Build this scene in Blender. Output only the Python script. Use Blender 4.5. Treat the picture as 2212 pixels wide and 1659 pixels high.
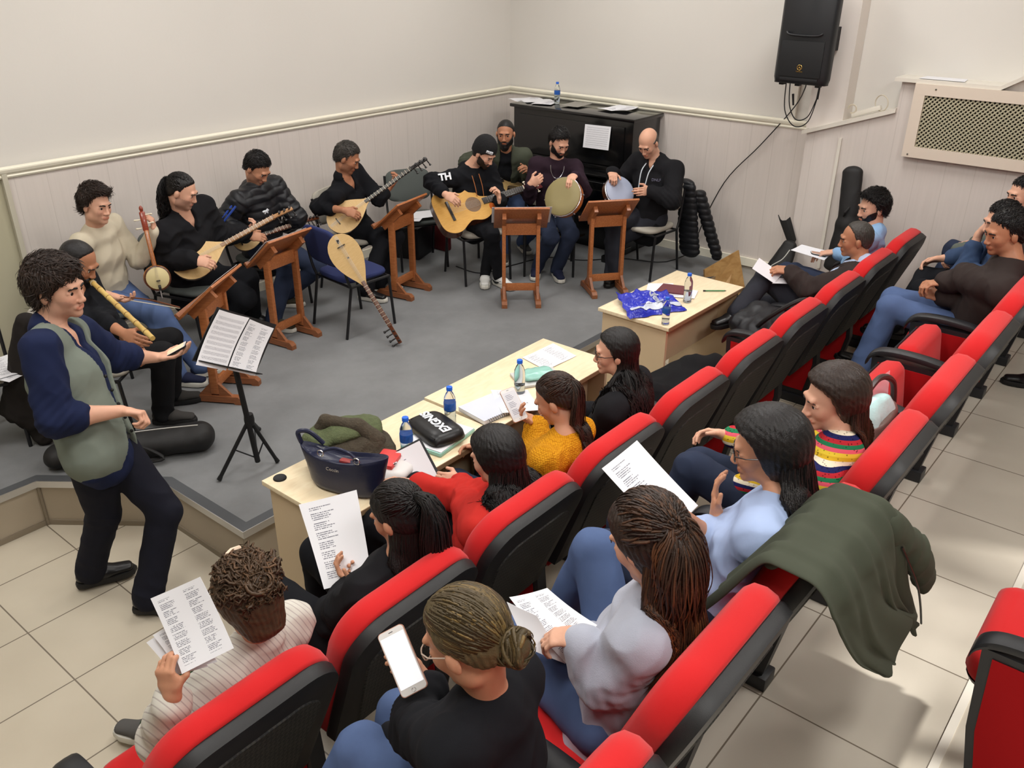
import bpy, bmesh, math, random
import numpy as np
from mathutils import Vector, Matrix, Euler
R_ = math.radians
scene = bpy.context.scene
for o in list(bpy.data.objects):
    bpy.data.objects.remove(o)

# ------------------------------------------------------------------ camera, world, lights, exposure
CAMH = 2.70
F_PX, PITCH, ROLL, YAW = 1874.34, 0.462191, 0.0063595, 0.687616
cpt, spt = math.cos(PITCH), math.sin(PITCH)
FW = np.array([math.cos(YAW)*cpt, math.sin(YAW)*cpt, -spt])
RR = np.cross(FW, [0, 0, 1.0]); RR /= np.linalg.norm(RR)
UU = np.cross(RR, FW)
RR, UU = math.cos(ROLL)*RR+math.sin(ROLL)*UU, -math.sin(ROLL)*RR+math.cos(ROLL)*UU
CAM = np.array([0, 0, CAMH])
cam_data = bpy.data.cameras.new('camera')
cam = bpy.data.objects.new('camera', cam_data)
scene.collection.objects.link(cam)
mw = Matrix.Identity(4)
for i in range(3):
    mw[i][0], mw[i][1], mw[i][2], mw[i][3] = RR[i], UU[i], -FW[i], CAM[i]
cam.matrix_world = mw
cam_data.sensor_fit = 'HORIZONTAL'
cam_data.sensor_width = 36
cam_data.lens = 36*F_PX/2212
cam_data.clip_start = 0.05
scene.camera = cam

world = bpy.data.worlds.new('room_air'); scene.world = world
world.use_nodes = True
bg = world.node_tree.nodes['Background']
bg.inputs[0].default_value = (0.95, 0.97, 1.0, 1); bg.inputs[1].default_value = 0.35
vs = scene.view_settings
vs.view_transform = 'Standard'; vs.look = 'None'; vs.gamma = 1.0; vs.use_curve_mapping = False
vs.exposure = -1.50
scene.cycles.use_denoising = True
scene.cycles.max_bounces = 6
scene.cycles.sample_clamp_indirect = 4.0

ZC = 3.75     # ceiling height
def area(name, loc, size, power, col=(1.0, 0.985, 0.965), rot=(0, 0, 0)):
    l = bpy.data.lights.new(name, 'AREA'); l.shape = 'RECTANGLE'; l.size, l.size_y = size
    l.energy = power; l.color = col
    o = bpy.data.objects.new(name, l); o.location = loc; o.rotation_euler = rot
    scene.collection.objects.link(o); return o
# rows of ceiling fluorescent fittings
LAMPS = [(x, y) for x in (0.6, 3.0, 5.4) for y in (4.2, 1.9)] + [(0.8, -0.5), (3.6, -0.5)]
for (x, y) in LAMPS:
    area('ceiling_lamp_light', (x, y, ZC-0.10), (1.2, 0.6), 80 if y > 3 else (88 if y > 1 else 125))

sun = bpy.data.lights.new('daylight_sun', 'SUN'); sun.energy = 14; sun.angle = R_(1.6); sun.color = (1.0, .97, .92)
so = bpy.data.objects.new('daylight_sun', sun); scene.collection.objects.link(so)
so.rotation_euler = Vector((-1.2, 3.2, -2.5)).to_track_quat('-Z', 'Y').to_euler()
# ------------------------------------------------------------------ pixel helpers (frame 2212 x 1659)
def ray(px, py):
    return FW + RR*(px-1106.0)/F_PX - UU*(py-829.5)/F_PX
def Pz(px, py, z):
    d = ray(px, py); return CAM + d*((z-CAMH)/d[2])
def Px(px, py, x):
    d = ray(px, py); return CAM + d*(x/d[0])
def Py(px, py, y):
    d = ray(px, py); return CAM + d*(y/d[1])
def Pd(px, py, ref, dd=0.0):
    """point at this pixel whose depth is that of ref plus dd"""
    d = ray(px, py); return CAM + d*(np.dot(np.asarray(ref)-CAM, FW)+dd)
def Ps(px, py, ref, dist, side='n'):
    """point at this pixel at a bone's length from ref; n = nearer to the camera, f = farther"""
    d = ray(px, py); dn = d/np.linalg.norm(d); ref = np.asarray(ref, float)
    w = ref-CAM; t = w.dot(dn); h2 = w.dot(w)-t*t
    if h2 >= dist*dist*0.9999:
        q = CAM+dn*t; v = q-ref; return ref+v/np.linalg.norm(v)*dist
    k = math.sqrt(dist*dist-h2)
    if isinstance(side, (int, float)): return CAM+dn*(t+k*side)
    return CAM+dn*(t-k if side == 'n' else t+k)
def A3(*v): return np.array(v, float)
def un(v):
    v = np.asarray(v, float); n = np.linalg.norm(v); return v/n if n > 1e-12 else v
def yawv(deg): return A3(math.cos(R_(deg)), math.sin(R_(deg)), 0)
UP = A3(0, 0, 1)

# ------------------------------------------------------------------ object helpers
C = scene.collection
def tag(o, label=None, cat=None, group=None, kind=None):
    if label: o['label'] = label
    if cat: o['category'] = cat
    if group: o['group'] = group
    if kind: o['kind'] = kind
    return o
def thing(name, label, cat, loc=(0, 0, 0), rz=0.0, group=None):
    o = bpy.data.objects.new(name, None); C.objects.link(o)
    o.empty_display_size = 0.1
    o.location = Vector([float(v) for v in loc]); o.rotation_euler = (0, 0, rz)
    return tag(o, label, cat, group)
def put(o, parent):
    if parent is not None: o.parent = parent
    return o
def wput(o, parent):
    """parent an object whose mesh is in world coordinates"""
    if parent is not None:
        M = Matrix.LocRotScale(parent.location, parent.rotation_euler, parent.scale)
        p = parent.parent
        o.parent = parent
        if parent.type == 'EMPTY':
            o.data.transform(M.inverted())
    return o
def np_mesh(name, V, faces, mats=(), smooth=True, midx=None, col=None):
    """faces: list of (k,n) int arrays or python lists"""
    me = bpy.data.meshes.new(name)
    V = np.asarray(V, np.float32)
    if isinstance(faces, np.ndarray): faces = [faces]
    if len(faces) and not isinstance(faces[0], np.ndarray):
        loops = np.fromiter((i for f in faces for i in f), np.int32)
        tot = np.fromiter((len(f) for f in faces), np.int32)
    else:
        loops = np.concatenate([f.ravel() for f in faces]).astype(np.int32)
        tot = np.concatenate([np.full(len(f), f.shape[1], np.int32) for f in faces])
    me.vertices.add(len(V)); me.vertices.foreach_set('co', V.ravel())
    me.loops.add(len(loops)); me.loops.foreach_set('vertex_index', loops)
    me.polygons.add(len(tot))
    st = np.concatenate([[0], np.cumsum(tot)[:-1]]).astype(np.int32)
    me.polygons.foreach_set('loop_start', st)
    try: me.polygons.foreach_set('loop_total', tot)
    except Exception: pass
    for m in mats: me.materials.append(m)
    if midx is not None: me.polygons.foreach_set('material_index', np.asarray(midx, np.int32))
    me.update(calc_edges=True)
    if smooth: me.polygons.foreach_set('use_smooth', np.ones(len(tot), bool))
    if col is not None:
        a = me.attributes.new('Col', 'FLOAT_COLOR', 'POINT')
        c = np.ones((len(V), 4), np.float32); c[:, :3] = col
        a.data.foreach_set('color', c.ravel())
    return me
def link(name, me, parent=None, world=False):
    o = bpy.data.objects.new(name, me); C.objects.link(o)
    return wput(o, parent) if world else put(o, parent)

class MB:
    """collects simple shapes into one mesh"""
    def __init__(s): s.v = []; s.f = []; s.m = []; s.n = 0
    def raw(s, V, F, m=0):
        V = [tuple(float(c) for c in p) for p in V]
        s.v += V; s.f += [tuple(i+s.n for i in f) for f in F]; s.m += [m]*len(F); s.n += len(V)
        return s
    def box(s, c, d, M=None, m=0, bev=0.0):
        x, y, z = [k/2 for k in d]
        if bev <= 0:
            V = [(-x, -y, -z), (x, -y, -z), (x, y, -z), (-x, y, -z), (-x, -y, z), (x, -y, z), (x, y, z), (-x, y, z)]
            F = [(0, 3, 2, 1), (4, 5, 6, 7), (0, 1, 5, 4), (1, 2, 6, 5), (2, 3, 7, 6), (3, 0, 4, 7)]
        else:
            bm = bmesh.new(); bmesh.ops.create_cube(bm, size=1)
            for q in bm.verts: q.co = Vector((q.co.x*2*x, q.co.y*2*y, q.co.z*2*z))
            bmesh.ops.bevel(bm, geom=bm.edges[:]+bm.verts[:], offset=bev, segments=2, affect='EDGES', profile=0.6)
            bm.verts.index_update()
            V = [tuple(q.co) for q in bm.verts]; F = [[q.index for q in f.verts] for f in bm.faces]; bm.free()
        c = Vector([float(k) for k in c])
        V = [(M @ Vector(p) if M is not None else Vector(p))+c for p in V]
        return s.raw(V, F, m)
    def bar(s, a, b, w, t, up=(0, 0, 1), m=0, bev=0.0):
        """rectangular bar from a to b, width w across, thickness t along up"""
        a = Vector([float(k) for k in a]); b = Vector([float(k) for k in b]); x = (b-a); L = x.length; x.normalize()
        u = Vector([float(k) for k in up]); u = (u-x*u.dot(x))
        if u.length < 1e-4: u = x.orthogonal()
        u.normalize(); y = u.cross(x)
        M = Matrix((x, y, u)).transposed()
        return s.box((a+b)/2, (L, w, t), M, m, bev)
    def tube(s, pts, r, n=10, m=0, cap=True, closed=False):
        P = [Vector([float(k) for k in p]) for p in pts]; k = len(P)
        rs = r if isinstance(r, (list, tuple)) else [r]*k
        T = []
        for i in range(k):
            if closed: t = P[(i+1) % k]-P[i-1]
            else: t = P[min(i+1, k-1)]-P[max(i-1, 0)]
            T.append(t.normalized())
        u = T[0].orthogonal().normalized(); V = []
        for i in range(k):
            u = (u-T[i]*u.dot(T[i])); u = u.normalized() if u.length > 1e-6 else T[i].orthogonal().normalized()
            w = T[i].cross(u)
            for j in range(n):
                a = 2*math.pi*j/n; V.append(P[i]+(u*math.cos(a)+w*math.sin(a))*rs[i])
        F = []
        for i in range(k if closed else k-1):
            i2 = (i+1) % k
            for j in range(n):
                j2 = (j+1) % n; F.append((i*n+j, i*n+j2, i2*n+j2, i2*n+j))
        if cap and not closed:
            F.append(tuple(reversed(range(n)))); F.append(tuple((k-1)*n+j for j in range(n)))
        return s.raw(V, F, m)
    def lathe(s, prof, n=24, m=0, M=None, ms=None):
        V = []; F = []; k = len(prof); mm = []
        for (r, z) in prof:
            for j in range(n):
                a = 2*math.pi*j/n; V.append(Vector((r*math.cos(a), r*math.sin(a), z)))
        for i in range(k-1):
            for j in range(n):
                j2 = (j+1) % n; F.append((i*n+j, i*n+j2, (i+1)*n+j2, (i+1)*n+j))
        if prof[0][0] > 1e-5: F.append(tuple(reversed(range(n))))
        if prof[-1][0] > 1e-5: F.append(tuple((k-1)*n+j for j in range(n)))
        if M is not None: V = [M @ p for p in V]
        return s.raw(V, F, m)
    def ball(s, c, r, n=12, m=0, M=None):
        rr = (r, r, r) if isinstance(r, (int, float)) else r
        V = []; F = []; k = n
        for i in range(k+1):
            t = math.pi*i/k
            for j in range(n*2):
                a = math.pi*j/n
                p = Vector((rr[0]*math.sin(t)*math.cos(a), rr[1]*math.sin(t)*math.sin(a), rr[2]*math.cos(t)))
                if M is not None: p = M @ p
                V.append(p+Vector([float(q) for q in c]))
        for i in range(k):
            for j in range(2*n):
                j2 = (j+1) % (2*n); F.append((i*2*n+j, (i+1)*2*n+j, (i+1)*2*n+j2, i*2*n+j2))
        return s.raw(V, F, m)
    def prism(s, poly, z0, z1, M=None, m=0, inset=0.0):
        """polygon in XY extruded from z0 to z1 (then M)"""
        n = len(poly); V = [Vector((p[0], p[1], z0)) for p in poly]+[Vector((p[0], p[1], z1)) for p in poly]
        F = [tuple(reversed(range(n))), tuple(range(n, 2*n))]+[(i, (i+1) % n, n+(i+1) % n, n+i) for i in range(n)]
        if M is not None: V = [M @ p for p in V]
        return s.raw(V, F, m)
    def grid(s, G, m=0, thick=0.0, nrm=None):
        """G: (a,b,3) array of points; makes a sheet, with thickness if asked"""
        G = np.asarray(G, float); a, b = G.shape[:2]
        V = G.reshape(-1, 3)
        F = [(i*b+j, (i+1)*b+j, (i+1)*b+j+1, i*b+j+1) for i in range(a-1) for j in range(b-1)]
        if thick:
            du = np.gradient(G, axis=0); dv = np.gradient(G, axis=1); N = np.cross(du, dv); N /= np.maximum(np.linalg.norm(N, axis=2, keepdims=True), 1e-9)
            V2 = (G-N*thick).reshape(-1, 3); k = a*b
            F2 = [tuple(reversed([q+k for q in f])) for f in F]
            E = []
            for i in range(a-1):
                E.append((i*b, i*b+k, (i+1)*b+k, (i+1)*b)); E.append((i*b+b-1, (i+1)*b+b-1, (i+1)*b+b-1+k, i*b+b-1+k))
            for j in range(b-1):
                E.append((j, j+1, j+1+k, j+k)); E.append(((a-1)*b+j, (a-1)*b+j+k, (a-1)*b+j+1+k, (a-1)*b+j+1))
            return s.raw(np.vstack([V, V2]), F+F2+E, m)
        return s.raw(V, F, m)
    def build(s, name, mats, parent=None, world=False, smooth=True, angle=35, sub=0):
        me = bpy.data.meshes.new(name); me.from_pydata(s.v, [], s.f)
        if not isinstance(mats, (list, tuple)): mats = [mats]
        for k in mats: me.materials.append(k)
        me.polygons.foreach_set('material_index', s.m)
        bm = bmesh.new(); bm.from_mesh(me); bmesh.ops.recalc_face_normals(bm, faces=bm.faces[:])
        bm.to_mesh(me); bm.free()
        me.polygons.foreach_set('use_smooth', [smooth]*len(me.polygons))
        if smooth and angle < 180:
            try: me.set_sharp_from_angle(angle=R_(angle))
            except Exception: pass
        me.update()
        o = bpy.data.objects.new(name, me); C.objects.link(o)
        if sub:
            md = o.modifiers.new('smooth', 'SUBSURF'); md.levels = sub; md.render_levels = sub
        return wput(o, parent) if world else put(o, parent)
def dup(root, loc=None, rz=None, label=None, group=None):
    r = root.copy(); C.objects.link(r)
    if loc is not None: r.location = Vector([float(v) for v in loc])
    if rz is not None: r.rotation_euler = (0, 0, rz)
    if label: r['label'] = label
    if group: r['group'] = group
    for ch in list(root.children):
        c = ch.copy(); C.objects.link(c); c.parent = r
        for g in list(ch.children):
            d = g.copy(); C.objects.link(d); d.parent = c
    return r
def frame(x, y, z, o=(0, 0, 0)):
    M = Matrix.Identity(4)
    for i in range(3): M[i][0], M[i][1], M[i][2], M[i][3] = float(x[i]), float(y[i]), float(z[i]), float(o[i])
    return M
def smoothpts(pts, k=6, closed=False):
    P = [np.asarray(p, float) for p in pts]; n = len(P); out = []
    rng = range(n) if closed else range(n-1)
    for i in rng:
        p0 = P[(i-1) % n] if closed else P[max(i-1, 0)]; p1 = P[i]; p2 = P[(i+1) % n]; p3 = P[(i+2) % n] if closed else P[min(i+2, n-1)]
        for j in range(k):
            t = j/k
            out.append(0.5*((2*p1)+(-p0+p2)*t+(2*p0-5*p1+4*p2-p3)*t*t+(-p0+3*p1-3*p2+p3)*t**3))
    if not closed: out.append(P[-1])
    return out
def lettering(name, txt, M, size, mat, parent, depth=0.0008, world=True, bold=0.0, align='CENTER'):
    cu = bpy.data.curves.new(name, 'FONT'); cu.body = txt; cu.size = size; cu.extrude = depth
    cu.align_x = align; cu.align_y = 'CENTER'; cu.offset = bold
    tmp = bpy.data.objects.new('tmp_text', cu); C.objects.link(tmp)
    dg = bpy.context.evaluated_depsgraph_get(); me = bpy.data.meshes.new_from_object(tmp.evaluated_get(dg))
    bpy.data.objects.remove(tmp); bpy.data.curves.remove(cu)
    me.name = name; me.transform(M); me.materials.clear(); me.materials.append(mat)
    o = bpy.data.objects.new(name, me); C.objects.link(o)
    return wput(o, parent) if world else put(o, parent)

# ------------------------------------------------------------------ materials
def s2l(c):
    return tuple(((v/12.92) if v <= 0.04045 else ((v+0.055)/1.055)**2.4) for v in [k/255.0 for k in c])
_mc = {}
def mat(name, col, rough=0.6, metal=0.0, bump=0.0, bscale=200.0, var=0.0, vscale=6.0, spec=0.5, sheen=0.0, trans=0.0, alpha=1.0, coat=0.0, emit=0.0, attr=False, ior=1.45, bdist=0.002, warp=(1, 1, 1)):
    if name in _mc: return _mc[name]
    m = bpy.data.materials.new(name); m.use_nodes = True; nt = m.node_tree; N = nt.nodes; Lk = nt.links
    b = N['Principled BSDF']; c = s2l(col)
    b.inputs['Base Color'].default_value = (*c, 1); b.inputs['Roughness'].default_value = rough
    b.inputs['Metallic'].default_value = metal; b.inputs['Specular IOR Level'].default_value = spec
    b.inputs['IOR'].default_value = ior
    if sheen: b.inputs['Sheen Weight'].default_value = sheen
    if trans: b.inputs['Transmission Weight'].default_value = trans
    if coat: b.inputs['Coat Weight'].default_value = coat; b.inputs['Coat Roughness'].default_value = 0.1
    if alpha < 1: b.inputs['Alpha'].default_value = alpha
    if emit: b.inputs['Emission Color'].default_value = (*c, 1); b.inputs['Emission Strength'].default_value = emit
    tc = N.new('ShaderNodeTexCoord'); vec = tc.outputs['Object']
    if warp != (1, 1, 1):
        mp = N.new('ShaderNodeMapping'); mp.inputs['Scale'].default_value = warp; Lk.new(vec, mp.inputs[0]); vec = mp.outputs[0]
    src = None
    if var:
        n = N.new('ShaderNodeTexNoise'); n.inputs['Scale'].default_value = vscale; n.inputs['Detail'].default_value = 5
        Lk.new(vec, n.inputs['Vector'])
        mx = N.new('ShaderNodeMix'); mx.data_type = 'RGBA'
        mx.inputs[6].default_value = (*[max(0, k*(1-var)) for k in c], 1); mx.inputs[7].default_value = (*[min(1, k*(1+var)) for k in c], 1)
        Lk.new(n.outputs['Fac'], mx.inputs[0]); src = mx.outputs[2]
    if attr:
        at = N.new('ShaderNodeAttribute'); at.attribute_name = 'Col'
        mx = N.new('ShaderNodeMix'); mx.data_type = 'RGBA'; mx.blend_type = 'MULTIPLY'; mx.inputs[0].default_value = 1
        if src: Lk.new(src, mx.inputs[6])
        else: mx.inputs[6].default_value = (*c, 1)
        Lk.new(at.outputs['Color'], mx.inputs[7]); src = mx.outputs[2]
    if src: Lk.new(src, b.inputs['Base Color'])
    if bump:
        n = N.new('ShaderNodeTexNoise'); n.inputs['Scale'].default_value = bscale; n.inputs['Detail'].default_value = 3
        Lk.new(vec, n.inputs['Vector'])
        bp = N.new('ShaderNodeBump'); bp.inputs['Strength'].default_value = bump; bp.inputs['Distance'].default_value = bdist
        Lk.new(n.outputs['Fac'], bp.inputs['Height']); Lk.new(bp.outputs[0], b.inputs['Normal'])
    _mc[name] = m; return m
def nodes_of(m): return m.node_tree.nodes, m.node_tree.links, m.node_tree.nodes['Principled BSDF']
def wood(name, c1, c2, scale=(1.5, 14, 14), rough=0.45, coat=0.0, grain=4.0):
    m = mat(name, c1, rough, coat=coat); N, Lk, b = nodes_of(m)
    tc = N.new('ShaderNodeTexCoord'); mp = N.new('ShaderNodeMapping'); mp.inputs['Scale'].default_value = scale
    n = N.new('ShaderNodeTexNoise'); n.inputs['Scale'].default_value = grain; n.inputs['Detail'].default_value = 6; n.inputs['Distortion'].default_value = 0.6
    r = N.new('ShaderNodeValToRGB'); r.color_ramp.elements[0].color = (*s2l(c1), 1); r.color_ramp.elements[1].color = (*s2l(c2), 1)
    r.color_ramp.elements[0].position = 0.35; r.color_ramp.elements[1].position = 0.65
    Lk.new(tc.outputs['Object'], mp.inputs[0]); Lk.new(mp.outputs[0], n.inputs['Vector']); Lk.new(n.outputs['Fac'], r.inputs[0]); Lk.new(r.outputs[0], b.inputs['Base Color'])
    return m
# ================================================================== the room
ZS = 0.27          # stage height
Z2 = 0.31          # the raised floor under the second row and behind
XW, YW = 6.90, 5.72  # back wall, left wall
def struct(name, mb, m, smooth=False):
    o = mb.build(name, m, smooth=smooth); o['kind'] = 'structure'; return o
def tile_mat(name, cx, cy, sz, base=(203, 195, 178)):
    m = mat(name, base, 0.22, spec=0.5); N, Lk, b = nodes_of(m)
    tc = N.new('ShaderNodeTexCoord'); mp = N.new('ShaderNodeMapping'); mp.inputs['Location'].default_value = (-cx, -cy, 0)
    br = N.new('ShaderNodeTexBrick'); br.offset = 0.0; br.squash = 1.0
    c = s2l(base); d = s2l([k-5 for k in base])
    br.inputs['Color1'].default_value = (*c, 1); br.inputs['Color2'].default_value = (*d, 1); br.inputs['Mortar'].default_value = (*s2l((118, 108, 95)), 1)
    br.inputs['Scale'].default_value = 1.0; br.inputs['Mortar Size'].default_value = 0.0035; br.inputs['Mortar Smooth'].default_value = 0.3
    br.inputs['Brick Width'].default_value = sz; br.inputs['Row Height'].default_value = sz; br.inputs['Bias'].default_value = 0
    n = N.new('ShaderNodeTexNoise'); n.inputs['Scale'].default_value = 2.2; n.inputs['Detail'].default_value = 6
    mx = N.new('ShaderNodeMix'); mx.data_type = 'RGBA'; mx.blend_type = 'MULTIPLY'; mx.inputs[0].default_value = 0.22
    r = N.new('ShaderNodeValToRGB'); r.color_ramp.elements[0].color = (.62, .58, .52, 1); r.color_ramp.elements[0].position = 0.3; r.color_ramp.elements[1].position = 0.6
    Lk.new(tc.outputs['Object'], mp.inputs[0]); Lk.new(mp.outputs[0], br.inputs['Vector']); Lk.new(tc.outputs['Object'], n.inputs['Vector'])
    Lk.new(n.outputs['Fac'], r.inputs[0]); Lk.new(br.outputs['Color'], mx.inputs[6]); Lk.new(r.outputs[0], mx.inputs[7]); Lk.new(mx.outputs[2], b.inputs['Base Color'])
    bp = N.new('ShaderNodeBump'); bp.inputs['Strength'].default_value = 0.25; bp.inputs['Distance'].default_value = 0.002; bp.invert = True
    Lk.new(br.outputs['Fac'], bp.inputs['Height']); Lk.new(bp.outputs[0], b.inputs['Normal'])
    return m
TS = 0.426
M_tile = tile_mat('beige_floor_tiles', 0.338*2.7, 1.139*2.7-TS*8, TS, (200, 190, 171))
TS2 = 0.234*(2.7-Z2)
M_tile2 = tile_mat('beige_aisle_tiles', 0.982*(2.7-Z2), 0.0845*(2.7-Z2)-TS2*4, TS2, (200, 192, 178))
def carpet():
    m = mat('grey_stage_carpet', (126, 127, 127), 0.95, bump=0.6, bscale=900, spec=0.1); N, Lk, b = nodes_of(m)
    tc = N.new('ShaderNodeTexCoord'); n = N.new('ShaderNodeTexNoise'); n.inputs['Scale'].default_value = 1.7; n.inputs['Detail'].default_value = 8; n.inputs['Roughness'].default_value = 0.65
    r = N.new('ShaderNodeValToRGB'); r.color_ramp.elements[0].color = (*s2l((120, 121, 122)), 1); r.color_ramp.elements[1].color = (*s2l((134, 135, 136)), 1)
    r.color_ramp.elements[0].position = .35; r.color_ramp.elements[1].position = .65
    Lk.new(tc.outputs['Object'], n.inputs['Vector']); Lk.new(n.outputs['Fac'], r.inputs[0]); Lk.new(r.outputs[0], b.inputs['Base Color'])
    return m
M_carpet = carpet()
M_wall = mat('cream_plaster', (219, 215, 208), 0.75, bump=0.15, bscale=60, var=0.03, vscale=1.2, spec=0.25)
def panel_mat(name, base, axis, pitch):
    m = mat(name, base, 0.4, spec=0.4); N, Lk, b = nodes_of(m)
    tc = N.new('ShaderNodeTexCoord'); sp = N.new('ShaderNodeSeparateXYZ'); Lk.new(tc.outputs['Object'], sp.inputs[0])
    d = N.new('ShaderNodeMath'); d.operation = 'MULTIPLY'; d.inputs[1].default_value = 1/pitch; Lk.new(sp.outputs[axis], d.inputs[0])
    f = N.new('ShaderNodeMath'); f.operation = 'FRACT'; Lk.new(d.outputs[0], f.inputs[0])
    r = N.new('ShaderNodeValToRGB'); e = r.color_ramp.elements
    e[0].position = 0.0; e[0].color = (.45, .43, .4, 1); e[1].position = 0.03; e[1].color = (1, 1, 1, 1)
    Lk.new(f.outputs[0], r.inputs[0])
    mp = N.new('ShaderNodeMapping'); mp.inputs['Scale'].default_value = (20, 20, 0.8); Lk.new(tc.outputs['Object'], mp.inputs[0])
    n = N.new('ShaderNodeTexNoise'); n.inputs['Scale'].default_value = 3; n.inputs['Detail'].default_value = 6; Lk.new(mp.outputs[0], n.inputs['Vector'])
    c = s2l(base)
    mx = N.new('ShaderNodeMix'); mx.data_type = 'RGBA'; mx.inputs[6].default_value = (*[k*.93 for k in c], 1); mx.inputs[7].default_value = (*[k*1.04 for k in c], 1); Lk.new(n.outputs['Fac'], mx.inputs[0])
    m2 = N.new('ShaderNodeMix'); m2.data_type = 'RGBA'; m2.blend_type = 'MULTIPLY'; m2.inputs[0].default_value = 0.35
    Lk.new(mx.outputs[2], m2.inputs[6]); Lk.new(r.outputs[0], m2.inputs[7]); Lk.new(m2.outputs[2], b.inputs['Base Color'])
    return m
M_panelX = panel_mat('whitewashed_panelling_left', (217, 208, 201), 0, 0.195)
M_panelY = panel_mat('whitewashed_panelling_back', (217, 208, 201), 1, 0.195)
M_trim = mat('cream_trim', (246, 241, 222), 0.35)
M_white = mat('white_melamine', (226, 220, 208), 0.4)
M_alu = mat('aluminium_nosing', (205, 205, 205), 0.3, metal=0.9)
M_nose = mat('dark_grey_nosing', (74, 76, 79), 0.6, bump=.3, bscale=400)
def riser_mat():
    m = mat('laminate_riser', (176, 163, 143), 0.45, var=0.10, vscale=5)
    return m
M_riser = riser_mat()

# floors
struct('floor', MB().box((3.0, 2.6, -0.05), (14, 12, 0.1)), M_tile)
Y2 = 0.437*2.7; Y3 = 0.0845*(2.7-Z2)
struct('floor_upper_tier', MB().box((3.0, (Y2-3.2)/2, Z2/2), (10, Y2+3.2, Z2)), M_tile2)
mb = MB(); mb.box((3.0, Y3-0.012, Z2+0.001), (10, 0.028, 0.004)); struct('trim_1', mb, M_white)
# stage with its chamfered notch, carpet top, nosing and risers
edge = [(-3.5, 4.25), (1.35, 4.25), (1.766, 3.731), (1.775, 3.075), (7.4, 3.10)]
def offset_poly(e, d):
    out = []
    for i, p in enumerate(e):
        p = np.array(p, float)
        ns = []
        for a, b in ((i-1, i), (i, i+1)):
            if a < 0 or b >= len(e): continue
            t = np.array(e[b], float)-np.array(e[a], float); t /= np.linalg.norm(t); ns.append(np.array([-t[1], t[0]]))
        n = sum(ns); n /= np.linalg.norm(n); n /= max(0.4, n.dot(ns[0])); out.append(tuple(p+n*d))
    return out
mb = MB()
mb.prism(list(edge)+[(7.4, 6.2), (-3.5, 6.2)], 0.0, ZS-0.03)
struct('floor_stage_base', mb, M_riser)
mb = MB(); e2 = offset_poly(edge, 0.045)
mb.prism(list(e2)+[(7.4, 6.2), (-3.5, 6.2)], ZS-0.03, ZS, m=0)
struct('floor_stage_carpet', mb, M_carpet)
mb = MB(); e1 = offset_poly(edge, -0.012)
for i in range(len(edge)-1):
    q = [e1[i], e1[i+1], e2[i+1], e2[i]]; mb.prism(q, ZS-0.028, ZS+0.003)
struct('trim_2', mb, M_nose)
mb = MB(); e0 = offset_poly(edge, -0.016)
for i in range(len(edge)-1):
    q = [e0[i], e0[i+1], e1[i+1], e1[i]]; mb.prism(q, ZS-0.034, ZS+0.004)
struct('trim_3', mb, M_alu)
mb = MB(); eb = offset_poly(edge, -0.008)
for i in range(len(edge)-1):
    mb.prism([eb[i], eb[i+1], edge[i+1], edge[i]], 0, 0.03)
    a = np.array(edge[i]); b = np.array(edge[i+1]); L = np.linalg.norm(b-a)
    # vertical cover strips at the corners
for p in eb[1:-1]: mb.box((p[0], p[1], 0.12), (0.012, 0.012, 0.24))
struct('trim_4', mb, mat('riser_edge_strip', (140, 128, 110), 0.5))

# walls
RZ = 1.49
struct('wall_left', MB().box((1.9, YW+0.1, 1.9), (12.2, 0.2, 3.8)), M_wall)
struct('wall_back', MB().box((XW+0.1, 1.5, 1.9), (0.2, 9.0, 3.8)), M_wall)
WX0, WX1, WZ0, WZ1 = 0.8, 5.2, 1.75, 3.3
mb = MB(); mb.box(((-4.2+WX0)/2, -3.1, 1.9), (WX0+4.2, .2, 3.8)).box(((WX1+8)/2, -3.1, 1.9), (8-WX1, .2, 3.8)).box(((WX0+WX1)/2, -3.1, WZ0/2), (WX1-WX0, .2, WZ0)).box(((WX0+WX1)/2, -3.1, (WZ1+3.8)/2), (WX1-WX0, .2, 3.8-WZ1))
struct('wall_right', mb, M_wall)
mb = MB()
for x in (WX0+.03, (WX0*2+WX1)/3, (WX0+WX1*2)/3, WX1-.03): mb.box((x, -3.1, (WZ0+WZ1)/2), (.06, .08, WZ1-WZ0))
for z in (WZ0+.03, WZ1-.03): mb.box(((WX0+WX1)/2, -3.1, z), (WX1-WX0, .08, .06))
struct('window_added', mb, M_white)  # unseen window, added so the sun can reach the aisle
tr = thing('tree', 'leafy tree outside the high window behind the seating', 'tree', (6.6, -9.0, 4.2)); rs = random.Random(4); mb = MB()  # unseen foliage, added to break the sunlight into dapples
for k in range(170):
    c = Vector((rs.uniform(-3.4, 3.0), rs.uniform(-.8, .8), rs.uniform(-.9, 4.2))); r = rs.uniform(.16, .42); M = Euler((rs.uniform(0, 6), rs.uniform(0, 6), rs.uniform(0, 6))).to_matrix()
    mb.raw([c+M @ Vector((r*a, r*.38*b, .03*a*b)) for a, b in ((-1, 0), (-.3, -1), (.5, -.8), (1, 0), (.5, .8), (-.3, 1))], [(0, 1, 2, 3, 4, 5)])
mb.build('foliage', mat('leaf_green', (60, 90, 40), .6), tr, smooth=False)['kind'] = 'stuff'
MB().tube([(0, 0, -4.2), (.1, 0, -1.5), (.3, .1, 1.0), (.1, 0, 3.5)], [.22, .16, .10, .04], 10).build('trunk', mat('bark', (80, 64, 50), .9), tr)
struct('wall_front', MB().box((-3.3, 1.5, 1.9), (0.2, 9.4, 3.8)), M_wall)
struct('ceiling', MB().box((1.9, 1.5, ZC+0.05), (11, 9.6, 0.1)), mat('white_ceiling', (235, 233, 226), 0.8))
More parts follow.
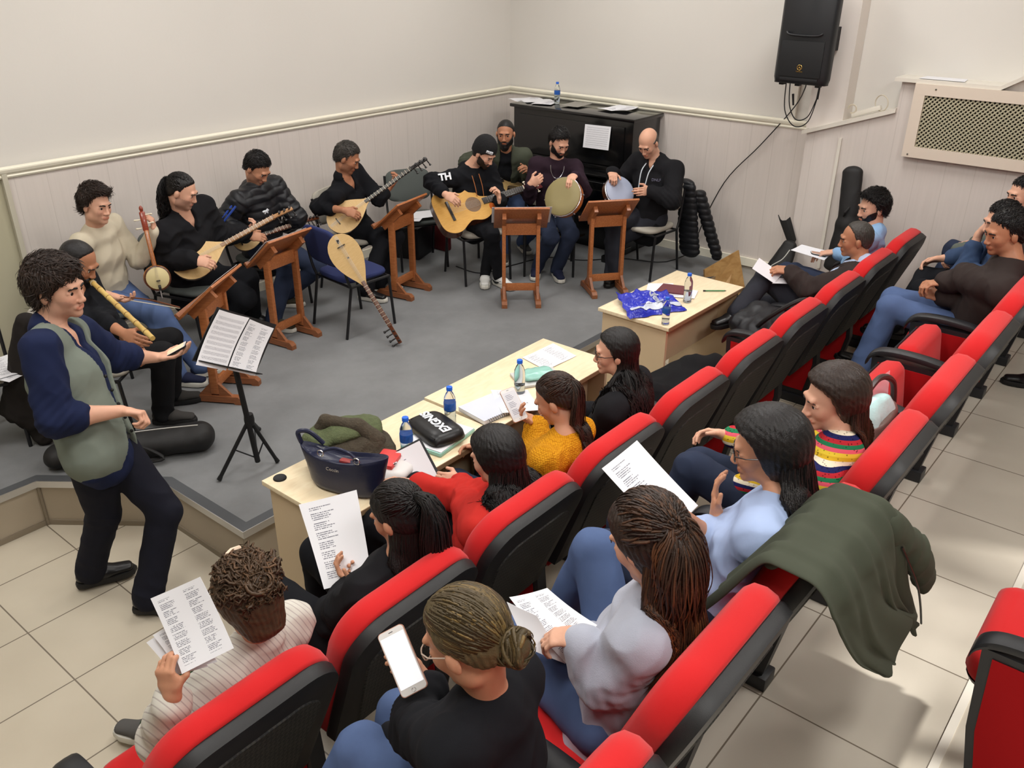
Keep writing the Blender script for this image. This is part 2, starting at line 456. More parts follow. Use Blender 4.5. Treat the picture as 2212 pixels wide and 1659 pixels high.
struct('wall_left_panelling', MB().box(((2.08+XW)/2, YW-0.012, (ZS+RZ)/2), (XW-2.08, 0.024, RZ-ZS)), M_panelX)
struct('wall_back_panelling', MB().box((XW-0.012, (2.6+YW)/2, (ZS+RZ)/2), (0.024, YW-2.6, RZ-ZS)), M_panelY)
struct('wall_left_panelling_end', MB().box((-0.4, YW-0.006, (ZS+RZ)/2), (5.7, 0.012, RZ-ZS)), mat('cream_wainscot', (186, 180, 154), 0.6))
def rail(mb, a, b, n):
    """profiled dado rail from a to b; n points into the room"""
    a = Vector(a); b = Vector(b); n = Vector(n)
    prof = [(0, -.035), (.014, -.033), (.02, -.022), (.016, -.012), (.028, .002), (.034, .018), (.034, .026), (.02, .032), (0, .034)]
    V = []; k = len(prof)
    for p in (a, b):
        for (o, z) in prof: V.append(p+n*o+Vector((0, 0, z)))
    F = [(i, (i+1) % k, k+(i+1) % k, k+i) for i in range(k)]+[tuple(range(k)), tuple(reversed(range(k, 2*k)))]
    mb.raw(V, F)
mb = MB(); rail(mb, (-3.2, YW-.02, RZ), (XW-.02, YW-.02, RZ), (0, -1, 0)); struct('trim_5', mb, M_trim)
mb = MB(); rail(mb, (XW-.02, YW-.02, RZ), (XW-.02, 2.62, RZ), (-1, 0, 0)); struct('trim_6', mb, M_trim)
struct('baseboard_left', MB().box((2.0+1.9, YW-.034, ZS+.035), (5.9, .02, .07)), M_trim)
struct('baseboard_back', MB().box((XW-.034, 4.15, ZS+.035), (.02, 3.1, .07)), M_trim)
struct('trim_10', MB().box((2.09, YW-.03, 0.9), (.03, .03, 1.2)), mat('greyed_corner_trim', (196, 190, 172), .5))
# boxed-out wainscot of the seating side: pier, sloping cap, taller radiator casing
XB = 6.72
mb = MB(); sec = [(2.60, 0.0), (2.60, 1.47), (1.97, 1.69), (1.97, 0.0)]
def yz_prism(mb, sec, x0, x1, m=0):
    M = Matrix(((0, 0, 1, 0), (1, 0, 0, 0), (0, 1, 0, 0), (0, 0, 0, 1)))
    mb.prism(sec, x0, x1, M=M, m=m)
yz_prism(mb, sec, XB, XW+.02)
yz_prism(mb, [(1.97, 0), (1.97, 1.90), (1.33, 1.90), (1.20, 1.98), (-3.0, 1.98), (-3.0, 0)], XB, XW+.02)
struct('wall_back_casing', mb, M_panelY)
mb = MB()
yz_prism(mb, [(2.63, 1.455), (2.63, 1.485), (1.97, 1.715), (1.97, 1.685)], XB-.03, XW+.02)
struct('trim_7', mb, M_white)
mb = MB(); yz_prism(mb, [(2.01, 1.90), (2.01, 1.925), (1.33, 1.925), (1.20, 2.005), (-3, 2.005), (-3, 1.98), (1.195, 1.98), (1.325, 1.90)], XB-.05, XW+.02)
struct('trim_8', mb, M_white)
mb = MB(); mb.box((XB+.09, 2.48, (1.5+ZC)/2), (0.17, 0.27, ZC-1.5)); struct('wall_back_pier', mb, mat('pier_plaster', (224, 216, 208), .7, spec=.25))
mb = MB(); mb.box((XW-.02, 2.80, 1.72), (.03, .05, .40)); mb.box((XB-.012, 2.33, .95), (.02, .022, 1.02)); struct('trim_9', mb, M_white)

# radiator cover with diamond lattice
XR = XB-0.045
def lattice():
    m = mat('diamond_lattice', (184, 178, 152), 0.5)
    m.node_tree.nodes
    return m
t = thing('radiator_cover', 'framed cream radiator cover with diamond lattice on the casing wall', 'radiator cover', (XR, 0.95, 1.40))
y0, y1, z0, z1 = 0.30, 1.86, 1.40, 1.90
mb = MB(); fw_ = 0.075
mb.box((XR, (y0+y1)/2, z1-fw_/2), (.035, y1-y0, fw_)).box((XR, (y0+y1)/2, z0+fw_/2), (.035, y1-y0, fw_))
mb.box((XR, y1-fw_/2, (z0+z1)/2), (.034, fw_, z1-z0-2*fw_)).box((XR, y0+fw_/2, (z0+z1)/2), (.034, fw_, z1-z0-2*fw_))
mb.build('frame', mat('radiator_frame_cream', (222, 208, 192), .45), t, world=True)
mb = MB(); yy0, yy1, zz0, zz1 = y0+fw_, y1-fw_, z0+fw_, z1-fw_; st = 0.030; hh = zz1-zz0
n = int((yy1-yy0+hh)/st)+1
for i in range(n):
    s0 = yy0-hh+i*st
    for sg in (1, -1):
        ya, yb = s0, s0+hh; za, zb = zz0, zz1
        if ya < yy0: za += (yy0-ya); ya = yy0
        if yb > yy1: zb -= (yb-yy1); yb = yy1
        if yb-ya < 0.01: continue
        if sg < 0: za, zb = zz0+zz1-za, zz0+zz1-zb
        mb.bar((XR+.004*sg, ya, za), (XR+.004*sg, yb, zb), 0.009, 0.006, up=(1, 0, 0))
mb.build('lattice', lattice(), t, world=True)
MB().box((XR+.03, (y0+y1)/2, (z0+z1)/2), (.004, y1-y0-.1, hh+.02)).build('shade_sheet', mat('radiator_void_shade', (40, 36, 26), .9), t, world=True)  # dark sheet standing in for the shade behind the lattice
for (yy, zz) in ((y1-.14, z1-.03), (y1-.04, z0+.02), (y1-.75, z1-.03)):
    MB().lathe([(0, 0), (.006, 0), (.006, .003), (0, .004)], 10, M=Matrix.Translation((XR-.018, yy, zz)) @ Matrix.Rotation(-math.pi/2, 4, 'Y')).build('screw', mat('screw_grey', (120, 115, 105), .4, metal=.7), t, world=True)
# ceiling fittings (what lights the hall)
M_tubeglow = mat('fluorescent_diffuser', (255, 250, 240), .5, emit=6.0)
proto = None
for i, (x, y) in enumerate(LAMPS):
    if proto is None:
        proto = thing('ceiling_light', 'rectangular fluorescent ceiling fitting above the hall', 'ceiling light', (x, y, ZC), group='fluorescent ceiling fittings')
        MB().box((0, 0, -.03), (1.3, .7, .06)).build('housing', M_white, proto)
        MB().box((0, 0, -.065), (1.2, .6, .012)).build('diffuser', M_tubeglow, proto)
    else: dup(proto, (x, y, ZC))
# ================================================================== furniture
M_red = mat('red_seat_fabric', (200, 32, 34), 0.85, bump=.35, bscale=1400, sheen=.15, spec=.2)
M_redside = mat('red_panel_fabric', (160, 20, 24), 0.9, bump=.3, bscale=1400, spec=.15)
M_bplast = mat('black_grained_plastic', (32, 33, 36), 0.4, bump=.25, bscale=900)
M_shell = mat('dark_seat_shell', (27, 27, 28), 0.5, bump=.2, bscale=700)
M_mesh = mat('perforated_shell_panel', (52, 51, 47), 0.6)
def mesh_nodes():
    N, Lk, b = nodes_of(M_mesh)
    tc = N.new('ShaderNodeTexCoord'); mp = N.new('ShaderNodeMapping'); mp.inputs['Rotation'].default_value = (0, R_(35), 0); mp.inputs['Scale'].default_value = (90, 90, 90)
    ck = N.new('ShaderNodeTexChecker'); ck.inputs['Scale'].default_value = 1.0; ck.inputs['Color1'].default_value = (*s2l((58, 56, 51)), 1); ck.inputs['Color2'].default_value = (*s2l((30, 30, 29)), 1)
    Lk.new(tc.outputs['Object'], mp.inputs[0]); Lk.new(mp.outputs[0], ck.inputs['Vector']); Lk.new(ck.outputs['Color'], b.inputs['Base Color'])
mesh_nodes()

def rrect(w, h, r, n=6, flare=0.0, z0=0.0):
    """outline, rounded top corners; x across, y up, bottom at z0"""
    P = [(-w/2+flare, z0)]
    for k in range(n+1):
        a = math.pi-k*math.pi/2/n; P.append((-w/2+r+r*math.cos(a), z0+h-r+r*math.sin(a)))
    for k in range(n+1):
        a = math.pi/2-k*math.pi/2/n; P.append((w/2-r+r*math.cos(a), z0+h-r+r*math.sin(a)))
    P.append((w/2-flare, z0)); return P
def pad_outline(mb, P, ys, insets, M, m=0):
    """stack of the outline P (x,z) at depths ys, shrunk by insets -> pillowy slab"""
    c = np.mean(P, axis=0); V = []; n = len(P)
    P = np.array(P)
    # inward normals
    T = np.roll(P, -1, 0)-np.roll(P, 1, 0); T /= np.linalg.norm(T, axis=1, keepdims=True); Nn = np.stack([T[:, 1], -T[:, 0]], 1)
    if np.mean(np.sum(Nn*(P-c), 1)) > 0: Nn = -Nn
    for y, i in zip(ys, insets):
        Q = P+Nn*i
        for q in Q: V.append(M @ Vector((q[0], y, q[1])))
    F = []; k = len(ys)
    for a in range(k-1):
        for j in range(n): F.append((a*n+j, a*n+(j+1) % n, (a+1)*n+(j+1) % n, (a+1)*n+j))
    F.append(tuple(range(n))); F.append(tuple(reversed(range((k-1)*n, k*n))))
    mb.raw(V, F, m)
REC = R_(21)
MBK = Matrix.Translation((0, -0.0, 0.40)) @ Matrix.Rotation(REC, 4, 'X')   # back reclines towards -Y
def arm_unit(t, x):
    # side panel: black frame with red inset, armrest pad on top
    M = Matrix(((0, 0, 1, x-.028), (1, 0, 0, 0), (0, 1, 0, 0), (0, 0, 0, 1)))
    mb = MB(); mb.prism([(.02, .06), (.38, .06), (.44, .30), (.47, .60), (.00, .60), (-.04, .30)], 0, .056, M=M)
    mb.box((x, .2, .03), (.09, .42, .06), bev=.01)
    mb.build('side_frame', M_bplast, t)
    mb = MB()
    for s in (-1, 1):
        Ms = Matrix(((0, 0, 1, x+(.029 if s > 0 else -.033)), (1, 0, 0, 0), (0, 1, 0, 0), (0, 0, 0, 1)))
        mb.prism([(.045, .10), (.355, .10), (.405, .30), (.425, .575), (.025, .575), (-.005, .30)], 0, .004, M=Ms)
    mb.build('side_panel', M_redside, t)
    pts = []
    G = []
    prof = [(-.03, .612), (.06, .628), (.2, .636), (.33, .634), (.43, .622), (.485, .595), (.505, .56)]
    for (y, z) in smoothpts([(a, b) for a, b in prof], 4):
        row = []
        for k in range(12):
            a = 2*math.pi*k/12; row.append((x+.036*math.copysign(abs(math.cos(a))**.7, math.cos(a)), y, z+.019*math.copysign(abs(math.sin(a))**.7, math.sin(a))))
        G.append(row)
    G = np.array(G); a, b = G.shape[:2]; mb = MB()
    F = [(i*b+j, i*b+(j+1) % b, (i+1)*b+(j+1) % b, (i+1)*b+j) for i in range(a-1) for j in range(b)]+[tuple(range(b)), tuple((a-1)*b+j for j in range(b))]
    mb.raw(G.reshape(-1, 3), F); mb.build('armrest', M_bplast, t)
def theatre_chair(seat_up=False, right_arm=False, label='', group=None):
    t = thing('theatre_chair', label, 'theatre chair', group=group)
    W = .535
    mb = MB(); P = rrect(W, .60, .13, 7, flare=.035, z0=0.03)
    pad_outline(mb, P, [.002, .012, .045, .075, .088, .092], [.0, -.006, -.006, .006, .03, .07], MBK)
    mb.build('backrest_cushion', M_red, t, angle=60)
    mb = MB(); P = rrect(W+.012, .60, .13, 7, flare=.03, z0=0.03)
    pad_outline(mb, P, [.002, -.006, -.038, -.046], [.004, 0, .006, .035], MBK)
    sh = mb.build('back_shell', M_shell, t, angle=50)
    mb = MB(); P = rrect(W-.12, .47, .10, 6, flare=.05, z0=0.07)
    pad_outline(mb, P, [-.045, -.051], [0, .004], MBK)
    mb.build('perforated_panel', M_mesh, sh, angle=50)
    mb = MB(); G = rrect(.47, .39, .07, 5, flare=.03)
    if seat_up: Ms = Matrix.Translation((0, .16, .26)) @ Matrix.Rotation(R_(-10), 4, 'X')
    else: Ms = Matrix.Translation((0, .0, .40)) @ Matrix.Rotation(R_(-84), 4, 'X')
    # outline lies in x,z of a vertical pad; turned down for an open seat
    pad_outline(mb, G, [-.056, -.050, -.03, .025, .045, .05], [.05, .020, .0, .0, .012, .03], Ms)
    mb.build('seat_cushion', M_red, t, angle=60)
    mb = MB(); pad_outline(mb, rrect(.45, .36, .06, 5, flare=.03, z0=.02), [.05, .068], [0, .012], Ms)
    mb.box((0, .10, .40), (.48, .05, .04), bev=.008); mb.build('seat_shell', M_bplast, t)
    arm_unit(t, -.293)
    if right_arm: arm_unit(t, .293)
    for c_ in t.children:
        if c_.name.split('.')[0] in ('armrest', 'side_frame', 'side_panel'): c_.data.transform(Matrix.Diagonal((1, .74, 1, 1)))
    return t

ROW1_Y, ROW2_Y, ROW3_Y = 1.745, 0.765, -0.19
X1 = [.83+.587*k for k in range(10)]
X2 = [.90+.60*k for k in range(10)]
open_seat = theatre_chair(False); shut_seat = theatre_chair(True); end_open = theatre_chair(False, True); end_shut = theatre_chair(True, True)
row1 = ['red chair of the curly-haired woman in the striped shirt', 'red chair of the black-jacketed woman reading a lyric sheet', 'red chair behind the woman in the red jacket',
        'red chair behind the woman in the mustard sweater', 'red chair behind the long-haired woman with glasses', 'empty red front-row chair with a black coat on its seat', 'red front-row chair with a black bag strapped over its seat',
        'empty red front-row chair on the nearer side of the suited man', 'red chair of the man in the dark suit jacket', 'red chair at the wall end of the front row']
row2 = ['red chair behind the woman with the bun', 'red chair behind the woman in the pale grey sweater', 'red chair with an olive jacket draped over its back', 'red chair behind the woman in the crochet top',
        'red chair holding the brown handbag', 'empty red chair with its seat tipped up, next to the taupe handbag', 'empty tipped-up red chair directly beside the brown jacket man', 'red chair of the man in the brown jacket and jeans', 'red chair of the man in the denim shirt', 'red chair at the far end of the second row']
up1 = set(); up2 = {5, 6}
for k, x in enumerate(X1):
    last = k == len(X1)-1
    src = end_open if last else (shut_seat if k in up1 else open_seat)
    dup(src, (x, ROW1_Y, 0), 0, row1[k], 'red theatre chairs of the front row')
for k, x in enumerate(X2):
    last = k == len(X2)-1
    src = end_open if last else (shut_seat if k in up2 else open_seat)
    dup(src, (x, ROW2_Y, Z2), 0, row2[k], 'red theatre chairs of the second row')
ROW3 = [(2.62, 'red end chair of the third row with a black armrest')]
for x, lb in ROW3: dup(open_seat, (x+.04, ROW3_Y, Z2), 0, lb, 'red theatre chairs of the third row')
def drop(root):
    for c in list(root.children):
        for g in list(c.children): bpy.data.objects.remove(g)
        bpy.data.objects.remove(c)
    bpy.data.objects.remove(root)
for r in (open_seat, shut_seat, end_open, end_shut): drop(r)

# ---- stacking chairs of the players
M_tubeblk = mat('black_painted_tube', (26, 26, 28), 0.35, spec=.5)
M_upg = mat('grey_green_upholstery', (86, 91, 88), .9, bump=.3, bscale=900)
M_upb = mat('pale_beige_upholstery', (178, 172, 160), .9, bump=.3, bscale=900, var=.12, vscale=12)
M_upblue = mat('navy_blue_upholstery', (36, 46, 92), .9, bump=.3, bscale=900)
def cushion(mb, c, w, d, h, M=None, bulge=.012, nx=10):
    """soft slab: superellipse pillow"""
    n = 28; V = []; lv = [(-1, .86), (-.75, .97), (0, 1), (.75, .97), (1, .80), (1.25, .4)]
    for (hz, sc) in lv:
        for j in range(n):
            a = 2*math.pi*j/n; cx, sx = math.cos(a), math.sin(a)
            x = math.copysign(abs(cx)**.45, cx)*w/2*sc; y = math.copysign(abs(sx)**.45, sx)*d/2*sc
            p = Vector((x, y, hz*h/2)); V.append((M @ p if M is not None else p)+Vector(c))
    F = []; k = len(lv)
    for i in range(k-1):
        for j in range(n): F.append((i*n+j, i*n+(j+1) % n, (i+1)*n+(j+1) % n, (i+1)*n+j))
    F.append(tuple(reversed(range(n)))); F.append(tuple((k-1)*n+j for j in range(n)))
    mb.raw(V, F)
CS = .90
def stack_chair(m):
    """faces +X, origin on the floor under the seat centre"""
    t = thing('stacking_chair', '', 'chair')
    for s in (-1, 1):
        y = .225*s
        MB().tube([(.20, y, .42), (.235, y, .0)], .0115, 10).build('leg', M_tubeblk, t)
        MB().tube([(-.16, y, .40), (-.235, y, .0)], .0115, 10).build('leg', M_tubeblk, t)
        MB().tube(smoothpts([(-.16, y, .40), (-.19, y, .48), (-.215, y, .60), (-.245, y, .80)], 4), .011, 10).build('back_post', M_tubeblk, t)
    mb = MB()
    for s in (-1, 1): mb.tube([(.205, .225*s, .415), (-.165, .225*s, .405)], .011, 8)
    mb.tube([(.20, -.225, .415), (.20, .225, .415)], .010, 8); mb.tube([(-.16, -.225, .405), (-.16, .225, .405)], .010, 8)
    mb.build('seat_frame', M_tubeblk, t)
    mb = MB(); cushion(mb, (.02, 0, .445), .43, .43, .045); mb.build('seat', m, t, angle=60)
    mb = MB(); Mb = Matrix.Rotation(R_(90-10), 4, 'Y'); cushion(mb, (-.232, 0, .70), .30, .44, .035, M=Matrix.Rotation(R_(80), 4, 'Y')); mb.build('backrest', m, t, angle=60)
    return t
ch_g, ch_b, ch_n = stack_chair(M_upg), stack_chair(M_upb), stack_chair(M_upblue)
for c_ in (ch_g, ch_b, ch_n):
    for k_ in c_.children: k_.data.transform(Matrix.Scale(CS, 4))
def place_chair(src, x, y, deg, label, grp='stacking chairs of the players'):
    return dup(src, (x, y, ZS), R_(deg), label, grp)

# ---- wooden lecterns
M_lect = wood('orange_brown_beech', (180, 112, 66), (160, 94, 52), (3, 25, 25), .4, coat=.15)
M_lect2 = wood('worn_brown_beech', (148, 92, 58), (128, 78, 48), (3, 25, 25), .45)
def lectern():
    """desk faces -X side (player at -X), high edge at +X; origin on the floor"""
    t = thing('music_lectern', '', 'music stand')
    for s in (-1, 1):
        y = .15*s
        MB().box((0.0, y, .41), (.055, .032, .68), bev=.003).build('post', M_lect, t)
        mb = MB(); Mx = Matrix(((1, 0, 0, 0), (0, 0, 1, y-.024), (0, 1, 0, 0), (0, 0, 0, 1)))
        mb.prism([(-.19, 0), (-.14, 0), (-.13, .012), (.13, .012), (.14, 0), (.19, 0), (.19, .035), (.165, .058), (-.165, .058), (-.19, .035)], 0, .048, M=Mx)
        mb.build('foot', M_lect2, t)
        Mx = Matrix(((1, 0, 0, 0), (0, 0, 1, y-.012), (0, 1, 0, 0), (0, 0, 0, 1)))
        for q in (1, -1): MB().prism([(q*.027, .058), (q*.12, .058), (q*.03, .15), (q*.027, .15)][::q], 0, .024, M=Mx).build('brace', M_lect2, t)
    MB().box((0, 0, .135), (.024, .29, .065), bev=.003).build('lower_rail', M_lect, t)
    MB().box((0, 0, .665), (.024, .29, .10), bev=.003).build('apron', M_lect, t)
    a = R_(42); Mr = Matrix.Rotation(-a, 3, 'Y')
    mb = MB(); mb.box((.0, 0, .765), (.36, .47, .018), Mr, bev=.004)
    for s in (-1, 1): mb.box((.01, .15*s, .725), (.24, .034, .055), Mr)
    dk = mb.build('desk', M_lect, t)
    c, sn = math.cos(a), math.sin(a)
    MB().box((-.175*c-.012*sn, 0, .765-.175*sn+.012*c+.006), (.02, .47, .045), Mr, bev=.003).build('ledge', M_lect2, t)
    return t
lec0 = lectern()
for k_ in lec0.children: k_.data.transform(Matrix.Scale(.86, 4))
LECTS = [(2.55, 4.36, -58, 'orange-brown wooden lectern before the ney and kemence players, nearest the stage notch'),
         (3.32, 4.74, -81, 'wooden lectern in front of the man in the padded jacket'),
         (4.48, 4.79, -78, 'wooden lectern between the navy blue chair and the empty grey chair'),
         (4.93, 3.97, -138, 'wooden lectern in front of the guitarist, its back square to the hall'),
         (5.54, 3.60, -128, 'wooden lectern in front of the bald drummer')]
for x, y, deg, lb in LECTS: dup(lec0, (x, y, ZS), R_(deg), lb, 'wooden lecterns in front of the players')
drop(lec0)

# ---- school desks on the lower floor
M_birch = wood('pale_birch_top', (240, 224, 190), (232, 212, 176), (3, 12, 12), .35)
M_birch2 = mat('birch_side_panel', (206, 184, 150), .5, var=.06, vscale=3)
M_edgeband = mat('brown_desk_edge', (150, 122, 92), .5)
DZ = 0.72
def desk(x0, x1, y0, y1, label, rz=0.0, modesty=True):
    cx, cy = (x0+x1)/2, (y0+y1)/2; w, d = x1-x0, y1-y0
    t = thing('school_desk', label, 'desk', (cx, cy, 0), rz, 'birch desks in front of the front row')
    MB().box((0, 0, DZ-.011), (w, d, .022), bev=.002).build('desktop', M_birch, t)
    MB().box((0, -d/2-.001, DZ-.011), (w, .004, .022)).build('edge_band', M_edgeband, t)
    for s in (-1, 1): MB().box((s*(w/2-.03), 0, (DZ-.022)/2), (.022, d-.05, DZ-.022)).build('end_panel', M_birch2, t)
    MB().box((0, -.10, DZ-.022-.16), (w-.085, .018, .32)).build('modesty_panel', M_birch2, t)
    return t

desk(1.70, 2.655, 2.26, 2.745, 'birch desk under the navy handbag and the black pouch')
desk(2.675, 3.64, 2.28, 2.76, 'birch desk between the other two, with an open notebook on it')
desk(4.235, 5.18, 2.275, 2.785, 'birch desk with the blue plastic bag and maroon notebook', R_(-1.0))
# ================================================================== people: one blended surface per body
class Fld:
    def __init__(s, lo, hi, h):
        s.h = h; s.o = np.floor(np.asarray(lo)/h)*h; s.n = np.ceil((np.asarray(hi)-s.o)/h).astype(int)+2
        s.F = np.full(s.n, 0.2, np.float32)
    def ap(s, prim, k=0.01, op='u'):
        lo, hi = prim.bb(); pad = max(k, .012)+s.h*2
        a = np.maximum(np.floor((lo-pad-s.o)/s.h).astype(int), 0); b = np.minimum(np.ceil((hi+pad-s.o)/s.h).astype(int)+1, s.n)
        if (b <= a).any(): return
        X = (s.o[0]+np.arange(a[0], b[0])*s.h)[:, None, None]; Y = (s.o[1]+np.arange(a[1], b[1])*s.h)[None, :, None]; Z = (s.o[2]+np.arange(a[2], b[2])*s.h)[None, None, :]
        d = prim.ev(X, Y, Z).astype(np.float32); sl = s.F[a[0]:b[0], a[1]:b[1], a[2]:b[2]]
        if op == 'u':
            h = np.maximum(k-np.abs(sl-d), 0)/max(k, 1e-6); s.F[a[0]:b[0], a[1]:b[1], a[2]:b[2]] = np.minimum(sl, d)-h*h*k*.25
        else:
            d = -d; h = np.maximum(k-np.abs(sl-d), 0)/max(k, 1e-6); s.F[a[0]:b[0], a[1]:b[1], a[2]:b[2]] = np.maximum(sl, d)+h*h*k*.25
    def mask(s, fn):
        """F = max(F, fn) on the whole grid"""
        X = (s.o[0]+np.arange(s.n[0])*s.h)[:, None, None]; Y = (s.o[1]+np.arange(s.n[1])*s.h)[None, :, None]; Z = (s.o[2]+np.arange(s.n[2])*s.h)[None, None, :]
        s.F = np.maximum(s.F, fn(X, Y, Z).astype(np.float32))
    def surf(s):
        F = s.F; F[0] = F[-1] = .2; F[:, 0] = F[:, -1] = .2; F[:, :, 0] = F[:, :, -1] = .2
        I = F < 0; nx, ny, nz = F.shape
        c = np.zeros((nx-1, ny-1, nz-1), np.int8)
        offs = [(i, j, k) for i in (0, 1) for j in (0, 1) for k in (0, 1)]
        for i, j, k in offs: c += I[i:nx-1+i, j:ny-1+j, k:nz-1+k]
        act = (c > 0) & (c < 8); ci, cj, ck = np.nonzero(act)
        idx = np.full(act.shape, -1, np.int64); idx[ci, cj, ck] = np.arange(len(ci))
        cv = {o: F[ci+o[0], cj+o[1], ck+o[2]] for o in offs}
        acc = np.zeros((len(ci), 3)); cnt = np.zeros(len(ci))
        for o in offs:
            for ax in range(3):
                if o[ax]: continue
                p = list(o); p[ax] = 1; p = tuple(p); a, b = cv[o], cv[p]; m = (a < 0) != (b < 0)
                t = np.where(m, a/np.where(a == b, 1, a-b), 0)
                q = np.array(o, float)[None, :].repeat(len(ci), 0); q[:, ax] = t
                acc[m] += q[m]; cnt[m] += 1
        V = s.o+s.h*(np.stack([ci, cj, ck], 1)+acc/np.maximum(cnt, 1)[:, None])
        faces = []
        for ax in range(3):
            sl1 = [slice(None)]*3; sl2 = [slice(None)]*3; sl1[ax] = slice(0, -1); sl2[ax] = slice(1, None)
            a, b = I[tuple(sl1)], I[tuple(sl2)]; d = a != b
            e1, e2 = [q for q in range(3) if q != ax]
            i, j, k = np.nonzero(d); P = np.stack([i, j, k], 1)
            ok = (P[:, e1] > 0) & (P[:, e2] > 0) & (P[:, e1] < F.shape[e1]-1) & (P[:, e2] < F.shape[e2]-1); P = P[ok]
            ins = a[P[:, 0], P[:, 1], P[:, 2]]
            def at(d1, d2):
                Q = P.copy(); Q[:, e1] += d1; Q[:, e2] += d2; return idx[Q[:, 0], Q[:, 1], Q[:, 2]]
            f = np.stack([at(-1, -1), at(0, -1), at(0, 0), at(-1, 0)], 1)
            flip = ins if ax != 1 else ~ins
            f[~flip] = f[~flip][:, ::-1]; faces.append(f)
        return V, np.concatenate(faces)
def vnormals(V, Fq):
    n = np.cross(V[Fq[:, 2]]-V[Fq[:, 0]], V[Fq[:, 3]]-V[Fq[:, 1]]); N = np.zeros_like(V)
    for k in range(4): np.add.at(N, Fq[:, k], n)
    return N/np.maximum(np.linalg.norm(N, axis=1, keepdims=True), 1e-12)
def smooth_mesh(V, Fq, it=1, w=.5):
    for _ in range(it):
        S = np.zeros_like(V); c = np.zeros(len(V))
        for k in range(4):
            np.add.at(S, Fq[:, k], V[Fq[:, (k+1) % 4]]); np.add.at(c, Fq[:, k], 1)
            np.add.at(S, Fq[:, k], V[Fq[:, (k-1) % 4]]); np.add.at(c, Fq[:, k], 1)
        V = V*(1-w)+w*S/np.maximum(c, 1)[:, None]
    return V
class Cone:   # round cone
    def __init__(s, a, b, r0, r1=None): s.a = np.asarray(a, float); s.b = np.asarray(b, float); s.r0 = r0; s.r1 = r0 if r1 is None else r1
    def bb(s): r = max(s.r0, s.r1); return np.minimum(s.a, s.b)-r, np.maximum(s.a, s.b)+r
    def ev(s, X, Y, Z):
        ab = s.b-s.a; L2 = ab.dot(ab)+1e-12; x, y, z = X-s.a[0], Y-s.a[1], Z-s.a[2]
        t = np.clip((x*ab[0]+y*ab[1]+z*ab[2])/L2, 0, 1)
        return np.sqrt((x-t*ab[0])**2+(y-t*ab[1])**2+(z-t*ab[2])**2)-(s.r0+(s.r1-s.r0)*t)
class ECap:   # elliptical tapered capsule; R is the direction of half width a
    def __init__(s, p0, p1, a0, b0, a1, b1, R):
        s.p0 = np.asarray(p0, float); s.p1 = np.asarray(p1, float); s.q = (a0, b0, a1, b1); d = s.p1-s.p0; s.L = max(np.linalg.norm(d), 1e-4); s.A = d/s.L
        R = np.asarray(R, float); R = R-s.A*R.dot(s.A); s.R = un(R); s.S = np.cross(s.A, s.R)
    def bb(s): r = max(s.q); return np.minimum(s.p0, s.p1)-r, np.maximum(s.p0, s.p1)+r
    def ev(s, X, Y, Z):
        x, y, z = X-s.p0[0], Y-s.p0[1], Z-s.p0[2]
        t = x*s.A[0]+y*s.A[1]+z*s.A[2]; tc = np.clip(t, 0, s.L); k = tc/s.L; a = s.q[0]+(s.q[2]-s.q[0])*k; b = s.q[1]+(s.q[3]-s.q[1])*k
        u = x*s.R[0]+y*s.R[1]+z*s.R[2]; v = x*s.S[0]+y*s.S[1]+z*s.S[2]; c = np.minimum(a, b)
        return (np.sqrt((u/a)**2+(v/b)**2+((t-tc)/c)**2)-1)*c
class Ell:
    def __init__(s, c, r, ax=None): s.c = np.asarray(c, float); s.r = np.asarray(r, float)*np.ones(3); s.ax = np.eye(3) if ax is None else np.array(ax, float)
    def bb(s): m = s.r.max(); return s.c-m, s.c+m
    def ev(s, X, Y, Z):
        x, y, z = X-s.c[0], Y-s.c[1], Z-s.c[2]; q = [(x*a[0]+y*a[1]+z*a[2]) for a in s.ax]
        k0 = np.sqrt(sum((q[i]/s.r[i])**2 for i in range(3))); k1 = np.sqrt(sum((q[i]/s.r[i]**2)**2 for i in range(3)))+1e-9
        return k0*(k0-1)/k1
def field_of(prims, h, extra=0.03):
    lo = np.min([p.bb()[0] for p, *_ in prims], 0)-extra; hi = np.max([p.bb()[1] for p, *_ in prims], 0)+extra
    f = Fld(lo, hi, h)
    for p, k, *op in prims: f.ap(p, k, op[0] if op else 'u')
    return f
def sines(V, seed, freq, n=5):
    r = np.random.RandomState(seed); out = 0
    for i in range(n):
        d = r.normal(size=3); d /= np.linalg.norm(d); out = out+np.sin(V @ d*freq*(.6+.9*r.rand())+r.rand()*7+1.3*np.sin(V @ np.roll(d, 1)*freq*.6+r.rand()*6))
    return out/n
def folds(V, N, seed, amp=.004, freq=42):
    a = sines(V, seed, freq); b = sines(V, seed+7, freq*2.1)
    f = (1-np.abs(a)*2.2)*.8+b*.35
    return V+N*(f*amp)[:, None]

SK = {'fair': (214, 164, 138), 'mid': (196, 142, 112), 'tan': (176, 122, 92)}
def skin(key):
    m = mat('skin_'+key, SK[key], .5, attr=True, var=.05, vscale=30, bump=.15, bscale=350, spec=.4)
    b = m.node_tree.nodes['Principled BSDF']; b.inputs['Subsurface Weight'].default_value = .08; b.inputs['Subsurface Radius'].default_value = (.012, .005, .003); b.inputs['Subsurface Scale'].default_value = .5
    return m
M_eye = mat('eye_white', (225, 220, 212), .2); M_iris = mat('dark_brown_iris', (28, 18, 14), .15)
def hairmat(name, col, rough=.42): return mat(name, col, rough, attr=True, spec=.4, bump=.5, bscale=260, bdist=.003)

